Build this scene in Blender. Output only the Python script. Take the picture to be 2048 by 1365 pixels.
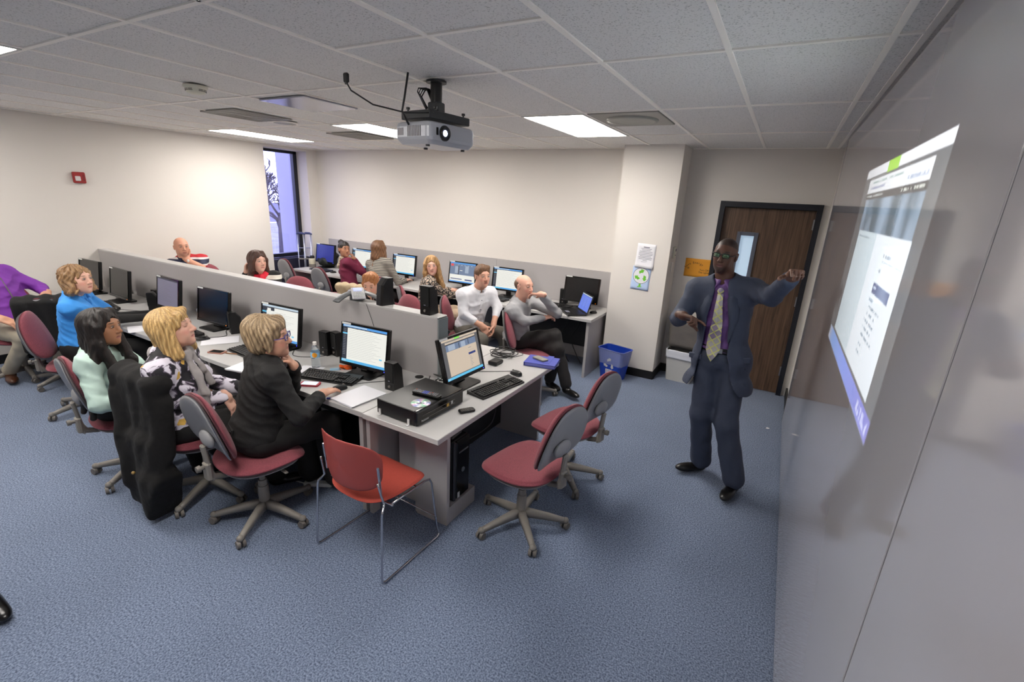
import bpy, bmesh, math, random
import numpy as np
from mathutils import Vector, Matrix, Euler
random.seed(7)
rng = np.random.default_rng(5)
PI = math.pi
for o in list(bpy.data.objects): bpy.data.objects.remove(o)
SC = bpy.context.scene
COL = SC.collection

# ------------------------------------------------------------ camera, world, exposure
def cam_axes(yaw, pitch, roll):
    cy, sy = math.cos(yaw), math.sin(yaw)
    f0 = Vector((-sy, cy, 0)); r0 = Vector((cy, sy, 0)); u0 = Vector((0, 0, 1))
    f = math.cos(pitch)*f0 + math.sin(pitch)*u0; u = -math.sin(pitch)*f0 + math.cos(pitch)*u0
    r = math.cos(roll)*r0 + math.sin(roll)*u; u2 = -math.sin(roll)*r0 + math.cos(roll)*u
    return r, u2, f
cam_d = bpy.data.cameras.new('camera'); cam = bpy.data.objects.new('camera', cam_d); COL.objects.link(cam)
r_, u_, f_ = cam_axes(0.504, -0.294, 0.051)
m = Matrix(((r_.x, u_.x, -f_.x, -0.327), (r_.y, u_.y, -f_.y, -0.118), (r_.z, u_.z, -f_.z, 2.037), (0, 0, 0, 1)))
cam.matrix_world = m
cam_d.sensor_width = 36; cam_d.lens = 936.7/2048*36; cam_d.clip_start = 0.02
SC.camera = cam
SC.view_settings.view_transform = 'Standard'; SC.view_settings.look = 'None'
SC.view_settings.exposure = 0.06; SC.view_settings.gamma = 1.0; SC.view_settings.use_curve_mapping = False
LAMP_STRENGTH = 24.5          # ceiling fluorescent panels
SKY_STRENGTH = 4.5
w = bpy.data.worlds.new('dusk_sky'); SC.world = w; w.use_nodes = True
bg = w.node_tree.nodes['Background']; bg.inputs[0].default_value = (0.48, 0.50, 1.0, 1); bg.inputs[1].default_value = SKY_STRENGTH

# room dimensions
H = 2.677; XL = -7.645; YF = 5.766; YD = 5.878; YC = 5.453; XC0 = -2.073; XC1 = -1.417; YB = -3.4; ZD = 0.737
PX0, PX1, PY0, PY1, PZ = XL, -2.36, 2.455, 2.565, 1.203       # partition between the back to back desks

# ------------------------------------------------------------ materials
def lin(c):
    return tuple(((x/12.92) if x <= 0.04045 else ((x+0.055)/1.055)**2.4) for x in c)
MATS = {}
def mat(name, rgb=(.5, .5, .5), rough=.5, metal=0, noise=None, bump=None, emit=None, trans=0, coat=0, spec=.5, attr=None, alpha=1, sheen=0):
    """rgb in sRGB 0..1 ; noise=(scale, amount) mottles colour ; bump=(scale, strength, dist)"""
    if name in MATS: return MATS[name]
    m = bpy.data.materials.new(name); m.use_nodes = True; nt = m.node_tree; N = nt.nodes; L = nt.links
    b = N['Principled BSDF']; c = lin(rgb) + (1,)
    b.inputs['Base Color'].default_value = c; b.inputs['Roughness'].default_value = rough; b.inputs['Metallic'].default_value = metal
    b.inputs['Specular IOR Level'].default_value = spec; b.inputs['Coat Weight'].default_value = coat; b.inputs['Coat Roughness'].default_value = .08
    b.inputs['Transmission Weight'].default_value = trans; b.inputs['Alpha'].default_value = alpha
    if sheen: b.inputs['Sheen Weight'].default_value = sheen
    if emit: b.inputs['Emission Color'].default_value = lin(emit[0]) + (1,); b.inputs['Emission Strength'].default_value = emit[1]
    tc = N.new('ShaderNodeTexCoord')
    src = None
    if attr:
        a = N.new('ShaderNodeAttribute'); a.attribute_name = 'Col'; src = a.outputs['Color']; L.new(src, b.inputs['Base Color'])
    if noise:
        n = N.new('ShaderNodeTexNoise'); n.inputs['Scale'].default_value = noise[0]; n.inputs['Detail'].default_value = 4
        L.new(tc.outputs['Object'], n.inputs['Vector'])
        mp = N.new('ShaderNodeMapRange'); mp.inputs[1].default_value = .3; mp.inputs[2].default_value = .7
        mp.inputs[3].default_value = 1-noise[1]; mp.inputs[4].default_value = 1+noise[1]; L.new(n.outputs['Fac'], mp.inputs[0])
        mx = N.new('ShaderNodeVectorMath'); mx.operation = 'SCALE'; L.new(mp.outputs[0], mx.inputs['Scale'])
        if src: L.new(src, mx.inputs[0])
        else: mx.inputs[0].default_value = c[:3]
        L.new(mx.outputs[0], b.inputs['Base Color'])
    if bump:
        n = N.new('ShaderNodeTexNoise'); n.inputs['Scale'].default_value = bump[0]; n.inputs['Detail'].default_value = 3 if bump[0] > 50 else .8
        L.new(tc.outputs['Object'], n.inputs['Vector'])
        bp = N.new('ShaderNodeBump'); bp.inputs['Strength'].default_value = bump[1]; bp.inputs['Distance'].default_value = bump[2]
        L.new(n.outputs['Fac'], bp.inputs['Height']); L.new(bp.outputs[0], b.inputs['Normal'])
    MATS[name] = m; return m
def nodes(m): return m.node_tree.nodes, m.node_tree.links, m.node_tree.nodes['Principled BSDF']

# ------------------------------------------------------------ scene objects
def tag(o, label=None, cat=None, group=None, kind=None):
    if label: o['label'] = label
    if cat: o['category'] = cat
    if group: o['group'] = group
    if kind: o['kind'] = kind
    return o
def empty(name, loc=(0, 0, 0), rz=0, label=None, cat=None, group=None):
    o = bpy.data.objects.new(name, None); COL.objects.link(o); o.empty_display_size = .05
    o.location = loc; o.rotation_euler = (0, 0, rz); return tag(o, label, cat, group)
KIDS = {}
def adopt(o, parent):
    if parent is not None:
        o.parent = parent; KIDS.setdefault(parent.name, []).append(o)
def copy_tree(o, parent=None):
    c = o.copy(); COL.objects.link(c)
    if parent is not None: adopt(c, parent)
    for ch in KIDS.get(o.name, []): copy_tree(ch, c)
    return c
def place(o, loc, rz=None, label=None, cat=None, group=None):
    o.location = loc
    if rz is not None: o.rotation_euler = (0, 0, rz)
    return tag(o, label, cat, group)

class MB:
    """collects simple shapes into one mesh"""
    def __init__(s): s.v = []; s.f = []; s.mi = []; s.sm = []
    def add(s, vs, fs, mi=0, smooth=False):
        n = len(s.v); s.v += [tuple(p) for p in vs]; s.f += [tuple(n+i for i in f) for f in fs]
        s.mi += [mi]*len(fs); s.sm += [smooth]*len(fs); return s
    def box(s, c, d, mi=0, R=None, bev=0):
        x, y, z = d[0]/2, d[1]/2, d[2]/2
        if bev <= 0:
            vs = [(a*x, b*y, e*z) for e in (-1, 1) for a, b in ((-1, -1), (1, -1), (1, 1), (-1, 1))]
            fs = [(0, 3, 2, 1), (4, 5, 6, 7), (0, 1, 5, 4), (1, 2, 6, 5), (2, 3, 7, 6), (3, 0, 4, 7)]
        else:
            b = min(bev, x*.95, y*.95, z*.95); vs = []; 
            def ring(xx, yy, zz, bb): 
                o = []
                for (sx, sy) in ((-1, -1), (1, -1), (1, 1), (-1, 1)):
                    p1 = (sx*(xx-bb), sy*yy, zz); p2 = (sx*xx, sy*(yy-bb), zz)
                    o += [p1, p2] if sx*sy < 0 else [p2, p1]
                return o
            rs = [ring(x-b, y-b, -z, b*.6), ring(x, y, -z+b, b), ring(x, y, z-b, b), ring(x-b, y-b, z, b*.6)]
            for r in rs: vs += r
            fs = [tuple(range(7, -1, -1)), tuple(range(24, 32))]
            for k in range(3):
                for i in range(8):
                    j = (i+1) % 8; fs.append((k*8+i, k*8+j, k*8+8+j, k*8+8+i))
        out = []
        for p in vs:
            q = Vector(p)
            if R is not None: q = R @ q
            out.append(q+Vector(c))
        return s.add(out, fs, mi)
    def cyl(s, a, b, r1, r2=None, n=16, mi=0, cap=True, smooth=True):
        a = Vector(a); b = Vector(b); r2 = r1 if r2 is None else r2
        d = (b-a).normalized(); t = Vector((0, 0, 1)) if abs(d.z) < .9 else Vector((1, 0, 0))
        u = d.cross(t).normalized(); v = d.cross(u)
        vs = []
        for p, r in ((a, r1), (b, r2)):
            for i in range(n):
                th = 2*PI*i/n; vs.append(p+u*(r*math.cos(th))+v*(r*math.sin(th)))
        s.add(vs, [(i, i+n, (i+1) % n+n, (i+1) % n) for i in range(n)], mi, smooth)
        if cap:
            s.add(vs[:n], [tuple(range(n))], mi); s.add(vs[n:], [tuple(range(n-1, -1, -1))], mi)
        return s
    def tube(s, pts, r, n=8, mi=0, closed=False):
        P = [Vector(p) for p in pts]; m = len(P); rs = r if isinstance(r, (list, tuple)) else [r]*m
        vs = []; pu = None
        for i in range(m):
            if closed: d = P[(i+1) % m]-P[i-1]
            else: d = P[min(i+1, m-1)]-P[max(i-1, 0)]
            d = d.normalized() if d.length > 1e-9 else Vector((0, 0, 1))
            if pu is None:
                t = Vector((0, 0, 1)) if abs(d.z) < .9 else Vector((1, 0, 0)); u = d.cross(t).normalized()
            else:
                u = (pu-d*pu.dot(d)); u = u.normalized() if u.length > 1e-6 else d.orthogonal().normalized()
            pu = u; v = d.cross(u)
            for k in range(n):
                th = 2*PI*k/n; vs.append(P[i]+u*(rs[i]*math.cos(th))+v*(rs[i]*math.sin(th)))
        fs = []
        for i in range(m if closed else m-1):
            j = (i+1) % m
            for k in range(n): fs.append((i*n+k, i*n+(k+1) % n, j*n+(k+1) % n, j*n+k))
        if not closed: fs += [tuple(range(n-1, -1, -1)), tuple(range((m-1)*n, m*n))]
        return s.add(vs, fs, mi, True)
    def lathe(s, prof, c=(0, 0, 0), n=24, mi=0, R=None, smooth=True):
        vs = []
        for r, z in prof:
            for i in range(n):
                th = 2*PI*i/n; q = Vector((r*math.cos(th), r*math.sin(th), z))
                if R is not None: q = R @ q
                vs.append(q+Vector(c))
        fs = [(k*n+i, k*n+(i+1) % n, (k+1)*n+(i+1) % n, (k+1)*n+i) for k in range(len(prof)-1) for i in range(n)]
        s.add(vs, fs, mi, smooth)
        return s
    def prism(s, poly, h, M=None, mi=0, smooth=False):
        """poly: 2D points ccw in local xy, extruded 0..h along z, transformed by M"""
        n = len(poly); vs = [Vector((x, y, 0)) for x, y in poly]+[Vector((x, y, h)) for x, y in poly]
        if M is not None: vs = [M @ v for v in vs]
        s.add(vs, [tuple(range(n-1, -1, -1)), tuple(range(n, 2*n))], mi)
        s.add(vs, [(i, (i+1) % n, (i+1) % n+n, i+n) for i in range(n)], mi, smooth); return s
    def quad(s, a, b, c, d, mi=0): return s.add([a, b, c, d], [(0, 1, 2, 3)], mi)
    def sphere(s, c, r, n=14, mi=0):
        r = r if isinstance(r, (tuple, list)) else (r, r, r); vs = []; m = n//2+1
        for j in range(m+1):
            ph = PI*j/m
            for i in range(n):
                th = 2*PI*i/n; vs.append((c[0]+r[0]*math.sin(ph)*math.cos(th), c[1]+r[1]*math.sin(ph)*math.sin(th), c[2]+r[2]*math.cos(ph)))
        return s.add(vs, [(j*n+i, (j+1)*n+i, (j+1)*n+(i+1) % n, j*n+(i+1) % n) for j in range(m) for i in range(n)], mi, True)
    def build(s, name, mats, parent=None, loc=(0, 0, 0), rot=(0, 0, 0)):
        me = bpy.data.meshes.new(name); me.from_pydata(s.v, [], s.f)
        for mm in (mats if isinstance(mats, (list, tuple)) else [mats]): me.materials.append(mm)
        me.polygons.foreach_set('material_index', s.mi); me.polygons.foreach_set('use_smooth', s.sm)
        me.validate(); me.update()
        o = bpy.data.objects.new(name, me); COL.objects.link(o); o.location = loc; o.rotation_euler = rot
        adopt(o, parent); return o
def superellipse(w, h, n=40, e=2.6, taper=0):
    out = []
    for i in range(n):
        t = 2*PI*i/n; c, s_ = math.cos(t), math.sin(t)
        x = w/2*math.copysign(abs(c)**(2/e), c); y = h/2*math.copysign(abs(s_)**(2/e), s_)
        out.append((x*(1+taper*y/(h/2)), y))
    return out
def rrect(w, h, r, n=5):
    out = []
    for cx, cy, a0 in ((w/2-r, h/2-r, 0), (-w/2+r, h/2-r, PI/2), (-w/2+r, -h/2+r, PI), (w/2-r, -h/2+r, 1.5*PI)):
        for i in range(n+1):
            a = a0+PI/2*i/n; out.append((cx+r*math.cos(a), cy+r*math.sin(a)))
    return out
def text_obj(name, txt, size, material, loc, rot, parent=None, ext=.0006, align='CENTER'):
    cu = bpy.data.curves.new(name, 'FONT'); cu.body = txt; cu.size = size; cu.extrude = ext; cu.align_x = align; cu.align_y = 'CENTER'
    t = bpy.data.objects.new('tmp', cu); COL.objects.link(t)
    bpy.context.view_layer.update()
    me = bpy.data.meshes.new_from_object(t.evaluated_get(bpy.context.evaluated_depsgraph_get()))
    bpy.data.objects.remove(t)
    me.materials.clear(); me.materials.append(material)
    o = bpy.data.objects.new(name, me); COL.objects.link(o); o.location = loc; o.rotation_euler = rot
    adopt(o, parent); return o

# ------------------------------------------------------------ smooth bodies from distance fields
V = lambda *a: np.array(a, float)
def unit(a): a = np.asarray(a, float); n = np.linalg.norm(a); return a/n if n > 1e-9 else a
def rcone(a, b, r1, r2):
    a = np.asarray(a, float); b = np.asarray(b, float); d = b-a; L2 = max(float(d@d), 1e-9)
    def f(X, Y, Z):
        x = X-a[0]; y = Y-a[1]; z = Z-a[2]
        t = np.clip((x*d[0]+y*d[1]+z*d[2])/L2, 0, 1)
        return np.sqrt((x-t*d[0])**2+(y-t*d[1])**2+(z-t*d[2])**2)-(r1+(r2-r1)*t)
    R = max(r1, r2); return f, np.minimum(a-r1, b-r2)-0, np.maximum(a+r1, b+r2)
def ell(c, r, R=None):
    c = np.asarray(c, float); r = np.asarray(r, float)
    R = np.eye(3) if R is None else np.asarray(R, float)      # columns = local axes
    def f(X, Y, Z):
        x = X-c[0]; y = Y-c[1]; z = Z-c[2]
        u = x*R[0, 0]+y*R[1, 0]+z*R[2, 0]; v = x*R[0, 1]+y*R[1, 1]+z*R[2, 1]; w_ = x*R[0, 2]+y*R[1, 2]+z*R[2, 2]
        k0 = np.sqrt((u/r[0])**2+(v/r[1])**2+(w_/r[2])**2); k1 = np.sqrt((u/r[0]**2)**2+(v/r[1]**2)**2+(w_/r[2]**2)**2)
        return k0*(k0-1)/np.maximum(k1, 1e-6)
    e = np.sqrt(((R*r)**2).sum(1)); return f, c-e, c+e
def rbox(c, h, R=None, rad=.01):
    c = np.asarray(c, float); h = np.asarray(h, float); R = np.eye(3) if R is None else np.asarray(R, float)
    def f(X, Y, Z):
        x = X-c[0]; y = Y-c[1]; z = Z-c[2]
        q = [np.abs(x*R[0, i]+y*R[1, i]+z*R[2, i])-(h[i]-rad) for i in range(3)]
        o = np.sqrt(np.maximum(q[0], 0)**2+np.maximum(q[1], 0)**2+np.maximum(q[2], 0)**2)
        return o+np.minimum(np.maximum(q[0], np.maximum(q[1], q[2])), 0)-rad
    e = (np.abs(R)*h).sum(1); return f, c-e, c+e
def grow(p, g): 
    f, lo, hi = p; return (lambda X, Y, Z: f(X, Y, Z)-g), lo-g, hi+g
class SDF:
    def __init__(s, lo, hi, h):
        s.lo = np.asarray(lo, float); s.h = h; s.n = np.maximum(np.ceil((np.asarray(hi)-s.lo)/h).astype(int)+1, 4)
        s.F = np.full(tuple(s.n), .5, np.float32)
        s.ax = [(s.lo[i]+h*np.arange(s.n[i])).astype(np.float32) for i in range(3)]
    @classmethod
    def around(cls, prims, h, pad=.03):
        return cls(np.min([p[1] for p in prims], 0)-pad, np.max([p[2] for p in prims], 0)+pad, h)
    def _s(s, lo, hi, mrg):
        a = np.maximum(np.floor((lo-mrg-s.lo)/s.h).astype(int), 0); b = np.minimum(np.ceil((hi+mrg-s.lo)/s.h).astype(int)+1, s.n)
        if (b <= a).any(): return None
        return tuple(slice(a[i], b[i]) for i in range(3))
    def _ev(s, p, mrg):
        sl = s._s(p[1], p[2], mrg)
        if sl is None: return None, None
        return sl, p[0](s.ax[0][sl[0]][:, None, None], s.ax[1][sl[1]][None, :, None], s.ax[2][sl[2]][None, None, :])
    def add(s, p, k=0):
        sl, d = s._ev(p, k+3*s.h)
        if sl is None: return s
        a = s.F[sl]
        if k <= 0: s.F[sl] = np.minimum(a, d)
        else:
            hh = np.maximum(k-np.abs(a-d), 0)/k; s.F[sl] = np.minimum(a, d)-hh*hh*k/4
        return s
    def addl(s, ps, k=0):
        for p in ps: s.add(p, k)
        return s
    def sub(s, p, k=0):
        sl, d = s._ev(p, k+3*s.h)
        if sl is None: return s
        a = s.F[sl]; d = -d
        if k <= 0: s.F[sl] = np.maximum(a, d)
        else:
            hh = np.maximum(k-np.abs(a-d), 0)/k; s.F[sl] = np.maximum(a, d)+hh*hh*k/4
        return s
    def cut(s, n, p0):
        """remove the half space on the +n side of p0"""
        n = unit(n); o = float(n@np.asarray(p0))
        d = s.ax[0][:, None, None]*n[0]+s.ax[1][None, :, None]*n[1]+s.ax[2][None, None, :]*n[2]-o
        s.F = np.maximum(s.F, d.astype(np.float32)); return s
    def warp(s, fn):
        s.F = s.F+fn(s.ax[0][:, None, None], s.ax[1][None, :, None], s.ax[2][None, None, :]).astype(np.float32); return s
    def mesh(s):
        F = s.F; F[0] = F[-1] = .3; F[:, 0] = F[:, -1] = .3; F[:, :, 0] = F[:, :, -1] = .3
        I = F < 0; nx, ny, nz = F.shape
        c = np.zeros((nx-1, ny-1, nz-1), np.int8)
        for i in (0, 1):
            for j in (0, 1):
                for k in (0, 1): c += I[i:nx-1+i, j:ny-1+j, k:nz-1+k]
        act = np.argwhere((c > 0) & (c < 8))
        if len(act) == 0: return np.zeros((0, 3)), np.zeros((0, 4), int)
        idx = -np.ones(c.shape, np.int32); idx[tuple(act.T)] = np.arange(len(act))
        acc = np.zeros((len(act), 3)); cnt = np.zeros(len(act))
        for ax in range(3):
            o1, o2 = [q for q in range(3) if q != ax]
            for a in (0, 1):
                for b in (0, 1):
                    p = act.copy(); p[:, o1] += a; p[:, o2] += b; q = p.copy(); q[:, ax] += 1
                    f0 = F[tuple(p.T)]; f1 = F[tuple(q.T)]; mk = (f0 < 0) != (f1 < 0)
                    t = np.where(mk, f0/np.where(mk, f0-f1, 1), 0)
                    pos = p.astype(float); pos[:, ax] += t
                    acc[mk] += pos[mk]; cnt[mk] += 1
        Vt = s.lo+s.h*acc/cnt[:, None]; Q = []
        for ax in range(3):
            o1, o2 = (ax+1) % 3, (ax+2) % 3
            s0 = [slice(None)]*3; s1 = [slice(None)]*3; s0[ax] = slice(0, -1); s1[ax] = slice(1, None)
            mk = I[tuple(s0)] != I[tuple(s1)]; e = np.argwhere(mk)
            e = e[(e[:, o1] > 0) & (e[:, o2] > 0) & (e[:, o1] < F.shape[o1]-1) & (e[:, o2] < F.shape[o2]-1)]
            def cell(a, b): p = e.copy(); p[:, o1] -= a; p[:, o2] -= b; return idx[tuple(p.T)]
            q = np.stack([cell(1, 1), cell(0, 1), cell(0, 0), cell(1, 0)], 1)
            ins = I[tuple(e.T)]; q[~ins] = q[~ins][:, ::-1]; Q.append(q)
        Q = np.concatenate(Q); Q = Q[(Q >= 0).all(1)]
        return Vt, Q
def smooth_mesh(Vt, Q, it=2, lam=.5):
    for _ in range(it):
        acc = np.zeros_like(Vt); cnt = np.zeros(len(Vt))
        for a in range(4):
            b = (a+1) % 4
            np.add.at(acc, Q[:, a], Vt[Q[:, b]]); np.add.at(acc, Q[:, b], Vt[Q[:, a]]); np.add.at(cnt, Q[:, a], 1); np.add.at(cnt, Q[:, b], 1)
        Vt = Vt+(acc/np.maximum(cnt, 1)[:, None]-Vt)*lam
    return Vt
def np_obj(name, parts, mats, parent=None, origin=(0, 0, 0), color=None):
    """parts: list of (verts, quads, colours or None, material index)"""
    o_ = np.asarray(origin, float); vs = []; qs = []; cs = []; mi = []; n = 0
    for p in parts:
        v, q, c, k = p
        if len(v) == 0: continue
        vs.append(v-o_); qs.append(q+n); n += len(v); cs.append(c if c is not None else np.full((len(v), 3), .5)); mi.append(np.full(len(q), k))
    v = np.concatenate(vs); q = np.concatenate(qs); c = np.concatenate(cs); mi = np.concatenate(mi)
    me = bpy.data.meshes.new(name); me.vertices.add(len(v)); me.vertices.foreach_set('co', v.astype(np.float32).ravel())
    me.loops.add(len(q)*4); me.loops.foreach_set('vertex_index', q.astype(np.int32).ravel())
    me.polygons.add(len(q)); me.polygons.foreach_set('loop_start', np.arange(0, len(q)*4, 4, dtype=np.int32))
    for mm in (mats if isinstance(mats, (list, tuple)) else [mats]): me.materials.append(mm)
    me.update(calc_edges=True)
    me.polygons.foreach_set('use_smooth', np.ones(len(q), bool)); me.polygons.foreach_set('material_index', mi.astype(np.int32))
    at = me.color_attributes.new('Col', 'FLOAT_COLOR', 'POINT')
    at.data.foreach_set('color', np.concatenate([c, np.ones((len(c), 1))], 1).astype(np.float32).ravel())
    me.validate()
    o = bpy.data.objects.new(name, me); COL.objects.link(o); o.location = tuple(o_)
    if parent is not None:
        o.location = tuple(o_-np.array(parent.location)); adopt(o, parent)
    return o
# ------------------------------------------------------------ room shell
M_wall = mat('painted_wall', (.86, .84, .815), .75, bump=(300, .08, .001))
M_base = mat('black_baseboard', (.06, .055, .055), .5)
M_grid = mat('ceiling_grid', (.99, .975, .94), .5)
M_trimd = mat('dark_metal_frame', (.07, .08, .12), .4)
# ceiling tile with fissures
M_tile = mat('ceiling_tile', (.91, .905, .89), .9)
N, L, B = nodes(M_tile); tc = N.new('ShaderNodeTexCoord'); mp = N.new('ShaderNodeMapping'); mp.inputs['Scale'].default_value = (1, 1, 1)
L.new(tc.outputs['Object'], mp.inputs[0])
n1 = N.new('ShaderNodeTexNoise'); n1.inputs['Scale'].default_value = 130; n1.inputs['Detail'].default_value = 3; L.new(mp.outputs[0], n1.inputs['Vector'])
cr = N.new('ShaderNodeValToRGB'); cr.color_ramp.elements[0].position = .34; cr.color_ramp.elements[1].position = .43
cr.color_ramp.elements[0].color = lin((.74, .74, .72))+(1,); cr.color_ramp.elements[1].color = lin((.91, .905, .89))+(1,)
L.new(n1.outputs['Fac'], cr.inputs[0]); L.new(cr.outputs[0], B.inputs['Base Color'])
bp = N.new('ShaderNodeBump'); bp.inputs['Strength'].default_value = .3; bp.inputs['Distance'].default_value = .002; L.new(cr.outputs[0], bp.inputs['Height']); L.new(bp.outputs[0], B.inputs['Normal'])
# carpet
M_carpet = mat('blue_carpet', (.36, .44, .55), .95, sheen=.2)
N, L, B = nodes(M_carpet); tc = N.new('ShaderNodeTexCoord')
n1 = N.new('ShaderNodeTexNoise'); n1.inputs['Scale'].default_value = 120; n1.inputs['Detail'].default_value = 6; L.new(tc.outputs['Object'], n1.inputs['Vector'])
n2 = N.new('ShaderNodeTexNoise'); n2.inputs['Scale'].default_value = 3; L.new(tc.outputs['Object'], n2.inputs['Vector'])
cr = N.new('ShaderNodeValToRGB'); cr.color_ramp.elements[0].position = .32; cr.color_ramp.elements[1].position = .68
cr.color_ramp.elements[0].color = lin((.215, .27, .365))+(1,); cr.color_ramp.elements[1].color = lin((.53, .585, .685))+(1,)
L.new(n1.outputs['Fac'], cr.inputs[0])
mx = N.new('ShaderNodeVectorMath'); mx.operation = 'SCALE'; mr = N.new('ShaderNodeMapRange'); mr.inputs[3].default_value = .9; mr.inputs[4].default_value = 1.1
L.new(n2.outputs['Fac'], mr.inputs[0]); L.new(cr.outputs[0], mx.inputs[0]); L.new(mr.outputs[0], mx.inputs['Scale']); L.new(mx.outputs[0], B.inputs['Base Color'])
bp = N.new('ShaderNodeBump'); bp.inputs['Strength'].default_value = .25; bp.inputs['Distance'].default_value = .003; L.new(n1.outputs['Fac'], bp.inputs['Height']); L.new(bp.outputs[0], B.inputs['Normal'])

def struct(name, mb, m): return tag(mb.build(name, m), kind='structure')
struct('floor', MB().box(((XL+.1)/2-.2, (YD+YB)/2, -.05), (-XL+.9, YD-YB+.4, .1)), M_carpet)
TH = .12
struct('wall_right', MB().box((.04+TH/2, (YD+YB)/2, H/2), (TH, YD-YB+.4, H+.2)), M_wall)
# left wall with the window recess between y 4.78 and 5.56
WY0, WY1, WX = 4.78, 5.56, XL-.30
lw = MB()
lw.box((XL-.2, (WY0+YB-.2)/2, H/2), (.4, WY0-YB+.2, H+.2)); lw.box((XL-.2, (WY1+YF+.1)/2, H/2), (.4, YF+.1-WY1, H+.2))
lw.box((XL-.2, (WY0+WY1)/2, H+.03), (.4, WY1-WY0, .14))
struct('wall_left', lw, M_wall)
fw = MB(); fw.box(((XL-.1+XC0)/2, YF+.1, H/2), (XC0-XL+.1, .2, H+.2))
fw.box(((XC0+XC1)/2, (YC+YD+.08)/2, H/2), (XC1-XC0, YD+.08-YC, H+.2))
# door wall with opening x -1.015+.05 .. -.023-.05
DX0, DX1, DZ = -1.015, -.023, 2.135
fw.box(((XC1+DX0)/2, YD+.1, H/2), (DX0-XC1, .2, H+.2)); fw.box(((DX1+.14)/2, YD+.1, H/2), (.14-DX1, .2, H+.2))
fw.box(((DX0+DX1)/2, YD+.1, (DZ+H+.1)/2), (DX1-DX0, .2, H+.1-DZ))
struct('wall_back', fw, M_wall)
struct('wall_front', MB().box(((XL)/2, YB-.1, H/2), (-XL+.6, .2, H+.2)), M_wall)
struct('ceiling', MB().box(((XL+.1)/2-.1, (YD+YB)/2, H+.1), (-XL+.5, YD-YB+.4, .18)), M_tile)
# T-bar grid
gx = [-.11-.563*k for k in range(14)]; gy = [2.277+1.22*k for k in range(-6, 3)]
g = MB(); zb = H+.007
for x in gx:
    if x > XL: g.box((x, (YD+YB)/2, zb), (.024, YD-YB, .009))
for y in gy: g.box((XL/2, y, zb+.0006), (-XL, .024, .009))
g.box((-1.8, 1.667, zb+.0006), (1.12, .024, .009))
g.box((-1.5, 4.107, zb+.0006), (.56, .024, .009))
g.box((-.012, (YB+YD)/2, zb+.003), (.024, YD-YB, .014)); g.box((XL+.012, (YB+YF)/2, zb+.003), (.024, YF-YB, .014)); g.box((XL/2-.8, YF-.012, zb+.0035), (-XL-1.6, .024, .014)); g.box((-.7, YD-.012, zb+.0035), (1.4, .024, .014))
struct('trim_1', g, M_grid)
bb = MB(); hb = .10
bb.box((XC1+.006, (YC+YD)/2, hb/2), (.012, YD-YC+.012, hb)); bb.box(((XC0+XC1)/2, YC-.006, hb/2), (XC1-XC0+.012, .012, hb))
bb.box(((XC1+DX0)/2, YD-.006, hb/2), (DX0-XC1, .012, hb))
struct('baseboard_back', bb, M_base)
struct('baseboard_right', MB().box((.03, (YD+5.02)/2, hb/2), (.02, YD-5.02, hb)), M_base)
struct('baseboard_left', MB().box((XL+.006, (WY0+YB)/2, hb/2), (.012, WY0-YB, hb)), M_base)

# whiteboard sheets: glossy laminate from floor to ceiling on the right wall
M_board = mat('glossy_whiteboard', (.72, .71, .73), .07, coat=.6, spec=.55)
M_seam = mat('seam_strip', (.55, .54, .56), .4)
for y0, y1, lb in ((1.062, 5.02, 'tall glossy white board panel with a projected web page, left of the vertical seam'),
                   (YB+.02, 1.058, 'plain glossy white board panel at the right edge, right of the vertical seam')):
    bd = empty('whiteboard', (0, (y0+y1)/2, 0), 0, lb, 'whiteboard', 'glossy whiteboard panels')
    MB().box((.02, 0, (H-.03)/2+.01), (.04, y1-y0, H-.04), bev=.004).build('board_surface', M_board, bd)
    MB().box((.018, (y1-y0)/2 - .004, (H-.03)/2+.01), (.038, .006, H-.045)).build('edge_strip', M_seam, bd)

# door
M_wood = mat('dark_walnut_door', (.30, .22, .17), .45)
N, L, B = nodes(M_wood); tc = N.new('ShaderNodeTexCoord'); mp = N.new('ShaderNodeMapping'); mp.inputs['Scale'].default_value = (38, 38, 1.6)
L.new(tc.outputs['Object'], mp.inputs[0]); n1 = N.new('ShaderNodeTexNoise'); n1.inputs['Scale'].default_value = 1.6; n1.inputs['Detail'].default_value = 6; n1.inputs['Distortion'].default_value = .6
L.new(mp.outputs[0], n1.inputs['Vector']); cr = N.new('ShaderNodeValToRGB'); cr.color_ramp.elements[0].position = .3; cr.color_ramp.elements[1].position = .72
cr.color_ramp.elements[0].color = lin((.25, .18, .135))+(1,); cr.color_ramp.elements[1].color = lin((.43, .33, .25))+(1,); L.new(n1.outputs['Fac'], cr.inputs[0]); L.new(cr.outputs[0], B.inputs['Base Color'])
M_steel = mat('brushed_steel', (.72, .72, .72), .3, 1)
M_glassd = mat('pane_glow', (.75, .82, .86), .15, emit=((.7, .8, .9), .55))  # emission stands in for light coming through the door pane
d = empty('door_1', ((DX0+DX1)/2, YD+.02, 0)); tag(d, kind='structure')
fr = MB(); ww = DX1-DX0
for sx in (-1, 1): fr.box((sx*(ww/2-.025), 0, DZ/2), (.05, .12, DZ))
fr.box((0, 0, DZ-.03), (ww-.1, .12, .06)); fr.build('door_frame', M_trimd, d)
lf = MB(); lw_ = ww-.1; gx0, gx1, gz0, gz1 = -.24, -.09, 1.18, 1.78     # vision lite
lf.box(((-lw_/2+gx0)/2, .03, DZ/2-.03), (gx0+lw_/2, .045, DZ-.07)); lf.box(((lw_/2+gx1)/2, .03, DZ/2-.03), (lw_/2-gx1, .045, DZ-.07))
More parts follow.
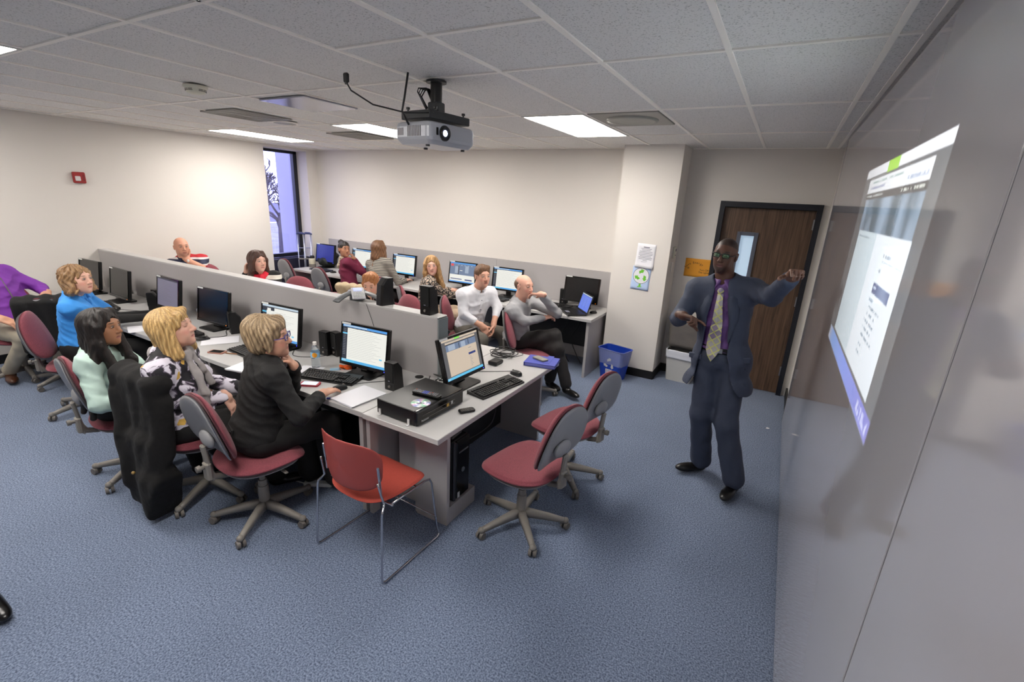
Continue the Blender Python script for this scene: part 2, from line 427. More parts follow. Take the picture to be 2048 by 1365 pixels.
lf.box(((gx0+gx1)/2, .03, gz0/2), (gx1-gx0, .045, gz0-.01)); lf.box(((gx0+gx1)/2, .03, (gz1+DZ-.065)/2), (gx1-gx0, .045, DZ-.065-gz1))
leaf = lf.build('door_leaf', M_wood, d)
vf = MB()
for a, b_, c_, e in (((gx0-.012), (gz0+gz1)/2, .04, gz1-gz0+.06), ((gx1+.012), (gz0+gz1)/2, .04, gz1-gz0+.06)): vf.box((a, 0, b_), (c_, .03, e))
for z in (gz0-.012, gz1+.012): vf.box(((gx0+gx1)/2, 0, z), (gx1-gx0, .03, .04))
M_lite = mat('grey_lite_frame', (.35, .37, .42), .5); vf.build('vision_frame', M_lite, d)
MB().box(((gx0+gx1)/2, .03, (gz0+gz1)/2), (gx1-gx0, .008, gz1-gz0)).build('glass_pane', M_glassd, d)
for z in (1.93, 1.1, .28): MB().box((lw_/2-.002, -.004, z), (.022, .03, .11), bev=.004).build('hinge', M_steel, d)
hd = MB(); hd.cyl((-lw_/2+.07, .01, 1.0), (-lw_/2+.07, -.05, 1.0), .012); hd.cyl((-lw_/2+.07, -.05, 1.0), (-lw_/2+.19, -.05, 1.0), .010); hd.cyl((-lw_/2+.07, .008, 1.0), (-lw_/2+.07, -.006, 1.0), .028); hd.build('door_handle', M_steel, d)

MB().box((0, .14, DZ/2), (ww, .02, DZ)).build('door_light_block', M_trimd, d)  # unseen panel added behind the door to stop outside light leaking through its gaps
# window in the recess
wn = empty('window_1', (WX, (WY0+WY1)/2, 0)); tag(wn, kind='structure')
fr = MB(); hw = (WY1-WY0)/2+.0
for s in (-1, 1): fr.box((0, s*(hw-.035), 1.78), (.08, .07, 1.8))
fr.box((0, 0, 2.64), (.08, hw*2, .09)); fr.box((0, 0, .90), (.10, hw*2, .06)); fr.build('window_frame', M_trimd, wn)
M_pane = mat('clear_glass', (1, 1, 1), .0, trans=1, spec=.3)
MB().box((-.02, 0, 1.77), (.006, hw*2-.12, 1.72)).build('glass_pane', M_pane, wn)
M_navy = mat('navy_panel', (.12, .12, .2), .5)
pn = MB(); pn.box((.12, 0, .43), (.24, hw*2, .86)); pn.build('lower_panel', M_navy, wn)

# ceiling fluorescent troffers
M_diff = mat('light_diffuser', (.95, .95, .95), .5, emit=((1.0, .975, .945), LAMP_STRENGTH))
M_trof = mat('troffer_frame', (.85, .85, .83), .4); M_seamd = mat('diffuser_rib', (.9, .9, .9), .4, emit=((1., .975, .94), LAMP_STRENGTH*.72))
def troffer(xi, y0, lb):
    x = gx[xi]; cx = x-.2815; t = empty('ceiling_light', (cx, y0+.61, H-.002), 0, lb, 'ceiling light', 'fluorescent ceiling troffers')
    fr = MB()
    for s in (-1, 1): fr.box((s*.262, 0, .006), (.018, 1.19, .014)); fr.box((0, s*.590, .006), (.54, .016, .014))
    fr.build('frame', M_trof, t); MB().box((0, 0, .007), (.51, 1.166, .010)).build('diffuser', M_diff, t)
    rb = MB()
    for s in (-.085, .085): rb.box((s, 0, .0005), (.004, 1.16, .003))
    for k in (-1, 0, 1): rb.box((0, k*.3, .0005), (.5, .004, .003))
    rb.build('lens_rib', M_seamd, t)
troffer(3, 3.497, 'lit rectangular fluorescent ceiling light nearest the column and air diffuser')
troffer(7, 3.497, 'lit fluorescent ceiling light partly behind the hanging projector')
troffer(11, 3.497, 'lit fluorescent ceiling light nearest the window')
troffer(3, -.163, 'lit fluorescent ceiling light cut off by the top edge above the projector')
troffer(7, -.163, 'lit fluorescent ceiling light at the left edge of the picture')
troffer(11, -.163, 'lit fluorescent ceiling light beyond the left edge above the purple shirt')

# air diffusers, speaker, smoke detector, glossy panel
M_vent = mat('vent_grey', (.58, .57, .54), .5); M_vent2 = mat('vent_light', (.62, .62, .58), .5)
def vent(cx, cy, wx, wy, name, lb, cat, rnd=True, grp=None):
    t = empty(name, (cx, cy, H-.003), 0, lb, cat, grp)
    MB().box((0, 0, .004), (wx, wy, .012), bev=.003).build('panel', M_vent, t)
    if rnd:
        mb = MB(); mb.lathe([(.20, .0), (.198, -.012), (.17, -.016), (.15, -.008), (.12, -.014), (.09, -.006), (.05, -.010), (.0005, -.010)]); mb.build('round_cone', M_vent2, t)
    else:
        for k in range(4): 
            s = .42-.1*k; mb = MB(); 
            for a in (-1, 1): mb.box((a*s*wx, 0, -.003), (.012, 2*s*wy, .005)); mb.box((0, a*s*wy, -.003), (2*s*wx, .012, .005))
            mb.build('louver', M_vent2, t)
vent(-1.518, 3.80, .53, .58, 'air_diffuser', 'square grey ceiling air diffuser with round centre by the column', 'air vent', True, 'ceiling air vents')
vent(-5.0, 2.88, .53, .58, 'air_diffuser', 'square louvered ceiling air vent between smoke detector and window light', 'air vent', False, 'ceiling air vents')
vent(-5.0, 4.3, .53, .58, 'air_diffuser', 'grey ceiling air vent beside the light behind the projector', 'air vent', False, 'ceiling air vents')
M_refl = mat('smooth_panel', (.66, .66, .70), .18)
tag(MB().box((-3.77, 2.62, H-.002), (.53, .5, .012), bev=.003).build('ceiling_panel', M_refl), 'smooth shiny blank ceiling panel reflecting the window', 'ceiling panel')
t = empty('ceiling_speaker', (-5.0, 3.28, H), 0, 'round flat ceiling speaker between the louvered vent and the window light', 'speaker')
MB().lathe([(.115, .0), (.11, -.01), (.09, -.012), (.0005, -.010)]).build('grille', M_vent2, t); MB().lathe([(.125, .0), (.125, -.008), (.11, -.012), (.11, .0)]).build('rim', M_grid, t)
M_cream = mat('cream_plastic', (.86, .85, .78), .4); M_black = mat('black_plastic', (.045, .045, .05), .38, bump=(500, .05, .0005)); M_blackg = mat('black_gloss', (.03, .03, .035), .15)
t = empty('smoke_detector', (-4.04, 1.91, H), 0, 'round cream smoke detector on the ceiling', 'smoke detector')
MB().lathe([(.075, .0), (.075, -.012), (.065, -.018), (.062, -.03), (.055, -.045), (.03, -.052), (.0005, -.053)]).build('housing', M_cream, t)
mb = MB()
for k in range(12):
    if k % 4 == 3: continue
    for dz in (-.026, -.034):
        a = 2*PI*k/12; mb.box((math.cos(a)*.0605, math.sin(a)*.0605, dz), (.006, .026, .003), R=Matrix.Rotation(a, 3, 'Z'))
mb.build('slot', M_black, t)

# fire alarm, papers, thermostat
M_red = mat('alarm_red', (.60, .10, .10), .4); M_white = mat('white_plastic', (.88, .87, .85), .4); M_paper = mat('white_paper', (.90, .90, .92), .8)
t = empty('fire_alarm', (XL, 2.41, 2.03), 0, 'red fire alarm strobe on the left wall', 'fire alarm')
MB().box((.02, 0, 0), (.04, .115, .125), bev=.008).build('housing', M_red, t)
MB().box((.045, -.02, -.01), (.02, .05, .055), bev=.006).build('strobe_lens', mat('clear_lens', (.85, .82, .82), .1), t)
mb = MB(); 
for k in range(5): mb.box((.042, .038, -.03+k*.015), (.004, .02, .005))
mb.build('horn_slot', mat('dark_red', (.3, .04, .04), .5), t)

def paper_sheet(name, c, w_, h_, m, lb, cat, curl=.012, axis='y', rz=0, tilt=0, grp=None):
    """sheet on a wall facing -y with the lower corners curling out"""
    mb = MB(); n = 8; t0 = .0006; vs = []
    for side in (0, 1):
        for j in range(n+1):
            for i in range(n+1):
                u = i/n; v = j/n; off = curl*max(0, (.35-v)/.35)**2*(.4+.6*u)
                vs.append(((u-.5)*w_, -off-(.0 if side else t0), (v-.5)*h_))
    m0 = (n+1)**2; fs = []
    for j in range(n):
        for i in range(n):
            a = j*(n+1)+i; q = (a, a+1, a+n+2, a+n+1); fs.append(q); fs.append(tuple(m0+k for k in reversed(q)))
    for i in range(n):
        a = i; fs.append((a, m0+a, m0+a+1, a+1)); a = n*(n+1)+i; fs.append((a, a+1, m0+a+1, m0+a))
        a = i*(n+1); fs.append((a, a+n+1, m0+a+n+1, m0+a)); a = i*(n+1)+n; fs.append((a, m0+a, m0+a+n+1, a+n+1))
    mb.add(vs, fs, 0, True); o = mb.build(name, m, None, c, (0, tilt, rz)); return tag(o, lb, cat, grp)
M_ink = mat('grey_ink', (.45, .45, .5), .7); M_inkd = mat('dark_ink', (.12, .1, .1), .7)
nt_ = paper_sheet('notice', (-1.682, YC-.004, 1.478), .215, .28, M_paper, 'white typed notice taped to the column above the recycling poster', 'notice', .02, tilt=math.radians(2))
mb = MB()
for k in range(11):
    wl = (.07, .12, .10, .15, .16, .16, .13, .16, .15, .05, .08)[k]
    mb.box((0, -.0014, .10-.017*k), (wl, .0008, .005 if k else .011))
mb.build('printed_line', M_ink, nt_)
M_lblue = mat('pale_blue_print', (.72, .80, .93), .8); M_green = mat('green_print', (.42, .75, .20), .7)
rp = paper_sheet('recycling_poster', (-1.705, YC-.002, 1.215), .215, .275, M_lblue, 'recycling poster with green recycling triangle in a circle and down arrow', 'poster', .006, tilt=math.radians(2))
Mr = Matrix.Rotation(PI/2, 4, 'X')
def disc(r, y, cx, cz, n=32): return [(cx+r*math.cos(2*PI*i/n), cz+r*math.sin(2*PI*i/n)) for i in range(n)]
MB().prism(disc(.094, 0, .0, .03), .0006, Matrix.Translation((0, -.0006, 0)) @ Mr).build('circle', M_inkd, rp)
MB().prism(disc(.090, 0, .0, .03), .0006, Matrix.Translation((0, -.0012, 0)) @ Mr).build('circle', M_paper, rp)
mb = MB()
for k in range(3):   # three chasing arrows
    a = math.radians(90+120*k)
    q = [(-.034, -.012), (.004, -.012), (.004, -.024), (.036, .004), (.004, .032), (.004, .018), (-.024, .018)]
    c_, s_ = math.cos(a-PI/2+.5), math.sin(a-PI/2+.5); ox, oz = .048*math.cos(a), .048*math.sin(a)+.03
    mb.prism([(ox+x*c_-y*s_, oz+x*s_+y*c_) for x, y in q], .0006, Matrix.Translation((0, -.0019, 0)) @ Mr)
mb.build('recycling_symbol', M_green, rp)
mb = MB(); mb.prism([(-.012, -.066), (-.012, -.095), (-.03, -.095), (0, -.133), (.03, -.095), (.012, -.095), (.012, -.066)], .0006, Matrix.Translation((0, -.0019, 0)) @ Mr)
mb.build('down_arrow', M_green, rp)
M_orange = mat('orange_paper', (.90, .62, .20), .8)
og = paper_sheet('energy_sign', (-1.142, YD-.003, 1.357), .315, .215, M_orange, 'orange paper sign about saving energy taped beside the door', 'sign', .004)
for i, ch in enumerate('Save Energy'):
    a = math.radians(150-9.5*i); 
    if ch != ' ': text_obj('lettering', ch, .036, M_inkd, (-.035+.13*math.cos(a), -.0015, -.055+.115*math.sin(a)), (PI/2, -(a-PI/2), 0), og)
text_obj('lettering', 'Turn Off\nThe Lights', .028, M_inkd, (.065, -.0015, -.035), (PI/2, 0, 0), og)
text_obj('lettering', '*', .06, M_inkd, (-.115, -.0015, -.02), (PI/2, 0, 0), og)
t = empty('thermostat', (XC1, 5.66, 1.53), 0, 'small beige thermostat on the side of the column', 'thermostat')
MB().box((.012, 0, 0), (.024, .09, .13), bev=.005).build('housing', M_cream, t); 
mb = MB(); mb.box((.026, .01, .03), (.003, .04, .03)); mb.box((.026, .01, -.03), (.003, .03, .012)); mb.build('display', M_ink, t)
tag(MB().box((XC1+.005, 5.66, 1.36), (.01, .075, .115), bev=.003).build('switch_plate', M_white), 'white blank plate below the thermostat on the column', 'wall plate')

# ------------------------------------------------------------ outside the window
M_asph = mat('parking_lot', (.55, .55, .6), .9, noise=(.5, .2)); M_pier = mat('concrete_pier', (.62, .62, .66), .9); M_bark = mat('bark', (.30, .28, .30), .9)
MB().box((-40, 20, -3.6), (64, 90, .2)).build('parking_lot', M_asph)['kind'] = 'structure'
MB().box((-8.55, 6.07, 1.2), (.55, .55, 9)).build('building_pier', M_pier)
tag(bpy.data.objects['building_pier'], 'pale concrete pier standing just outside the window', 'pier')
def bare_tree(x, y, h_, seed, lb):
    rnd = random.Random(seed); mb = MB()
    t = empty('bare_tree', (x, y, -3.5), 0, lb, 'tree', 'bare trees beyond the parking lot')
    tw = MB(); mb.tube([(0, 0, 0), (.1, 0, h_*.3), (0, .1, h_*.55)], [.22, .16, .1])
    def br(p, d, l, r, lev):
        q = p+d*l; tw.tube([p, p+d*l*.5+Vector((rnd.uniform(-.1, .1),)*3), q], [max(r, .03), max(r*.8, .028), max(r*.55, .024)], n=4)
        if lev < 5:
            for _ in range(3 if lev < 4 else 2):
                nd = (d+Vector((rnd.uniform(-.8, .8), rnd.uniform(-.8, .8), rnd.uniform(-.1, .7)))).normalized(); br(q, nd, l*rnd.uniform(.6, .8), r*.55, lev+1)
    for k in range(6):
        a = k*1.05; br(Vector((0, .05, h_*(.28+.05*k))), Vector((math.cos(a), math.sin(a), .8)).normalized(), h_*.16, .09, 1)
    mb.build('trunk', M_bark, t); tw.build('branches', M_bark, t)
bare_tree(-26, 17.6, 7.5, 3, 'bare tree seen through the window, nearer one'); bare_tree(-30, 17.4, 8.0, 5, 'bare tree seen through the window, middle one'); bare_tree(-36, 21.5, 9.5, 8, 'bare tree seen through the window, farther one')
M_car = mat('car_paint', (.25, .28, .5), .3)
def car(x, y, rz, m, lb):
    t = empty('car', (x, y, -3.5), rz, lb, 'car', 'parked cars outside'); mb = MB()
    prof = [(-2.2, .35), (2.2, .35), (2.25, .8), (1.3, .95), (.6, 1.4), (-1.1, 1.42), (-1.8, .98), (-2.2, .9)]
    Mm = Matrix.Translation((0, .85, 0)) @ Matrix.Rotation(PI/2, 4, 'X'); mb.prism(prof, 1.7, Mm); mb.build('body', m, t)
    g_ = MB(); g_.prism([(1.1, .97), (.55, 1.36), (-1.05, 1.38), (-1.6, 1.0)], 1.72, Matrix.Translation((0, .86, 0)) @ Matrix.Rotation(PI/2, 4, 'X')); g_.build('windows', M_blackg, t)
    for sx in (-1.35, 1.35):
        for sy in (-.8, .8): MB().cyl((sx, sy-.1, .33), (sx, sy+.1, .33), .33).build('wheel', M_black, t)
car(-21, 13.6, 1.9, M_car, 'dark parked car nearest the window'); car(-25, 15.2, 1.9, mat('car_white', (.8, .8, .85), .3), 'white parked car behind the dark one'); car(-17.5, 11.0, 1.9, mat('car_silver', (.6, .62, .7), .3), 'silver parked car low in the window')
MB().box((-75, 42, -2), (2, 80, 3)).build('far_building', mat('far_wall', (.5, .5, .55), .9))
tag(bpy.data.objects['far_building'], 'long low building far beyond the parking lot', 'building')

# ------------------------------------------------------------ projector and the picture it throws
M_pj = mat('projector_silver', (.70, .71, .74), .35, .2); M_pjd = mat('projector_grey', (.16, .17, .18), .45)
PJ = (-2.26, 2.31)
mt = empty('projector_mount', (PJ[0], PJ[1], H), 0, 'dark ceiling mount bracket holding the projector', 'bracket')
MB().cyl((0, 0, 0), (0, 0, -.012), .06).build('ceiling_plate', M_pjd, mt); MB().cyl((0, 0, -.01), (0, 0, -.17), .034, n=20).build('pole', M_black, mt)
MB().box((0, 0, -.150), (.08, .07, .07), bev=.006).build('collar', M_pjd, mt)
RP = Matrix.Rotation(math.radians(-6), 3, 'Z')
mb = MB(); mb.box((.0, 0, -.205), (.235, .34, .045), R=RP, bev=.004); mb.build('bracket_tray', M_pjd, mt)
for sx, sy in ((.09, .14), (-.09, -.14), (.09, -.1)): q = RP @ Vector((sx, sy, -.17)); MB().cyl(q, q+Vector((0, 0, -.03)), .005).cyl(q, q+Vector((0, 0, .012)), .011).build('thumb_screw', M_black, mt)
mb = MB(); 
for k in range(4):
    a0 = k*.6; pts = [(-.04-.012*k, -.03+.01*k, -.15), (-.07-.01*k, -.05, -.09+.01*k), (-.085, -.02*k, -.045), (-.05, -.01*k, -.04), (-.035, .01, -.12), (-.03, .0, -.19)]
    mb.tube(pts, .004, 6)
mb.build('cable_loops', M_black, mt)
pj = empty('projector', (PJ[0], PJ[1], H-.355), math.radians(-6), 'silver video projector hanging from the ceiling with its lens lit', 'projector')
bd = MB(); prof = rrect(.28, .40, .03, 4)
def loft(mb, rings, mi=0):
    n = len(rings[0]); vs = [p for r in rings for p in r]
    fs = [(k*n+i, k*n+(i+1) % n, (k+1)*n+(i+1) % n, (k+1)*n+i) for k in range(len(rings)-1) for i in range(n)]
    fs += [tuple(range(n-1, -1, -1)), tuple(range((len(rings)-1)*n, len(rings)*n))]; mb.add(vs, fs, mi, False)
loft(bd, [[(x*s, y*s, z) for x, y in prof] for s, z in ((.86, -.008), (.97, .015), (1, .03), (1, .085), (.97, .105), (.9, .112))])
bd.build('housing', M_pj, pj)
lx, ly = .14, -.075
MB().cyl((lx-.004, ly, .057), (lx+.006, ly, .057), .042, n=28).build('lens_ring', M_pjd, pj)
lr = MB(); lr.lathe([(.036, .0), (.036, .012), (.030, .012), (.026, .002), (.0005, .002)], c=(lx+.003, ly, .057), R=Matrix.Rotation(PI/2, 3, 'Y')); lr.build('lens_barrel', M_black, pj)
M_lens = mat('lit_lens', (.5, .6, 1), .05, emit=((.75, .8, 1.0), 14)); MB().sphere((lx+.006, ly, .057), (.006, .017, .017)).build('lens', M_lens, pj)
MB().box((lx+.002, ly-.06, .062), (.004, .016, .04), bev=.002).build('sensor_window', M_blackg, pj)
M_grille = mat('grille_grey', (.42, .40, .38), .6)
gr = MB(); gr.box((.02, -.2, .06), (.11, .004, .055)); go = gr.build('vent_panel', M_grille, pj)
gr = MB()
for k in range(9): gr.box((-.03+k*.0125, -.203, .06), (.004, .003, .055))
gr.build('vent_louver', M_pj, pj); MB().box((-.09, -.2005, .06), (.045, .003, .04)).build('side_label', mat('label_grey', (.56, .55, .57), .5), pj)
for sx, sy in ((.08, -.15), (.08, .15), (-.09, 0)): MB().cyl((sx, sy, -.018), (sx, sy, .0), .012).build('foot', M_pjd, pj)
# (these small feet point down because the unit is ceiling mounted and the lift plate is above)
mb = MB(); mb.tube([(-2.29, 2.10, H), (-2.31, 2.09, 2.55), (-2.32, 2.08, 2.48), (-2.28, 2.09, 2.41)], .006, 6); tag(mb.build('video_cable', M_black), 'thick black cable hanging from the ceiling down to the projector', 'cable')
mb = MB(); mb.tube([(-2.16, 2.16, 2.48), (-2.22, 2.0, 2.455), (-2.32, 1.86, 2.475), (-2.39, 1.78, 2.53), (-2.40, 1.765, 2.56)], .0042, 6); 
pc = mb.build('plug_cable', M_black); tag(pc, 'loose black cable with a plug curling up from the projector bracket', 'cable')
MB().box((-2.402, 1.763, 2.585), (.03, .02, .045), bev=.005).cyl((-2.402, 1.763, 2.555), (-2.402, 1.763, 2.57), .008).build('plug', M_black, pc)

# real projector light: spot whose node tree is the picture
pl = bpy.data.lights.new('projector_light', 'SPOT'); po = bpy.data.objects.new('projector_light', pl); COL.objects.link(po)
PLOC = Vector((PJ[0]+.15, PJ[1]-.09, H-.298)); po.location = PLOC
po.matrix_world = Matrix(((0, 0, -1, PLOC.x), (-1, 0, 0, PLOC.y), (0, 1, 0, PLOC.z), (0, 0, 0, 1)))   # looks along +X, local x = -Y, local y = +Z
pl.energy = 260; pl.spot_size = math.radians(110); pl.spot_blend = 0; pl.shadow_soft_size = .004; pl.use_nodes = True
PROJ_GAIN = 3.6
nt = pl.node_tree; N = nt.nodes; L = nt.links; em = N['Emission']
def mth(op, a, b=None, c=None):
    n = N.new('ShaderNodeMath'); n.operation = op
    for i, v in enumerate((a, b, c)):
        if v is None: continue
        if isinstance(v, (int, float)): n.inputs[i].default_value = v
        else: L.new(v, n.inputs[i])
    return n.outputs[0]
tc = N.new('ShaderNodeTexCoord'); sx = N.new('ShaderNodeSeparateXYZ'); L.new(tc.outputs['Normal'], sx.inputs[0])
D = -PLOC.x
nz = mth('MULTIPLY', sx.outputs[2], -1)
gx_ = mth('DIVIDE', sx.outputs[0], mth('ABSOLUTE', sx.outputs[2])); gy_ = mth('DIVIDE', sx.outputs[1], mth('ABSOLUTE', sx.outputs[2]))
yy = mth('SUBTRACT', PLOC.y, mth('MULTIPLY', gx_, D)); zz = mth('ADD', mth('MULTIPLY', gy_, D), PLOC.z)   # board coordinates
def rect(y0, y1, z0, z1):      # 1 inside
    a = mth('COMPARE', yy, (y0+y1)/2, abs(y1-y0)/2); b = mth('COMPARE', zz, (z0+z1)/2, abs(z1-z0)/2); return mth('MULTIPLY', a, b)
cur = None
def paint(mask, col):
    global cur
    mxn = N.new('ShaderNodeMix'); mxn.data_type = 'RGBA'
    L.new(mask, mxn.inputs[0])
    if cur is None: mxn.inputs[6].default_value = (0, 0, 0, 1)
    else: L.new(cur, mxn.inputs[6])
    if isinstance(col, tuple): mxn.inputs[7].default_value = col+(1,)
    else: L.new(col, mxn.inputs[7])
    cur = mxn.outputs[2]
Y0, Y1 = 1.53, 3.09    # right, left edges of the picture on the board
paint(rect(Y0, Y1, 1.37, 2.268), (.10, .115, .11))
paint(rect(Y0, Y1, 2.226, 2.268), (.85, .9, .88))
paint(rect(2.24, 2.48, 2.222, 2.268), (.36, .72, .02))
paint(rect(1.677, 2.93, 2.148, 2.212), (.8, .86, .84))
paint(rect(1.677, 2.92, 2.118, 2.148), (.02, .025, .02))
ntx = N.new('ShaderNodeTexNoise'); cb = N.new('ShaderNodeCombineXYZ'); L.new(yy, cb.inputs[0]); L.new(mth('MULTIPLY', zz, .4), cb.inputs[1]); L.new(cb.outputs[0], ntx.inputs['Vector']); ntx.inputs['Scale'].default_value = 5; ntx.inputs['Detail'].default_value = 2
crp = N.new('ShaderNodeValToRGB'); crp.color_ramp.elements[0].position = .38; crp.color_ramp.elements[1].position = .62
crp.color_ramp.elements[0].color = (.06, .11, .13, 1); crp.color_ramp.elements[1].color = (.27, .38, .46, 1); L.new(ntx.outputs['Fac'], crp.inputs[0])
paint(rect(1.677, 2.905, 1.975, 2.118), crp.outputs[0])
paint(rect(1.668, 2.87, 1.463, 1.975), (.80, .90, .90))
paint(rect(2.31, 2.87, 1.463, 1.975), (.62, .76, .77))
paint(rect(1.765, 2.09, 1.765, 1.805), (.035, .055, .16))
paint(rect(2.02, 2.075, 1.783, 1.793), (.5, .6, .7))
# lines of text: thin bands broken by noise
tn = N.new('ShaderNodeTexNoise'); tn.inputs['Scale'].default_value = 45; tn.inputs['Detail'].default_value = 1; L.new(cb.outputs[0], tn.inputs['Vector']); brk = mth('GREATER_THAN', tn.outputs['Fac'], .46)
for (a, b, z, h_, c_) in ((1.70, 2.05, 1.885, .004, (.3, .35, .36)), (1.90, 2.05, 1.905, .012, (.25, .3, .32)), (2.03, 2.07, 1.85, .012, (.3, .35, .36)), (2.0, 2.1, 1.74, .012, (.3, .4, .45)),
                          (1.84, 2.07, 1.715, .010, (.3, .4, .45)), (1.87, 2.07, 1.69, .010, (.3, .4, .45)), (1.88, 2.1, 1.662, .010, (.3, .4, .45)), (1.9, 2.1, 1.635, .010, (.3, .4, .45)), (1.83, 2.08, 1.607, .010, (.3, .4, .45)),
                          (1.98, 2.08, 1.57, .01, (.3, .4, .45)), (2.0, 2.08, 1.54, .01, (.3, .4, .45)), (2.5, 2.83, 1.95, .008, (.3, .4, .42)), (2.45, 2.9, 2.134, .010, (.5, .55, .5)), (1.70, 2.05, 2.134, .010, (.6, .65, .55)),
                          (2.45, 2.85, 2.17, .010, (.25, .3, .45)), (2.1, 2.8, 2.195, .008, (.3, .45, .4)), (2.5, 2.9, 2.217, .006, (.3, .33, .3)), (1.7, 2.0, 2.172, .014, (.4, .5, .6))):
    paint(mth('MULTIPLY', rect(a, b, z-h_/2, z+h_/2), brk), c_)
crb = N.new('ShaderNodeValToRGB'); mr = N.new('ShaderNodeMapRange'); mr.inputs[1].default_value = 3.05; mr.inputs[2].default_value = 1.53; L.new(yy, mr.inputs[0]); L.new(mr.outputs[0], crb.inputs[0])
e = crb.color_ramp.elements; e[0].position = 0; e[0].color = (.6, .65, .7, 1); e[1].position = 1; e[1].color = (.20, .20, .62, 1)
x_ = crb.color_ramp.elements.new(.12); x_.color = (.22, .45, .9, 1); x_ = crb.color_ramp.elements.new(.5); x_.color = (.22, .35, .9, 1)
paint(rect(Y0, Y1-.05, 1.375, 1.448), crb.outputs[0])
paint(mth('MULTIPLY', rect(1.56, 1.8, 1.39, 1.43), brk), (.6, .65, .95))
L.new(cur, em.inputs[0]); em.inputs[1].default_value = PROJ_GAIN
# ------------------------------------------------------------ desks and partition
M_lam = mat('grey_laminate', (.73, .725, .72), .35); M_edge = mat('laminate_edge', (.62, .63, .64), .4); M_panel = mat('grey_panel', (.67, .655, .655), .5)
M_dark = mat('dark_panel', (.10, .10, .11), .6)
def desk(name, x0, x1, y0, y1, lb, grp=None, legs=(0, 1), modesty=None, th=.036, dark=None):
    cx, cy = (x0+x1)/2, (y0+y1)/2; t = empty(name, (cx, cy, 0), 0, lb, 'desk', grp)
    MB().box((0, 0, ZD-th/2), (x1-x0-.002, y1-y0-.002, th), bev=.003).build('desktop', M_lam, t)
    for k in legs:
        x = (x0+.02-cx) if k == 0 else (x1-.05-cx)
        if k == .5: x = 0
        MB().box((x, 0, (ZD-th)/2), (.032, y1-y0-.06, ZD-th-.002)).build('side_panel', M_panel, t)
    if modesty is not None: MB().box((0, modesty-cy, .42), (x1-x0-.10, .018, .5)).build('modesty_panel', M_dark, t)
    return t
# near row, facing the partition from the camera side
xs_ = [XL+.01, -5.88, -4.12, -2.372]
nm = ['beside the left wall', 'in front of the blue polo shirt', 'in front of the blond woman, ending at the seam']
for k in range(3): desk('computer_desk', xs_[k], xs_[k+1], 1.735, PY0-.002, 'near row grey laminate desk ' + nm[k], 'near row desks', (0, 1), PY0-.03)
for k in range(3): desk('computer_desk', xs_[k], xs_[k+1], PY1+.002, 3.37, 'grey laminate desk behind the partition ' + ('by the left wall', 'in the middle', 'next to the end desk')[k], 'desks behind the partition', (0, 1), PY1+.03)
# end unit across the partition end
t = empty('end_desk', (-2.075, 2.55, 0), 0, 'grey laminate end desk across the partition end, holding the disc player', 'desk')
MB().box((0, 0, ZD-.018), (.585, 1.64, .036), bev=.003).build('desktop', M_lam, t)
def pan(x0, x1, y0, y1, z0, z1, m=M_panel, n='side_panel'): return MB().box(((x0+x1)/2+2.075, (y0+y1)/2-2.55, (z0+z1)/2), (x1-x0, y1-y0, z1-z0)).build(n, m, t)
pan(-2.375, -2.345, 1.765, 1.83, 0, .70, n='leg_panel')
pan(-2.115, -1.868, 1.93, 1.96, 0, .70); pan(-2.344, -2.116, 2.02, 2.04, .0, .70, n='back_panel')
pan(-2.114, -1.87, 1.962, 2.25, .0, .12, n='cubby_base'); pan(-2.136, -2.1165, 1.94, 2.26, 0, .70, n='cubby_side')
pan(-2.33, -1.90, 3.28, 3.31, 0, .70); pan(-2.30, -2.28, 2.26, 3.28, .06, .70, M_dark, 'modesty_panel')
g_ = MB(); g_.lathe([(.032, .0), (.032, .004), (.026, .006), (.0005, .0045)], c=(-2.487, 2.40, ZD)); tag(g_.build('cable_grommet', M_black), 'round black cable grommet in the desk near the partition end', 'grommet')
# partition
t = empty('desk_partition', ((PX0+PX1)/2, (PY0+PY1)/2, 0), 0, 'long low grey partition between the back to back desks', 'partition')
MB().box((0, 0, PZ/2), (PX1-PX0, PY1-PY0, PZ-.02)).build('panel', M_panel, t)
MB().box((0, 0, PZ-.009), (PX1-PX0, PY1-PY0+.004, .018), bev=.003).build('top_cap', M_lam, t)
MB().box(((PX1-PX0)/2+.004, 0, PZ/2-.005), (.012, PY1-PY0, PZ-.02)).build('end_cap', mat('end_cap_grey', (.50, .53, .54), .4), t)
# far row
fx = [-7.42, -5.65, -3.87, -2.085]
for k in range(3):
    desk('computer_desk', fx[k], fx[k+1], 4.95, YF-.045, ('far row grey desk near the window', 'middle grey desk of the far row', 'far row grey desk nearest the column, holding the laptop')[k], 'far row desks', (0, 1), YF-.08)
t = empty('wall_panel', ((-7.4+XC0)/2, YF-.022, 0), 0, 'long low grey panel behind the far row of desks', 'panel')
for k in range(3): MB().box((fx[k]/2+fx[k+1]/2-(-7.4+XC0)/2, 0, .6), (fx[k+1]-fx[k]-.004, .038, 1.2)).build('panel_section', M_panel, t)

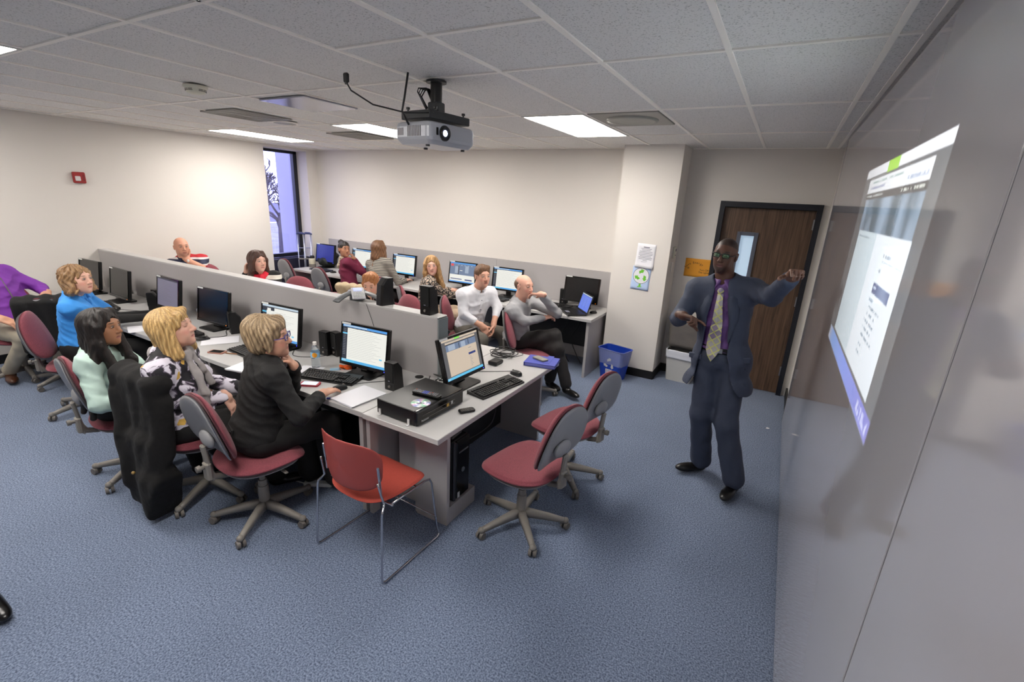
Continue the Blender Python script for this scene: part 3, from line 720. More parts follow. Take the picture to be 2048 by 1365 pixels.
# ------------------------------------------------------------ task chairs
M_maroon = mat('maroon_fabric', (.53, .26, .30), .9, noise=(260, .30), bump=(420, .4, .001), sheen=.1)
M_shell = mat('grey_chair_shell', (.57, .57, .58), .45); M_base_g = mat('grey_base_plastic', (.53, .51, .485), .42); M_caster = mat('caster_grey', (.44, .42, .40), .5)
def pad(mb, outline, t_top, t_bot, fn=None, rings=7, mi=0, dome=.6):
    """closed pad from outline; local xy outline, thickness z; fn(Vector)->Vector bends it"""
    n = len(outline); vs = []
    prof = []
    for k in range(rings+1):
        a = k/rings*PI/2; prof.append((math.sin(a)**.7, math.cos(a)**dome))
    for s, tt in ((1, t_top), (-1, t_bot)):
        for r, z in prof:
            for x, y in outline: vs.append(Vector((x*max(r, .001), y*max(r, .001), s*tt*z)))
    if fn: vs = [fn(v) for v in vs]
    m = (rings+1)*n; fs = []
    for k in range(rings):
        for i in range(n):
            j = (i+1) % n; fs.append((k*n+i, (k+1)*n+i, (k+1)*n+j, k*n+j)); fs.append((m+k*n+i, m+k*n+j, m+(k+1)*n+j, m+(k+1)*n+i))
    for i in range(n):
        j = (i+1) % n; a = rings*n; fs.append((a+i, m+a+i, m+a+j, a+j))
    mb.add(vs, fs, mi, True); return mb
def make_task_chair():
    t = empty('task_chair')
    col = MB(); col.cyl((0, 0, .07), (0, 0, .23), .034, .030, 18); col.cyl((0, 0, .23), (0, 0, .27), .026, .024, 18); col.cyl((0, 0, .24), (0, 0, .40), .017, n=14); col.build('gas_lift', M_base_g, t)
    for k in range(5):
        a = 2*PI*k/5+.3; M = Matrix.Rotation(a, 4, 'Z'); lg = MB(); rings = []
        for s in range(7):
            u = s/6; x = .02+.27*u; zt = .125-.05*u**1.3; hw = .026-.010*u; hh = .026-.012*u
            rings.append([M @ Vector((x, y, z)) for y, z in ((-hw, zt-hh*2), (-hw, zt-hh*.5), (-hw*.55, zt), (hw*.55, zt), (hw, zt-hh*.5), (hw, zt-hh*2))])
        loft(lg, rings); lg.sm = [True]*len(lg.sm); lg.sphere(M @ Vector((.292, 0, .062)), (.021, .021, .020), 12)
        L_ = lg.build('leg', M_base_g, t)
        cs = MB(); p = M @ Vector((.292, 0, .0)); ax = M.to_3x3() @ Vector((math.sin(k*1.3)*.6, math.cos(k*1.3), 0)).normalized()
        for s in (-1, 1): cs.cyl(p+ax*(s*.006)+Vector((0, 0, .026)), p+ax*(s*.024)+Vector((0, 0, .026)), .026, .023, 16)
        cs.cyl(p+Vector((0, 0, .03)), p+Vector((0, 0, .06)), .008); cs.build('caster', M_caster, L_)
    # seat
    mech = MB(); mech.box((0, -.02, .415), (.16, .22, .04), bev=.01); mech.tube([(0, -.10, .405), (0, -.20, .400), (0, -.265, .42), (0, -.285, .47)], [.016, .018, .02, .018], 8)
    mech.cyl((.06, .02, .41), (.21, .03, .40), .006); mech.box((.225, .032, .40), (.05, .02, .012), bev=.004); mech.build('mechanism', M_caster, t)
    st = MB(); sq = superellipse(.50, .47, 44, 2.5, .06)
    def sb(v): 
        y = v.y; return Vector((v.x, v.y, v.z+.455-.045*max(0, (y-.08)/.16)**2+.012*(abs(v.x)/.24)**2))
    pad(st, sq, .034, .032, sb); st.build('seat', M_maroon, t)
    us = MB(); pad(us, superellipse(.44, .42, 32, 2.5, .06), .01, .02, lambda v: Vector((v.x, v.y-.005, v.z+.424-.03*max(0, (v.y-.08)/.16)**2))); us.build('seat_pan', M_shell, t)
    # back: tilted shield, fabric in front, grey shell behind
    tilt = math.radians(17); ol = superellipse(.44, .41, 44, 2.6, -.10)
    def bk(off):
        def f(v):
            cx_ = -.045*(v.x/.22)**2; z = v.y; y = v.z+off; yy = y-cx_*-1
            return Vector((v.x, -.235+(yy)*math.cos(tilt)-z*math.sin(tilt)-.02*(z/.2)**2*.5, .74+z*math.cos(tilt)+yy*math.sin(tilt)))
        return f
    b1 = MB(); pad(b1, ol, .030, .012, bk(.012)); b1.build('backrest', M_maroon, t)
    b2 = MB(); pad(b2, [(x*.985, y*.985) for x, y in ol], .004, .026, bk(-.006), dome=.8); b2.add(*_bulge(), 0, True); sh = b2.build('back_shell', M_shell, t)
    po_ = MB(); po_.box((0, -.285, .52), (.045, .022, .24), R=Matrix.Rotation(math.radians(6), 3, 'X'), bev=.008); po_.box((0, -.290, .47), (.062, .03, .11), bev=.008); po_.build('back_post', M_base_g, t)
    kn = MB(); kn.cyl((0, -.30, .50), (0, -.33, .50), .012); kn.cyl((0, -.325, .50), (0, -.345, .50), .021, .019, 8); kn.build('knob', M_caster, t)
    return t
def _bulge():
    mb = MB(); mb.sphere((0, -.27, .665), (.085, .022, .05), 14); return mb.v, mb.f
chair0 = make_task_chair(); CH_USED = [False]
def task_chair(x, y, yaw, lb, grp='maroon and grey task chairs', hidden=False):
    """yaw: compass heading of the sitter, 0 = +Y, positive turns to +X"""
    o = chair0 if not CH_USED[0] else copy_tree(chair0); CH_USED[0] = True
    return place(o, (x, y, 0), -math.radians(yaw), lb, 'office chair', grp)

def make_red_chair(x, y, yaw):
    M_redf = mat('red_fabric', (.66, .26, .21), .85, noise=(200, .12), bump=(400, .3, .001)); M_redp = mat('red_plastic', (.62, .27, .25), .42); M_chrome = mat('chrome', (.78, .78, .8), .12, 1)
    t = empty('stacking_chair', (x, y, 0), -math.radians(yaw), 'red stacking chair with chrome sled legs in front of the end desk', 'chair')
    s = MB(); pad(s, superellipse(.47, .44, 44, 3.2, .04), .018, .016, lambda v: Vector((v.x, v.y+.01, v.z+.452-.035*max(0, (v.y-.1)/.12)**2+.018*(v.x/.235)**2-.01))); s.build('seat', M_redf, t)
    b = MB(); ol = superellipse(.46, .30, 48, 3.4, .06)
    def f(v):
        z = v.y; y = v.z-.235+.085*(v.x/.23)**2-.10*(z+.15)-.0*z
        return Vector((v.x, y, .665+z))
    pad(b, ol, .005, .005, f, dome=.35); b.build('backrest', M_redp, t)
    for sx in (-1, 1):
        lg = MB(); X = .245*sx
        pts = [(X*.92, -.20, .60), (X*.95, -.185, .52), (X*.98, -.175, .47), (X*1.02, -.19, .452), (X*1.05, -.205, .44), (X*1.06, -.21, .41), (X*1.10, -.235, .05), (X*1.10, -.232, .018), (X*1.10, -.21, .009), (X*1.09, .22, .009), (X*1.085, .24, .02), (X*1.06, .225, .08), (X*1.0, .195, .40), (X*.99, .18, .432), (X*.985, .14, .440), (X*.98, -.12, .438)]
        P = [Vector(p) for p in pts]; Q = []
        for i in range(len(P)-1): Q += [P[i]+(P[i+1]-P[i])*k/3 for k in range(3)]
        Q.append(P[-1]); lg.tube(Q, .0062, 10); lg.build('leg', M_chrome, t)
        MB().box((sx*.215, -.178, .60), (.012, .012, .17), bev=.003, R=Matrix.Rotation(math.radians(5), 3, 'X')).build('back_bracket', M_chrome, t)
    mb = MB(); mb.cyl((-.24, .08, .43), (.24, .08, .43), .006); mb.cyl((-.25, -.12, .43), (.25, -.12, .43), .006); mb.cyl((-.262, .215, .16), (.262, .215, .16), .005); mb.build('crossbar', M_chrome, t)
    return t

# ------------------------------------------------------------ computers
M_off = mat('screen_off', (.05, .05, .055), .25); M_key = mat('key_black', (.085, .085, .09), .45); M_lab = mat('asset_label', (.85, .86, .85), .6)
def em_(name, rgb, s=1.0): return mat('ui_'+name, (.06, .06, .06), .3, emit=(rgb, s*1.35))
UI = dict(page=em_('page', (.93, .93, .90), .72), blue=em_('blue', (.30, .55, .80), .9), dk=em_('dark', (.20, .22, .27), .6), ink=em_('ink', (.66, .67, .69), .5), cyan=em_('cyan', (.35, .68, .82), .9),
          lt=em_('light', (.80, .87, .92), .62), photo=em_('photo', (.42, .48, .58), .8), photo2=em_('photo_light', (.60, .65, .72), .8), green=em_('green', (.45, .80, .30), .9), tan=em_('tan', (.86, .79, .71), .62), navy=em_('navy', (.16, .22, .45), .8),
          grey=em_('grey', (.36, .36, .37), .8), red=em_('red', (.80, .30, .30), .9), desk=em_('desktop_blue', (.16, .20, .55), .7), lap=em_('laptop_blue', (.36, .45, .80), .9), dim=em_('dim', (.44, .43, .50), .7))
UIL = list(UI.keys()); UIM = [UI[k] for k in UIL]
def ui_layout(kind):
    R = []; r = lambda c, x0, y0, x1, y1: R.append((c, x0, y0, x1, y1))      # y down 0..1
    if kind == 'wp':
        r('page', 0, 0, 1, 1); r('blue', 0, 0, 1, .06); r('lt', .02, .015, .55, .045); r('dk', 0, .06, 1, .085); r('dk', 0, .085, .11, .93); r('cyan', 0, .22, .11, .255)
        for k in range(16): r('ink', .02, .12+.045*k, .08, .13+.045*k)
        for k in range(17): r('ink', .14, .13+.045*k, .14+.55+.25*((k*7) % 5)/5, .134+.045*k)
        for k in range(6): r('ink', .15+.1*k, .068, .21+.1*k, .075)
        r('cyan', .86, .74, .92, .775); r('cyan', 0, .93, 1, 1); r('blue', .3, .94, 1, 1); r('lt', .02, .94, .10, .99)
    elif kind == 'wp2':
        r('page', 0, 0, 1, 1); r('lt', 0, 0, 1, .06); r('dk', 0, .06, 1, .08); r('dk', 0, .08, .12, .93); r('dk', .12, .08, .34, .17); r('page', .14, .1, .24, .3); r('cyan', 0, .2, .12, .24)
        for k in range(15): r('ink', .16, .2+.045*k, .16+.5+.3*((k*3) % 4)/4, .204+.045*k)
        r('cyan', .84, .8, .9, .84); r('blue', 0, .93, 1, 1)
    elif kind == 'web':
        r('grey', 0, 0, 1, 1); r('tan', .02, 0, 1, .05); r('green', .36, .0, .50, .045); r('tan', .10, .07, .92, .12); r('ink', .12, .075, .6, .085); r('dk', .10, .125, .92, .145); r('photo', .10, .145, .92, .30)
        r('photo2', .16, .15, .34, .29); r('photo2', .5, .16, .62, .30); r('dk', .44, .16, .455, .30); r('dk', .70, .15, .715, .28); r('tan', .10, .30, .92, .92); r('navy', .66, .50, .86, .555); r('ink', .68, .37, .76, .385); r('ink', .66, .44, .84, .445)
        for k in range(7): r('ink', .68, .60+.04*k, .72+.02*(k % 3), .61+.04*k)
        r('cyan', 0, .94, 1, 1); r('lt', .02, .95, .08, .99)
    elif kind == 'site':
        r('page', 0, 0, 1, 1); r('blue', 0, 0, 1, .07); r('photo', 0, .07, 1, .62); r('red', .03, .08, .14, .20); r('photo2', .2, .2, .33, .55); r('photo2', .6, .15, .74, .5); r('page', .4, .38, .5, .41); r('dk', .33, .12, .36, .62)
        for k in range(5): r('lt', .3+.13*k, .12, .36+.13*k, .14)
        r('navy', .05, .82, .5, .86); r('navy', .62, .82, .9, .88); r('blue', 0, .94, 1, 1)
    elif kind == 'dim':
        r('dim', 0, 0, 1, 1)
        for k in range(12): r('grey', .05, .12+.06*k, .5+.1*(k % 3), .13+.06*k)
        r('dk', 0, .0, 1, .05)
    elif kind == 'blue': r('desk', 0, 0, 1, 1)
    elif kind == 'laptop':
        r('lap', 0, 0, 1, 1); r('lt', .0, .0, 1, .06); r('navy', 0, .06, 1, .08)
        for k in range(6): r('lt', .1, .2+.1*k, .8, .205+.1*k)
        r('navy', .3, .2, .31, .9); r('navy', .6, .2, .61, .9)
    return R
def screen_mesh(kind, w_, h_):
    mb = MB(); n = 0
    for c, x0, y0, x1, y1 in ui_layout(kind):
        y = -.0002*n if n < 12 else -.0024; n += 1
        X0, X1 = (x0-.5)*w_, (x1-.5)*w_; Z0, Z1 = (.5-y1)*h_, (.5-y0)*h_
        mb.quad((X0, y, Z0), (X1, y, Z0), (X1, y, Z1), (X0, y, Z1), UIL.index(c))
    return mb
SCR = {}
def monitor(x, y, yaw, kind, lb, w_=.465, h_=.32, lift=.08, tilt=8, grp='black desktop monitors', cat='monitor'):
    """yaw compass heading the screen faces; 180 = towards the camera side (-Y)"""
    t = empty('desktop_monitor', (x, y, ZD), PI-math.radians(yaw), lb, cat, grp)     # local -Y is the screen side
    b = MB(); ol = rrect(.24, .19, .02, 4); b.prism(ol, .012, Matrix.Translation((0, -.01, 0))); b.box((0, .03, .016), (.12, .06, .010), bev=.004); b.build('base', M_black, t)
    s = MB(); s.box((0, .045, .012+.09), (.075, .03, .19), bev=.008); s.cyl((-.03, .03, lift+.10), (.03, .03, lift+.10), .03, n=14); s.build('stand', M_black, t)
    R = Matrix.Rotation(math.radians(-tilt), 3, 'X'); zc = lift+h_/2
    c = lambda p: R @ Vector(p)+Vector((0, 0, zc))
    hs = MB(); hs.box(c((0, .0, 0)), (w_, .034, h_), R=R, bev=.005); hs.box(c((0, .028, -.01)), (w_*.7, .03, h_*.65), R=R, bev=.012)
    h = hs.build('housing', M_black, t)
    bz = MB(); bw = .016
    for sx in (-1, 1): bz.box(c((sx*(w_/2-bw/2), -.0185, .0)), (bw, .006, h_), R=R)
    for sz, k in ((-1, 1.5), (1, 1)): bz.box(c((0, -.0185, sz*(h_/2-bw*k/2))), (w_-2*bw, .006, bw*k), R=R)
    bz.build('bezel', M_blackg, t)
    if kind == 'off': o = MB().box(c((0, -.0168, .004)), (w_-2*bw, .001, h_-2.5*bw), R=R).build('screen', M_off, t)
    else:
        mb = screen_mesh(kind, w_-2*bw, h_-2.5*bw); o = mb.build('screen', UIM, t); o.location = c((0, -.0172, .004)); o.rotation_euler = (math.radians(-tilt), 0, 0)
    MB().box(c((-w_/2+.05, -.0217, h_/2-.008)), (.085, .0006, .014), R=R).build('label_strip', M_lab, t)
    if kind != 'off': MB().box(c((w_/2-.02, -.0222, -h_/2+.012)), (.005, .001, .005), R=R).build('power_light', mat('led_blue', (.2, .3, 1), .4, emit=((.15, .2, 1), 5)), t)
    else: MB().box(c((w_/2-.02, -.0222, -h_/2+.012)), (.005, .001, .005), R=R).build('power_light', mat('led_amber', (1, .6, .1), .4, emit=((1, .55, .1), 2)), t)
    return t
def make_keyboard():
    t = empty('keyboard'); b = MB(); w_, d_ = .445, .155
    b.prism([(-.0775, 0), (.0775, 0), (.0775, .026), (.02, .019), (-.0775, .012)], w_, Matrix(((0, 0, 1, -w_/2), (1, 0, 0, 0), (0, 1, 0, 0), (0, 0, 0, 1)))); b.build('case', M_black, t)
    k = MB()
    def key(x, y, w2, d2=.0155):
        z = .0135+(y+.0775)*.07+.0; k.box((x, y, z+.004), (w2-.0025, d2, .007), bev=.002)
    for r in range(6):
        y = -.060+r*.0195+(.006 if r == 5 else 0); x = -.212
        if r == 0:
            for w2 in (.024, .024, .024, .11, .024, .024, .024, .028): key(x+w2/2, y, w2); x += w2
        elif r == 5:
            for q in range(13): key(x+.009, y, .018); x += .0225 if q % 4 == 0 else .0195
        else:
            x0 = x; fw_ = (0, .042, .033, .028, .019)[r]; key(x+fw_/2, y, fw_); x += fw_
            while x < .055-.019: key(x+.0095, y, .019); x += .019
            key((x+.073)/2, y, .073-x)
    for cx in (.087, .106, .125):
        for r in (3, 4, 5): key(cx, -.060+r*.0195+(.006 if r == 5 else 0), .019)
        key(cx, -.060, .019)
    key(.106, -.0405, .019)
    for cx in (.150, .169, .188, .207):
        for r in range(5): key(cx, -.060+r*.0195, .019)
    k.build('keys', M_key, t); return t
kb0 = make_keyboard(); KBU = [False]
def keyboard(x, y, yaw, lb, z=ZD, grp='black keyboards'):
    o = kb0 if not KBU[0] else copy_tree(kb0); KBU[0] = True; return place(o, (x, y, z), -math.radians(yaw), lb, 'keyboard', grp)
def make_mouse():
    t = empty('mouse'); mb = MB(); pad(mb, superellipse(.060, .112, 32, 2.4, -.06), .030, .004, lambda v: Vector((v.x, v.y, v.z+.004-.004*(v.y/.05))), dome=.8); mb.build('shell', M_black, t)
    w2 = MB(); w2.cyl((-.003, .032, .028), (.003, .032, .028), .008); w2.build('scroll_wheel', M_caster, t); return t
ms0 = make_mouse(); MSU = [False]
def mouse(x, y, yaw, lb, grp='black mice'):
    o = ms0 if not MSU[0] else copy_tree(ms0); MSU[0] = True; return place(o, (x, y, ZD), -math.radians(yaw), lb, 'mouse', grp)
def make_speaker():
    t = empty('desktop_speaker'); mb = MB(); w_, d_, h_ = .085, .105, .20
    loft(mb, [[(-w_/2*a, -d_/2, z), (w_/2*a, -d_/2, z), (w_/2*a, d_/2*b-.01, z), (w_/2*.6*a, d_/2*b, z), (-w_/2*.6*a, d_/2*b, z), (-w_/2*a, d_/2*b-.01, z)] for a, b, z in ((.9, 1, 0), (1, 1, .006), (1, .75, h_-.05), (.97, .0, h_))]); mb.build('cabinet', M_black, t)
    g2 = MB(); g2.box((0, -d_/2-.002, .125), (w_*.86, .007, .135), bev=.003); g2.build('grille', mat('speaker_cloth', (.03, .03, .033), .9), t)
    b = MB(); b.cyl((0, -d_/2-.001, .03), (0, -d_/2-.008, .03), .009); b.build('knob', M_caster, t); MB().box((0, -d_/2-.006, .07), (.014, .001, .006)).build('badge', M_ink, t)
    return t
sp0 = make_speaker(); SPU = [False]
def speaker(x, y, yaw, lb, z=ZD, grp='small black desktop speakers', s=1):
    o = sp0 if not SPU[0] else copy_tree(sp0); SPU[0] = True; o.scale = (s, s, s); return place(o, (x, y, z), PI-math.radians(yaw), lb, 'speaker', grp)
def cable(pts, r, lb, m=None, name='cable', grp=None):
    P = [Vector(p) for p in pts]; Q = []
    for i in range(len(P)-1):     # catmull-rom
        p0 = P[max(i-1, 0)]; p1 = P[i]; p2 = P[i+1]; p3 = P[min(i+2, len(P)-1)]
        for k in range(6):
            u = k/6; Q.append(.5*((2*p1)+(p2-p0)*u+(2*p0-5*p1+4*p2-p3)*u*u+(-p0+3*p1-3*p2+p3)*u**3))
    Q.append(P[-1]); mb = MB(); mb.tube(Q, r, 6); return tag(mb.build(name, m or M_black), lb, 'cable', grp)
# ------------------------------------------------------------ chairs in their places
task_chair(-2.90, 1.38, 6, 'grey backed maroon task chair under the woman in the black blazer')
task_chair(-3.45, 1.34, 10, 'maroon task chair with a black coat over its back under the blond woman')
task_chair(-4.10, 1.22, 8, 'maroon task chair under the woman with long dark hair')
task_chair(-5.56, 1.45, 30, 'maroon task chair under the woman in the blue polo shirt')
task_chair(-6.98, 1.42, 95, 'maroon task chair under the man in the purple shirt, cut by the left edge')
task_chair(-6.50, 2.02-.42, -62, 'maroon task chair with a black jacket on its back beside the purple shirt')
task_chair(-1.48, 2.21, -80, 'empty maroon task chair nearest the camera, right of the computer tower')
task_chair(-1.48, 2.88, -80, 'empty maroon task chair behind the nearest empty one')
make_red_chair(-2.125, 1.60, 2)
task_chair(-7.22, 4.99, 8, 'empty grey backed task chair nearest the window')
task_chair(-6.15, 4.79, 8, 'grey backed task chair under the woman in the maroon sweater')
task_chair(-5.05, 4.85, 5, 'task chair under the woman seen from behind in the striped top')
task_chair(-5.62, 3.55, 160, 'maroon chair back showing above the partition beside the striped sleeve')
task_chair(-7.22, 3.42, 120, 'task chair under the man in the rugby shirt')
task_chair(-4.62, 3.52, 175, 'task chair with a beige jacket behind the conference phone')
task_chair(-3.95, 3.62, 190, 'task chair under the woman looking down behind the partition')
task_chair(-4.18, 4.47, 40, 'maroon task chair under the woman in the patterned blouse')
task_chair(-3.34, 4.27, 60, 'maroon task chair under the man in the white shirt')
task_chair(-2.43, 4.12, 58, 'maroon task chair under the man in the grey sweater')

# ------------------------------------------------------------ monitors
monitor(-2.84, 2.22, 176, 'wp', 'lit monitor with a white page nearest the partition end, near row', lift=.05, w_=.445)
monitor(-2.17, 2.48, 92, 'web', 'lit monitor on the end desk turned sideways, showing the web page', w_=.445, tilt=15, lift=.055)
monitor(-3.83, 2.24, 177, 'wp2', 'lit monitor behind the woman in the black blazer', lift=.05)
monitor(-4.81, 2.24, 178, 'off', 'dark monitor behind the blond woman', lift=.05)
monitor(-5.55, 2.22, 183, 'dim', 'dim grey lit monitor between the blue polo and the blond woman', lift=.07)
monitor(-6.58, 2.22, 182, 'off', 'dark monitor right of the head of the blue polo woman', lift=.04)
monitor(-7.24, 2.20, 178, 'off', 'dark monitor in the corner by the left wall', lift=.07)
monitor(-7.16, 5.44, 180, 'blue', 'dark blue screen beside the black bag near the window', lift=.08)
monitor(-6.27, 5.44, 180, 'wp', 'lit monitor mostly hidden behind the long haired woman')
monitor(-5.37, 5.44, 180, 'wp', 'lit monitor right of the long haired woman, far row')
monitor(-4.26, 5.44, 178, 'site', 'lit monitor with a blue photo page left of the white shirt')
monitor(-3.51, 5.44, 178, 'wp', 'lit monitor with a white page between white shirt and grey sweater')
monitor(-2.43, 5.46, 180, 'off', 'dark monitor behind the laptop, far row right end')
def laptop(x, y, yaw, lb):
    t = empty('laptop', (x, y, ZD), PI-math.radians(yaw), lb, 'laptop')
    b = MB(); b.box((0, 0, .012), (.34, .24, .020), bev=.004); b.build('base', M_black, t); k = MB()
    for r in range(5):
        for c in range(14): k.box((-.143+c*.022, -.02+r*.022, .0235), (.018, .018, .003))
    k.build('keys', M_key, t); tp = MB().box((0, -.07, .0225), (.09, .05, .001)).build('touchpad', M_ink, t)
    R = Matrix.Rotation(math.radians(-16), 3, 'X'); c = lambda p: R @ Vector(p)+Vector((0, .118, .02))
    MB().box(c((0, .005, .115)), (.34, .010, .23), R=R, bev=.003).build('lid', M_black, t)
    s = screen_mesh('laptop', .31, .195).build('screen', UIM, t); s.location = c((0, -.0005, .118)); s.rotation_euler = (math.radians(-16), 0, 0)
laptop(-2.40, 5.14, 228, 'open laptop with a blue screen on the far desk beside the mouse')

keyboard(-2.975, 2.0, -16, 'black keyboard in front of the near lit monitor by the water bottle')
keyboard(-1.91, 2.56, -80, 'black keyboard on the end desk')
keyboard(-3.88, 1.98, 5, 'black keyboard behind the blazer woman next to the phone')
keyboard(-4.88, 1.98, 4, 'black keyboard in front of the dark monitor behind the blond woman')
keyboard(-6.40, 1.98, 8, 'black keyboard right of the blue polo collar')
keyboard(-7.05, 1.86, -20, 'black keyboard on the desk between the purple sleeve and blue polo')
keyboard(-6.95, 5.15, 5, 'black keyboard under the dark blue screen')
keyboard(-5.62, 5.16, 0, 'black keyboard beside the hand of the long haired woman')
keyboard(-4.40, 5.18, 0, 'black keyboard beside the patterned sleeve')
keyboard(-3.58, 5.17, 0, 'black keyboard left of the grey sweater')
keyboard(-2.75, 5.38, 0, 'black keyboard behind the open laptop')
mouse(-2.76, 1.90, 10, 'black mouse under the hand of the blazer woman'); mouse(-1.93, 2.88, -75, 'black mouse at the far end of the keyboard on the end desk')
mouse(-4.53, 1.96, 20, 'black mouse on the desk behind the blond woman'); mouse(-6.16, 1.95, 10, 'black mouse in front of the blue polo woman')
mouse(-2.19, 5.30, 20, 'small black mouse right of the laptop'); mouse(-6.62, 5.12, 0, 'black mouse beside the maroon sweater'); mouse(-5.22, 5.40-.12, 0, 'black mouse under the hand of the long haired woman')
speaker(-2.485, 2.14, 178, 'black speaker right of the near lit monitor')
speaker(-3.42, 2.36, 175, 'black speaker of the pair behind the water bottle, right one'); 
speaker(-4.53, 2.26, 200, 'black speaker left of the monitor behind the blazer woman')
speaker(-6.0, 2.32, 175, 'black speaker of the middle pair, left one'); speaker(-5.88, 2.22, 215, 'black speaker of the middle pair, right one')
speaker(-6.93, 2.33, 170, 'black speaker left of the second dark monitor'); speaker(-3.33, 2.40, 190, 'black speaker of the pair behind the water bottle, rear one')
speaker(-2.93, 2.515, 12, 'black speaker standing on the partition in front of the face looking down', PZ+.0, s=1.05); speaker(-2.48, 2.515, 178, 'black speaker standing on the partition near its end', PZ+.0, s=1.05)
speaker(-2.72, 5.60, 180, 'black speaker behind the dark far row monitor')
M_cup = mat('paper_cup', (.72, .72, .72), .6)
t = empty('cylinder_pot', (-5.24, 2.34, ZD), 0, 'small silver cylinder pot by the dim monitor', 'pot'); MB().lathe([(.0005, 0), (.035, 0), (.045, .10), (.043, .10), (.034, .006), (.0005, .006)]).build('pot', M_cup, t)

# ------------------------------------------------------------ end desk items
t = empty('disc_player', (-2.125, 2.00, ZD), math.radians(-2), 'wide black disc player with clear corner brackets on the end desk', 'disc player')
MB().box((-.01, 0, .053), (.31, .44, .095), bev=.004).build('case', M_black, t)
MB().box((.150, 0, .053), (.022, .442, .097), bev=.006).build('front_panel', M_blackg, t)
MB().box((.158, .0, .093), (.010, .44, .016), bev=.004).build('top_trim', mat('gunmetal', (.35, .35, .36), .25, .8), t)
mb = MB(); mb.box((.162, -.02, .06), (.003, .30, .003)); mb.box((.162, -.02, .035), (.003, .30, .002)); mb.build('tray_slot', M_caster, t)
mb = MB(); mb.box((.163, .06, .045), (.001, .022, .02)); mb.build('sticker', mat('gold_sticker', (.75, .6, .25), .4), t); MB().box((.163, .10, .05), (.001, .018, .022)).build('sticker', M_lab, t)
text_obj('lettering', 'Panasonic', .016, M_lab, (.1625, -.15, .028), (PI/2, 0, PI/2), t)
for x in (-.135, .10):
    mb = MB(); mb.box((x, -.225, .020), (.016, .006, .040)); mb.box((x, -.232, .002), (.016, .02, .004)); mb.build('bracket', mat('clear_bracket', (.8, .8, .8), .1), t)
def remote(x, y, z, rz, L_, lb, full=True):
    t = empty('remote_control', (x, y, z), rz, lb, 'remote', 'remote controls'); mb = MB(); pad(mb, rrect(.048, L_, .012, 4), .010, .008, lambda v: Vector((v.x, v.y, v.z+.009)), dome=.3); mb.build('case', M_black, t)
    ms_ = [mat('btn_grey', (.5, .5, .52), .5), mat('btn_blue', (.25, .35, .8), .5), mat('btn_red', (.7, .3, .2), .5)]
    mb = MB(); nr = int(L_/.0135)-1
    for r in range(nr):
        for c in range(4 if full else 3):
            if (r*5+c*3) % 11 == 4: continue
            mb.box((-.0155+c*(.0103 if full else .0155), -L_/2+.014+r*.0132, .0185), (.0068, .0068, .003), (1 if full and nr//2-1 <= r <= nr//2+1 else (2 if (r+c) % 9 == 0 else 0)) if full else 0)
    mb.build('buttons', ms_ if full else [M_caster], t)
remote(-2.08, 1.995, ZD+.101, math.radians(-84), .20, 'long black remote control lying on the disc player'); remote(-1.862, 2.12, ZD, math.radians(-32), .105, 'small black remote control on the end desk in front of the player', False)
M_disc = mat('disc_silver', (.78, .80, .78), .25, .3)
N, L, B = nodes(M_disc); tc = N.new('ShaderNodeTexCoord'); gr_ = N.new('ShaderNodeTexGradient'); gr_.gradient_type = 'RADIAL'; L.new(tc.outputs['Object'], gr_.inputs[0])
sn = N.new('ShaderNodeMath'); sn.operation = 'MULTIPLY'; sn.inputs[1].default_value = 3; L.new(gr_.outputs['Fac'], sn.inputs[0]); fr_ = N.new('ShaderNodeMath'); fr_.operation = 'FRACT'; L.new(sn.outputs[0], fr_.inputs[0])
cr = N.new('ShaderNodeValToRGB'); E_ = cr.color_ramp.elements; E_[0].color = (.75, .75, .75, 1); E_[1].color = (.8, .8, .8, 1)  # rainbow sheen of the disc painted in as colour wedges
for p_, c_ in ((.3, (.35, .8, .5, 1)), (.42, (.8, .8, .8, 1)), (.6, (.75, .45, .7, 1)), (.75, (.4, .5, .85, 1))): q_ = E_.new(p_); q_.color = c_
L.new(fr_.outputs[0], cr.inputs[0]); L.new(cr.outputs[0], B.inputs['Base Color'])
mb = MB(); mb.lathe([(.0075, 0), (.06, 0), (.06, .0012), (.0075, .0012), (.0075, 0)]); tag(mb.build('compact_disc', M_disc, None, (-2.035, 1.885, ZD+.1008)), 'shiny compact disc lying on the disc player', 'disc')
tag(MB().box((-2.19, 3.0, ZD+.016), (.085, .11, .03), bev=.006).build('cable_box', M_black), 'small black box on the end desk behind the sideways monitor', 'box')
mb = MB(); rnd = random.Random(4)
for k in range(9):
    cx, cy = -2.235+rnd.uniform(-.05, .05), 3.22+rnd.uniform(-.05, .05); rx, ry = rnd.uniform(.05, .12), rnd.uniform(.04, .10); a = rnd.uniform(0, 3)
    mb.tube([(cx+rx*math.cos(q/20*2*PI)*math.cos(a)-ry*math.sin(q/20*2*PI)*math.sin(a), cy+rx*math.cos(q/20*2*PI)*math.sin(a)+ry*math.sin(q/20*2*PI)*math.cos(a), ZD+.006+.0045*k+.003*math.sin(q+k)) for q in range(20)], .0032, 6, closed=True)
tag(mb.build('cable_coil', M_black), 'tangled coil of thin black cables beside the blue folder', 'cable')
mb = MB(); rnd = random.Random(9)
for k in range(6):
    P = [(-2.36+rnd.uniform(-.04, .12), 2.30+.03*k+rnd.uniform(-.03, .03), ZD+.008+rnd.uniform(0, .03)) for _ in range(5)]; mb.tube(P, .004, 6)
tag(mb.build('cable_bundle', M_black), 'black cable bundle between the disc player and the partition end', 'cable')
M_folder = mat('blue_cover', (.26, .30, .66), .5)
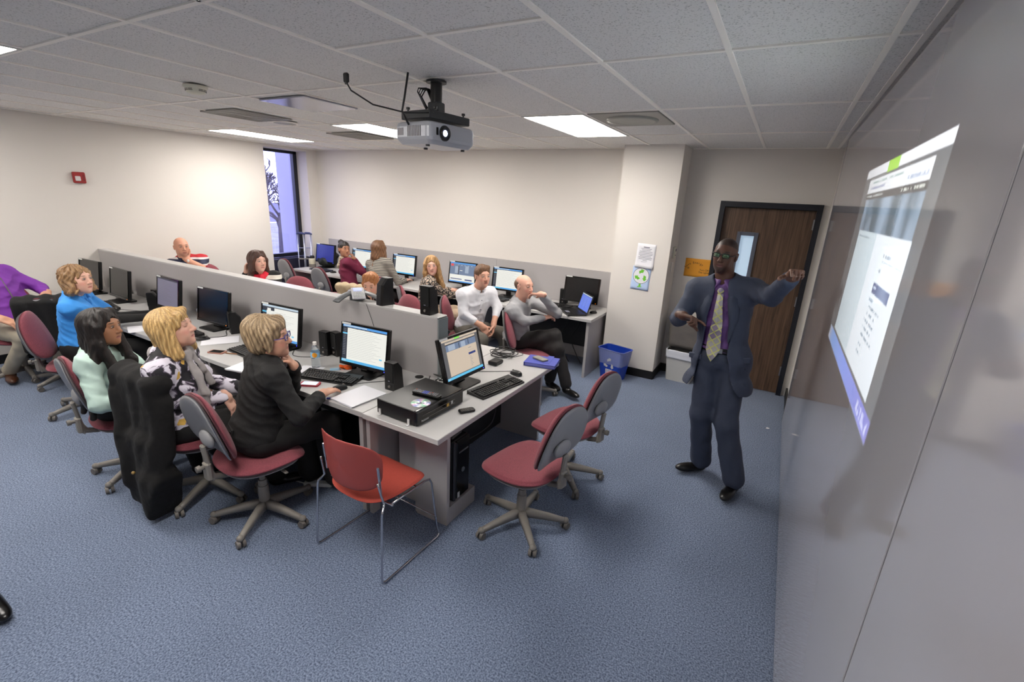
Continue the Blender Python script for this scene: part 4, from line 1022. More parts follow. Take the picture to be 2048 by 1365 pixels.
t = empty('blue_notebook', (-1.88, 3.235, ZD), math.radians(12), 'thick blue notebook at the far corner of the end desk', 'notebook'); MB().box((0, 0, .003), (.26, .21, .005), bev=.002).box((0, 0, .029), (.26, .21, .005), bev=.002).box((-.128, 0, .016), (.005, .21, .03)).build('cover', M_folder, t)
MB().box((.003, 0, .016), (.248, .20, .021)).build('pages', mat('page_edges', (.45, .47, .75), .8), t); MB().box((.05, .03, .0325), (.05, .20, .002)).build('elastic_band', M_folder, t)
def phone(x, y, z, rz, lb, case=M_black, scr=None, thick=.010):
    t = empty('phone', (x, y, z), rz, lb, 'phone', 'smartphones lying flat'); mb = MB(); mb.prism(rrect(.068, .132, .012, 4), thick); mb.build('case', case, t)
    mb = MB(); mb.prism(rrect(.058, .105, .004, 3), .0006, Matrix.Translation((0, 0, thick))); mb.build('screen', scr or M_blackg, t); return t
phone(-1.90, 3.24, ZD+.034, math.radians(70), 'grey phone lying on the blue notebook', mat('phone_grey', (.50, .50, .48), .4), mat('phone_grey2', (.58, .57, .52), .3))
t = phone(-2.985, 1.84, ZD, math.radians(-62), 'red cased phone with a lit screen beside the blazer woman', mat('phone_red', (.66, .10, .18), .4), mat('phone_lit', (.8, .85, .9), .2, emit=((.75, .82, .9), .6)), .013)
phone(-4.12, 1.85, ZD, math.radians(-68), 'black phone with rose gold edge next to the brown pen', mat('rose_gold', (.72, .52, .46), .35, .5))
phone(-3.95, 5.02, ZD, math.radians(-60), 'black phone at the far desk edge beside the white shirt')
def pen(x, y, rz, m, lb, L_=.14, r=.005):
    t = empty('pen', (x, y, ZD+.0055), rz, lb, 'pen', 'pens on the near desk'); mb = MB(); mb.cyl((-L_/2, 0, 0), (L_/2-.02, 0, 0), r, n=10); mb.cyl((L_/2-.02, 0, 0), (L_/2, 0, 0), r, .001, 10); mb.build('barrel', m, t)
    MB().box((-L_/2+.03, 0, r+.001), (.04, .003, .0015)).build('clip', M_lab, t); return t
pen(-2.66, 1.80, math.radians(50), mat('pen_blue', (.10, .18, .75), .3), 'blue pen beside the hand on the mouse'); pen(-3.98, 1.90, math.radians(20), mat('pen_brown', (.55, .38, .25), .4), 'brown beaded pen next to the black phone')

def papers(x, y, rz, n, lb, w_=.216, h_=.28, z=ZD, m=M_paper, grp=None):
    mb = MB(); rnd = random.Random(int(x*100)); 
    for k in range(n): mb.box((rnd.uniform(-.006, .006), rnd.uniform(-.006, .006), .0012+.0016*k), (w_, h_, .0012), R=Matrix.Rotation(rnd.uniform(-.05, .05), 3, 'Z'))
    return tag(mb.build('paper_stack', m, None, (x, y, z), (0, 0, rz)), lb, 'papers', grp)
papers(-2.565, 1.89, math.radians(-5), 7, 'stack of white paper beside the disc player'); papers(-3.62, 1.83, math.radians(14), 8, 'white papers behind the back of the blazer woman', .216, .28)
papers(-4.40, 2.04, math.radians(-30), 2, 'loose white sheets in front of the dark monitor'); papers(-5.25, 1.86, math.radians(-20), 3, 'white sheets under the outstretched arm'); papers(-3.80, 5.06, math.radians(10), 2, 'small white sheet at the far desk edge by the grey sweater', .15, .1)
papers(-3.22, 2.0, math.radians(20), 2, 'white sheet beside the water bottle', .16, .2)
M_nb = mat('black_cover', (.13, .13, .14), .5)
tag(MB().box((0, 0, .008), (.20, .26, .016), bev=.003).build('black_notebook', M_nb, None, (-5.66, 1.97, ZD), (0, 0, -.4)), 'flat black notebook in front of the dim monitor', 'notebook')
# water bottle
def bottle(x, y, z, lb, label_m):
    t = empty('water_bottle', (x, y, z), 0, lb, 'bottle', 'clear water bottles'); M_pet = mat('clear_plastic', (.92, .95, .97), .05, trans=.92)
    mb = MB(); mb.lathe([(.0005, .004), (.028, .0), (.032, .008), (.032, .03), (.030, .036), (.032, .042), (.032, .065), (.030, .072), (.0325, .08), (.0325, .13), (.030, .14), (.024, .16), (.014, .178), (.0125, .186), (.0125, .196), (.0005, .196)], n=28); mb.build('bottle_body', M_pet, t)
    mb = MB(); mb.lathe([(.0145, .182), (.0145, .202), (.013, .204), (.0005, .204)], n=20); mb.build('cap', M_white, t)
    mb = MB(); mb.lathe([(.0332, .086), (.0332, .128)], n=28); mb.build('label', label_m, t); return t
M_blab = mat('bottle_label', (.55, .75, .88), .5)
N, L, B = nodes(M_blab); tc = N.new('ShaderNodeTexCoord'); vd = N.new('ShaderNodeVectorMath'); vd.operation = 'DISTANCE'; vd.inputs[1].default_value = (.022, -.025, .108); L.new(tc.outputs['Object'], vd.inputs[0])
lt_ = N.new('ShaderNodeMath'); lt_.operation = 'LESS_THAN'; lt_.inputs[1].default_value = .019; L.new(vd.outputs['Value'], lt_.inputs[0]); mx = N.new('ShaderNodeMix'); mx.data_type = 'RGBA'; mx.inputs[6].default_value = lin((.55, .75, .88))+(1,); mx.inputs[7].default_value = lin((.93, .62, .15))+(1,)
L.new(lt_.outputs[0], mx.inputs[0]); L.new(mx.outputs[2], B.inputs['Base Color'])
bottle(-3.235, 2.09, ZD, 'clear water bottle with blue and orange label beside the keyboard', M_blab); bottle(-6.05, 5.18, ZD, 'clear water bottle beside the elbow of the maroon sweater', mat('label_clear', (.8, .85, .9), .4)); bottle(-3.93, 1.93-.06+.2, ZD, 'clear bottle with pale blue label behind the face of the blond woman', mat('label_blue', (.45, .75, .88), .5))
t = empty('wrapper', (-3.04, 2.20, ZD), .5, 'crumpled orange snack wrapper behind the keyboard', 'wrapper')
mb = MB(); rnd = random.Random(2); vs = [(-.05+.1*(i % 5)/4+rnd.uniform(-.008, .008), -.03+.06*(i//5)/3+rnd.uniform(-.006, .006), .004+rnd.uniform(0, .024)) for i in range(20)]
mb.add(vs+[(x, y, z-.003) for x, y, z in vs], [(j*5+i, j*5+i+1, j*5+i+6, j*5+i+5) for j in range(3) for i in range(4)]+[tuple(20+k for k in (j*5+i, j*5+i+5, j*5+i+6, j*5+i+1)) for j in range(3) for i in range(4)]); mb.build('foil', mat('orange_foil', (.95, .40, .10), .35), t)
MB().box((-.07, -.03, .004), (.07, .04, .006), R=Matrix.Rotation(.4, 3, 'Z')).build('foil_end', mat('blue_foil', (.6, .75, .85), .3), t)
tag(MB().box((-3.0, 2.24, ZD+.014), (.05, .03, .026), bev=.006).build('key_fob', M_black), 'small black fob behind the orange wrapper', 'key fob')
t = empty('snack_bag', (-4.27, 5.22, ZD), 0, 'yellow green snack bag in front of the blue photo page monitor', 'bag'); mb = MB(); pad(mb, superellipse(.26, .12, 30, 4), .028, .004, lambda v: Vector((v.x, v.y, v.z+.005+.006*math.sin(v.x*70)*math.cos(v.y*60)))); mb.build('bag', mat('lime_foil', (.75, .80, .25), .35, noise=(30, .2)), t)

# cables on the desks
cable([(-2.76, 1.96, ZD+.012), (-2.70, 2.10, ZD+.004), (-2.62, 2.20, ZD+.004), (-2.66, 2.32, ZD+.004), (-2.7, 2.42, ZD+.004)], .0022, 'thin mouse cable running to the partition')
cable([(-1.95, 2.93, ZD+.012), (-2.04, 2.88, ZD+.003), (-2.14, 2.80, ZD+.003), (-2.24, 2.72, ZD+.004), (-2.30, 2.6, ZD+.004)], .0022, 'thin mouse cable on the end desk')
cable([(-3.75, 2.30, ZD+.004), (-3.6, 2.16, ZD+.003), (-3.45, 2.22, ZD+.003), (-3.38, 2.34, ZD+.003)], .0025, 'thin black cable between monitor and speaker pair')
cable([(-4.53, 2.02, ZD+.010), (-4.50, 2.14, ZD+.003), (-4.66, 2.24, ZD+.003), (-4.75, 2.4, ZD+.003)], .0025, 'mouse cable curling behind the blond woman')
cable([(-6.16, 2.01, ZD+.010), (-6.0, 2.10, ZD+.003), (-5.92, 2.2, ZD+.003), (-6.2, 2.4, ZD+.003), (-6.5, 2.4, ZD+.003)], .0025, 'long thin cable curling around the middle speaker pair')
cable([(-3.05, 2.44, 1.205), (-2.98, 2.452, 1.0), (-2.96, 2.452, .8)], .002, 'thin phone cable down the near face of the partition')
for k, (x, y) in enumerate(((-2.65, 5.5), (-2.5, 5.55), (-3.2, 5.5))): cable([(x, y, .70), (x+.04, y+.02, .5), (x-.05, y, .3), (x+.06, y-.05, .1), (x+.15, y-.1, .01)], .006, 'black cables hanging under the far desk', grp='cables under the far desk')
cable([(-1.93, 2.6, .70), (-1.90, 2.5, .5), (-1.97, 2.33, .42), (-1.99, 2.22, .42)], .004, 'black cable falling behind the computer tower')

# computer tower in the cubby
t = empty('computer_tower', (-1.985, 2.105, .121), 0, 'black computer tower standing in the end desk cubby', 'computer')
MB().box((-.012, 0, .215), (.20, .175, .43), bev=.006).build('case', M_black, t)
MB().box((.095, .012, .215), (.022, .150, .425), bev=.008).build('front_panel', M_blackg, t); MB().box((.095, -.075, .215), (.024, .024, .43), bev=.006).build('side_trim', mat('tower_grey', (.22, .22, .24), .4), t)
MB().box((.107, .015, .34), (.003, .10, .010)).build('drive_trim', M_steel, t)
mb = MB(); mb.cyl((.105, .01, .20), (.110, .01, .20), .017, n=24); mb.build('badge', M_steel, t); MB().box((.107, -.035, .03), (.002, .022, .04)).build('sticker', M_lab, t)
tag(MB().box((0, 0, .010), (.10, .12, .018), bev=.003).build('spare_drive', mat('drive_grey', (.35, .37, .36), .4), None, (-1.97, 2.10, .552), (0, 0, .1)), 'grey drive lying on top of the computer tower', 'drive')
for k, (x, y, lb) in enumerate(((-2.95, 2.15, 'dark computer tower under the desk behind the blazer woman'), (-4.9, 2.15, 'dark computer tower under the desk behind the blond woman'))):
    t = empty('computer_tower', (x, y, .0), 0, lb, 'computer'); MB().box((0, 0, .215), (.18, .38, .43), bev=.006).build('case', M_black, t); MB().box((0, -.193, .215), (.17, .01, .42), bev=.004).build('front_panel', M_blackg, t)
t = empty('power_strip', (-2.90, 1.78, 0), .5, 'white power plug block lying on the carpet under the desk', 'power strip'); MB().box((0, 0, .014), (.20, .05, .028), bev=.005).build('strip', M_lab, t); mb = MB(); mb.tube([(-.1, 0, .01), (-.25, .05, .006), (-.4, .02, .006)], .004); mb.build('cord', M_lab, t)

# conference phone on the partition
M_cp = mat('phone_dark_grey', (.36, .37, .38), .4)
t = empty('conference_phone', (-3.22, 2.51, PZ), math.radians(-127), 'three legged grey conference phone on top of the partition', 'conference phone')
mb = MB()
for k in range(3):
    a = math.radians(-90+120*k); c_, s_ = math.cos(a), math.sin(a); rings = []
    for q in range(8):
        u = q/7; r0 = .02+.175*u; z = .062-.054*u**2.2+.004; hw = .055-.022*u+.012*u*u; 
        rings.append([(c_*r0-s_*y, s_*r0+c_*y, zz) for y, zz in ((-hw, z-.006), (-hw*.6, z+.004), (0, z+.009), (hw*.6, z+.004), (hw, z-.006), (0, z-.012))])
    loft(mb, rings)
mb.lathe([(.075, .058), (.07, .072), (.04, .078), (.0005, .078)]); mb.sm = [True]*len(mb.f); mb.cyl((0, 0, 0), (0, 0, .06), .06, .055); mb.build('housing', M_cp, t)
Rk = Matrix.Rotation(math.radians(30), 3, 'X')
MB().box((0, .085, .065), (.10, .16, .012), R=Matrix.Rotation(math.radians(-22), 3, 'X'), bev=.004).build('keypad_plate', mat('silver_plate', (.70, .70, .72), .35), t)
MB().box((0, .045, .089), (.065, .045, .002), R=Matrix.Rotation(math.radians(-22), 3, 'X')).build('display', mat('lcd', (.65, .68, .85), .3, emit=((.6, .65, .85), .7)), t)
mb = MB()
for r in range(4):
    for c in range(4): mb.box((-.03+c*.02, .085+r*.018, .0715-r*.0073+.003), (.013, .011, .004))
mb.build('keys', M_lab, t)

# crutches, jug and bag by the window
M_alu = mat('aluminium', (.72, .74, .80), .3, .9)
for k, (x, y, lb) in enumerate(((-7.53, 5.20, 'aluminium crutch leaning by the window, left one'), (-7.47, 5.29, 'aluminium crutch leaning by the window, right one'))):
    t = empty('crutch', (x, y, 0), math.radians(30), lb, 'crutch', 'aluminium crutches'); ln = math.radians(4); R = Matrix.Rotation(-ln, 3, 'X'); q = lambda a: R @ Vector(a)
    mb = MB(); 
    for s in (-1, 1): mb.tube([q((s*.055, 0, 1.28)), q((s*.05, 0, .75)), q((s*.02, 0, .42))], .009, 8)
    mb.cyl(q((0, 0, .05)), q((0, 0, .5)), .010); mb.build('frame', M_alu, t)
    mb = MB(); mb.tube([q((-.075, 0, 1.285)), q((-.03, 0, 1.30)), q((.03, 0, 1.30)), q((.075, 0, 1.285))], [.012, .02, .02, .012], 10); mb.build('underarm_pad', mat('pad_blue_grey', (.25, .28, .45), .8), t)
    MB().cyl(q((-.055, 0, .86)), q((.055, 0, .86)), .014).build('hand_grip', M_caster, t); MB().cyl(q((0, 0, .0)), q((0, 0, .06)), .018, .014).build('rubber_tip', M_black, t)
    mb = MB(); mb.cyl(q((-.055, 0, 1.05)), q((.055, 0, 1.05)), .006); mb.cyl(q((-.03, 0, .5)), q((.03, 0, .5)), .006); mb.build('crossbar', M_alu, t)
t = empty('travel_mug', (-7.33, 5.28, ZD), 0, 'pale travel mug with dark lid on the desk by the crutches', 'mug'); mb = MB(); mb.lathe([(.0005, 0), (.045, 0), (.055, .02), (.055, .13), (.04, .16), (.0005, .16)]); mb.build('body', mat('mug_cream', (.72, .70, .62), .4), t); mb = MB(); mb.lathe([(.042, .155), (.045, .18), (.035, .20), (.0005, .2)]); mb.build('lid', M_black, t)
MB().lathe([(.056, .0), (.058, .05), (.056, .06)]).build('sleeve', M_caster, t)
S = SDF.around([ell((-7.2, 5.52, .86), (.22, .15, .16))], .012, .05); S.add(ell((-7.22, 5.50, .83), (.20, .13, .10))); S.add(ell((-7.16, 5.55, .93), (.14, .10, .09)), .05); S.add(rcone((-7.26, 5.5, .98), (-7.1, 5.55, 1.0), .022, .02), .03); S.warp(lambda X, Y, Z: .012*np.sin(X*38+Y*20)*np.sin(Z*45)); S.cut((0, 0, -1), (0, 0, ZD+.001))
v, q = S.mesh(); bag_ = np_obj('black_bag', [(v, q, None, 0)], mat('bag_black', (.07, .09, .08), .7), None, (-7.2, 5.52, ZD)); tag(bag_, 'rumpled black bag on the far desk near the window', 'bag')

# bins
def tapered_bin(mb, w0, d0, w1, d1, h_, r, th=.004, mi=0):
    rings = []
    for f, z in ((0, 0), (1, h_)):
        rings.append([(x, y, z) for x, y in rrect(w0+(w1-w0)*f, d0+(d1-d0)*f, r, 5)])
    rings.append([(x, y, h_+.004) for x, y in rrect(w1+.014, d1+.014, r, 5)]); rings.append([(x, y, h_-.006) for x, y in rrect(w1+.016, d1+.016, r, 5)][:0] or [(x, y, h_+.004) for x, y in rrect(w1-2*th, d1-2*th, r, 5)])
    rings.append([(x, y, .01) for x, y in rrect(w0-2*th, d0-2*th, r, 5)]); loft(mb, rings, mi); mb.sm = [False]*len(mb.sm); return mb
M_bluep = mat('recycle_blue', (.10, .25, .68), .4); M_film = mat('clear_film', (.85, .88, .95), .2, alpha=.16); M_filmg = mat('grey_film', (.42, .40, .38), .3, bump=(9, 1, .02)); M_filmw = mat('white_film', (.86, .87, .90), .35, bump=(12, .6, .01))
def liner(name, m, par, w_, d_, z0, z1, amp=.004, flare=0, seed=1, fold=True, r=.05):
    mb = MB(); rnd = random.Random(seed); rings = []; nz_ = 9
    ph = [rnd.uniform(0, 6) for _ in range(8)]
    for j in range(nz_):
        u = j/(nz_-1); z = z0+(z1-z0)*u; rr = []
        base = rrect(w_+flare*u, d_+flare*u*.7, r, 7); n = len(base)
        for i, (x, y) in enumerate(base):
            k = 1+amp*12*(math.sin(z*90+ph[i % 4]+i*.9)+.6*math.sin(z*160+i*2.1))*(.35+.65*math.sin(PI*u)); rr.append((x*k, y*k, z+.004*math.sin(i*1.7)))
        rings.append(rr)
    n = len(rings[0]); vs = [p for q in rings for p in q]; mb.add(vs, [(k*n+i, k*n+(i+1) % n, (k+1)*n+(i+1) % n, (k+1)*n+i) for k in range(nz_-1) for i in range(n)], 0, True); o = mb.build(name, m, par)
    so = o.modifiers.new('thickness', 'SOLIDIFY'); so.thickness = .001; return o
t = empty('recycling_bin', (-1.84, 5.22, 0), math.radians(-14), 'blue recycling bin with a clear plastic liner beside the column', 'bin')
tapered_bin(MB(), .26, .19, .35, .25, .37, .04).build('tub', M_bluep, t); liner('liner', M_film, t, .325, .235, .19, .38, .0012, .035, 3)
mb = MB()
for k in range(3):
    a = math.radians(90+120*k)
    q2 = [(-.03, -.010), (.008, -.010), (.008, -.020), (.034, .004), (.008, .028), (.008, .016), (-.022, .016)]; c_, s_ = math.cos(a-PI/2+.5), math.sin(a-PI/2+.5)
    mb.prism([(.048*math.cos(a)+x*c_-y*s_, .048*math.sin(a)+x*s_+y*c_) for x, y in q2], .001, Matrix.Translation((.0, -.1145, .20)) @ Matrix.Rotation(PI/2+.08, 4, 'X'))
mb.build('recycling_symbol', M_white, t); MB().box((0, -.105, .095), (.085, .002, .07), R=Matrix.Rotation(.08, 3, 'X')).build('label', M_white, t)
text_obj('lettering', 'CAN\nHELP', .03, M_bluep, (0, -.1065, .097), (PI/2+.08, 0, 0), t)
t = empty('waste_bin', (-1.13, 5.68, 0), math.radians(-3), 'grey white waste bin with white bag folded over its rim', 'bin')
tapered_bin(MB(), .29, .22, .35, .27, .38, .03).build('tub', mat('bin_grey', (.74, .74, .73), .45), t); liner('bag', M_filmw, t, .36, .285, .29, .392, .0006, .012, 5)
t = empty('waste_bin', (-1.14, 5.72, .39), 0, 'tall dark bin full of grey film bag standing in the white bin', 'bin', None)
mb = MB(); tapered_bin(mb, .30, .20, .36, .26, .33, .03); mb.build('tub', mat('bin_dark', (.20, .19, .19), .5), t); liner('bag', M_filmg, t, .345, .25, .03, .345, .0018, .03, 7); liner('bag_rim', mat('rim_dark', (.12, .11, .11), .5), t, .30, .2, .33, .37, .004, .0, 9)
# floor scraps
mb = MB(); mb.add([(0, 0, .002), (.03, .005, .006), (.035, .03, .002), (.01, .028, .008), (0, 0, 0), (.03, .005, .003), (.035, .03, 0), (.01, .028, .004)], [(0, 1, 2, 3), (7, 6, 5, 4), (0, 4, 5, 1), (1, 5, 6, 2), (2, 6, 7, 3), (3, 7, 4, 0)]); tag(mb.build('paper_scrap', M_paper, None, (-.135, 4.78, 0)), 'tiny crumpled paper scrap on the carpet near the door', 'scrap')
# ------------------------------------------------------------ people
def skin_mat(name, rough=.5):
    m = mat(name, (.8, .6, .5), rough, attr=True, bump=(240, .05, .0006))
    m.node_tree.nodes['Principled BSDF'].inputs['Subsurface Weight'].default_value = .06; m.node_tree.nodes['Principled BSDF'].inputs['Subsurface Radius'].default_value = (.012, .005, .003); return m
M_skin = skin_mat('skin'); M_eye = mat('eye', (.9, .9, .9), .3, attr=True, spec=.3)
def hair_mat(name):
    m = mat(name, (.3, .2, .1), .5, attr=True); N, L, B = nodes(m); tc = N.new('ShaderNodeTexCoord'); mp = N.new('ShaderNodeMapping'); mp.inputs['Scale'].default_value = (260, 260, 14); L.new(tc.outputs['Object'], mp.inputs[0])
    n = N.new('ShaderNodeTexNoise'); n.inputs['Scale'].default_value = 1; n.inputs['Detail'].default_value = 3; n.inputs['Distortion'].default_value = .4; L.new(mp.outputs[0], n.inputs['Vector'])
    mr = N.new('ShaderNodeMapRange'); mr.inputs[1].default_value = .3; mr.inputs[2].default_value = .7; mr.inputs[3].default_value = .55; mr.inputs[4].default_value = 1.35; L.new(n.outputs['Fac'], mr.inputs[0])
    vs = N.new('ShaderNodeVectorMath'); vs.operation = 'SCALE'; src = B.inputs['Base Color'].links[0].from_socket; L.new(src, vs.inputs[0]); L.new(mr.outputs[0], vs.inputs['Scale']); L.new(vs.outputs[0], B.inputs['Base Color'])
    bp = N.new('ShaderNodeBump'); bp.inputs['Strength'].default_value = .6; bp.inputs['Distance'].default_value = .004; L.new(n.outputs['Fac'], bp.inputs['Height']); L.new(bp.outputs[0], B.inputs['Normal']); return m
M_hair = hair_mat('hair')
def cloth(name, rgb, rough=.85, b=(14, .8, .025), noise=None, sheen=0): return mat(name, rgb, rough, bump=b, noise=noise, sheen=sheen)
def rotz(a): c, s = math.cos(a), math.sin(a); return np.array([[c, -s, 0], [s, c, 0], [0, 0, 1]])
def head_frame(yaw, pitch=0, roll=0):
    """columns right, forward, up; yaw compass degrees, pitch + looks up, roll + tilts to own right"""
    y, p, r = map(math.radians, (yaw, pitch, roll)); R = rotz(-y)
    Rx = np.array([[1, 0, 0], [0, math.cos(p), -math.sin(p)], [0, math.sin(p), math.cos(p)]]); Ry = np.array([[math.cos(r), 0, math.sin(r)], [0, 1, 0], [-math.sin(r), 0, math.cos(r)]])
    return R @ Rx @ Ry
def head_prims(hd):
    R, C, s, w_ = hd['R'], hd['c'], hd.get('s', 1), hd.get('w', 1)
    T = lambda x, y, z: C+R @ (np.array([x*w_, y, z])*s)
    E = lambda c, r: ell(T(*c), np.array([r[0]*w_, r[1], r[2]])*s, R); K = lambda a, b, r1, r2: rcone(T(*a), T(*b), r1*s, r2*s)
    j = hd.get('jaw', 1)
    return T, E, K, [(E((0, -.014, .034), (.076, .096, .084)), .0), (E((0, .022, -.022), (.062, .066, .088)), .03), (E((0, .036, -.078), (.044*j, .046, .034)), .03), (K((0, .070, -.098), (0, .062, -.102), .017*j, .018*j), .02),
        (K((-.030, .056, -.022), (-.026, .058, -.05), .026, .022), .02), (K((.030, .056, -.022), (.026, .058, -.05), .026, .022), .02), (K((-.034, .074, .030), (.034, .074, .030), .012, .012), .02)]
def build_head(S, hd, neck_base, neck_r):
    T, E, K, P = head_prims(hd); s = hd.get('s', 1)
    for p, k in P: S.add(p, k)
    for sx in (-1, 1):
        S.sub(ell(T(sx*.031, .099, .010), np.array((.017, .015, .012))*s, hd['R']), .012)
        S.add(ell(T(sx*.031, .0775, .010), np.array((.0155, .0125, .0125))*s, hd['R']), .004)
        S.add(K((sx*.017, .0865, .0158), (sx*.045, .0815, .0145), .0038, .0034), .004)
        S.add(E((sx*.0775, -.012, -.004), (.008, .017, .031)), .008); S.add(K((sx*.083, -.022, .018), (sx*.081, -.018, -.02), .005, .004), .006); S.sub(E((sx*.088, -.008, -.002), (.006, .009, .015)), .004)
        S.add(E((sx*.0115, .094, -.033), (.0085, .010, .0075)), .007)
    S.add(K((0, .084, .016), (0, .107, -.027), .0085, .0115), .012)
    S.add(K((-.019, .0745, -.0600), (.019, .0745, -.0600), .0055, .0055), .008); S.add(K((0, .0805, -.058), (0, .081, -.060), .0065, .0065), .008)
    S.add(K((-.014, .0765, -.0725), (.014, .0765, -.0725), .0068, .0068), .008); S.sub(K((-.020, .0860, -.0660), (.020, .0860, -.0660), .0022, .0022), .003)
    S.add(rcone(T(0, -.022, -.055), neck_base, neck_r, neck_r*1.08), .03)
def skin_color(hd, base, lip, brow, beard=None, scalp=None, blush=None):
    base = np.array(lin(base)); lip = np.array(lin(lip)); brow = np.array(lin(brow))
    def f(v):
        s = hd.get('s', 1); q = (v-hd['c']) @ hd['R']/s; q[:, 0] /= hd.get('w', 1); c = np.tile(base, (len(v), 1))
        near = (np.abs(q) < .2).all(1)
        def mixin(mask, col, a=1): m = np.clip(mask, 0, 1)[:, None]*a*near[:, None]; return c*(1-m)+np.array(col)*m
        if blush is not None:
            for sx in (-1, 1): c = mixin(1.2-np.linalg.norm((q-[sx*.042, .07, -.03])/[.025, .03, .022], axis=1), lin(blush), .5)
            c = mixin(1.2-np.linalg.norm((q-[0, .11, -.026])/[.014, .02, .014], axis=1), lin(blush), .4)
        if beard is not None: c = mixin(2.2*(1.05-np.linalg.norm((q-[0, .05, -.088])/[.062, .062, .045], axis=1)), lin(beard), .8)
        if scalp is not None: c = mixin(5*np.minimum((q[:, 2]-.045-.5*np.maximum(q[:, 1]-.0, -.1)*.9)/.03, 1), lin(scalp), .9); 
        c = mixin(3*(1.1-np.linalg.norm((q-[0, .084, -.0660])/[.024, .022, .0105], axis=1)), lip, .75)
        c = mixin(4*(1.05-np.linalg.norm((q-[0, .086, -.0662])/[.021, .03, .0020], axis=1)), lip*.35, .7)
        for sx in (-1, 1):
            c = mixin(3*(1.1-np.linalg.norm((q-[sx*.033, .088, .0345-.0])/[.019, .03, .0045], axis=1)), brow, .85)
            c = mixin(2*(1.15-np.linalg.norm((q-[sx*.031, .09, .0165])/[.0165, .03, .0042], axis=1)), brow*.6, .75)
            c = mixin(2*(1.15-np.linalg.norm((q-[sx*.031, .09, .002])/[.015, .03, .0022], axis=1)), brow, .35)
        return c
    return f
def eye_parts(hd, iris=(.25, .16, .1), closed=0):
    out = []
    s = hd.get('s', 1); R = hd['R']; w_ = hd.get('w', 1)
    n = 16
    for sx in (-1, 1):
        vs = []; cs = []
        for i in range(9):
            a = i/8*PI*.55
            for k in range(n):
                b = 2*PI*k/n; vs.append((math.sin(a)*math.cos(b)*.0135, math.cos(a)*.0052, math.sin(a)*math.sin(b)*(.0048 if not closed else .001))); cs.append((.01, .01, .01) if i < 2 else (lin(iris) if i < 4 else (.42, .40, .38)))
        vs = np.array(vs); q = np.array([(i*n+k, (i+1)*n+k, (i+1)*n+(k+1) % n, i*n+(k+1) % n) for i in range(8) for k in range(n)])[:, ::-1]
        vs = (vs+[sx*.031, .0862, .009])*[w_, 1, 1]*s; out.append((hd['c']+vs @ R.T, q, np.array(cs), 1))
    return out
def hand_prims(W, d, n, side, curl=(.3, .4, .3), thumb=.5, spread=.06, s=1, index=None):
    """W wrist, d finger direction, n palm direction, side +1 right hand / -1 left"""
    W = np.asarray(W, float); d = unit(d); n = unit(np.asarray(n, float)-d*np.dot(n, d)); a = np.cross(d, n)*side      # a points to the thumb side
    R = np.stack([a, d, n], 1); P = [(rbox(W+d*.045*s, np.array((.038, .048, .0125))*s, R, .012*s), 0), (ell(W+d*.03*s+a*.022*s+n*.006*s, np.array((.018, .032, .016))*s, R), .012), (rcone(W-d*.03*s, W+d*.01*s, .0265*s, .026*s), .02)]
    for i in range(4):
        off = (.029, .0098, -.0095, -.0275)[i]; L_ = (.070, .078, .073, .058)[i]*s; r = (.0086, .0088, .0084, .0075)[i]*s
        p = W+d*(.089, .093, .090, .083)[i]*s+a*off*s; dd = unit(d+a*(1.5-i)*spread); cc = curl
        if index is not None and i == 0: cc = index
        ang = 0
        for j, f in enumerate((.45, .30, .25)):
            ang += cc[j]; dj = unit(dd*math.cos(ang)+n*math.sin(ang)); q = p+dj*L_*f; P.append((rcone(p, q, r*(1-.08*j), r*(1-.08*(j+1))), .005 if j else .008)); p = q
    p = W+d*.022*s+a*.030*s+n*.004*s; td = unit(d*.55+a*(.85-thumb*.5)+n*(.15+thumb*.55))
    for j, (l_, r) in enumerate(((.040, .0125), (.032, .0105), (.024, .0095))):
        q = p+td*l_*s; P.append((rcone(p, q, r*s, r*.9*s), .008)); p = q; td = unit(td+d*.25+n*thumb*.25-a*thumb*.15)
    return P
def ik(a, b, l1, l2, hint):
    a = np.asarray(a, float); b = np.asarray(b, float); d = b-a; L_ = np.linalg.norm(d); L_ = min(L_, (l1+l2)*.999); u = unit(d); x = (l1*l1-l2*l2+L_*L_)/(2*L_); h_ = math.sqrt(max(l1*l1-x*x, 0)); hv = np.asarray(hint, float); hv = unit(hv-u*np.dot(hv, u)); return a+u*x+hv*h_
def mean_dist_mesh(S, it=1, lam=.5): v, q = S.mesh(); return smooth_mesh(v, q, it, lam), q

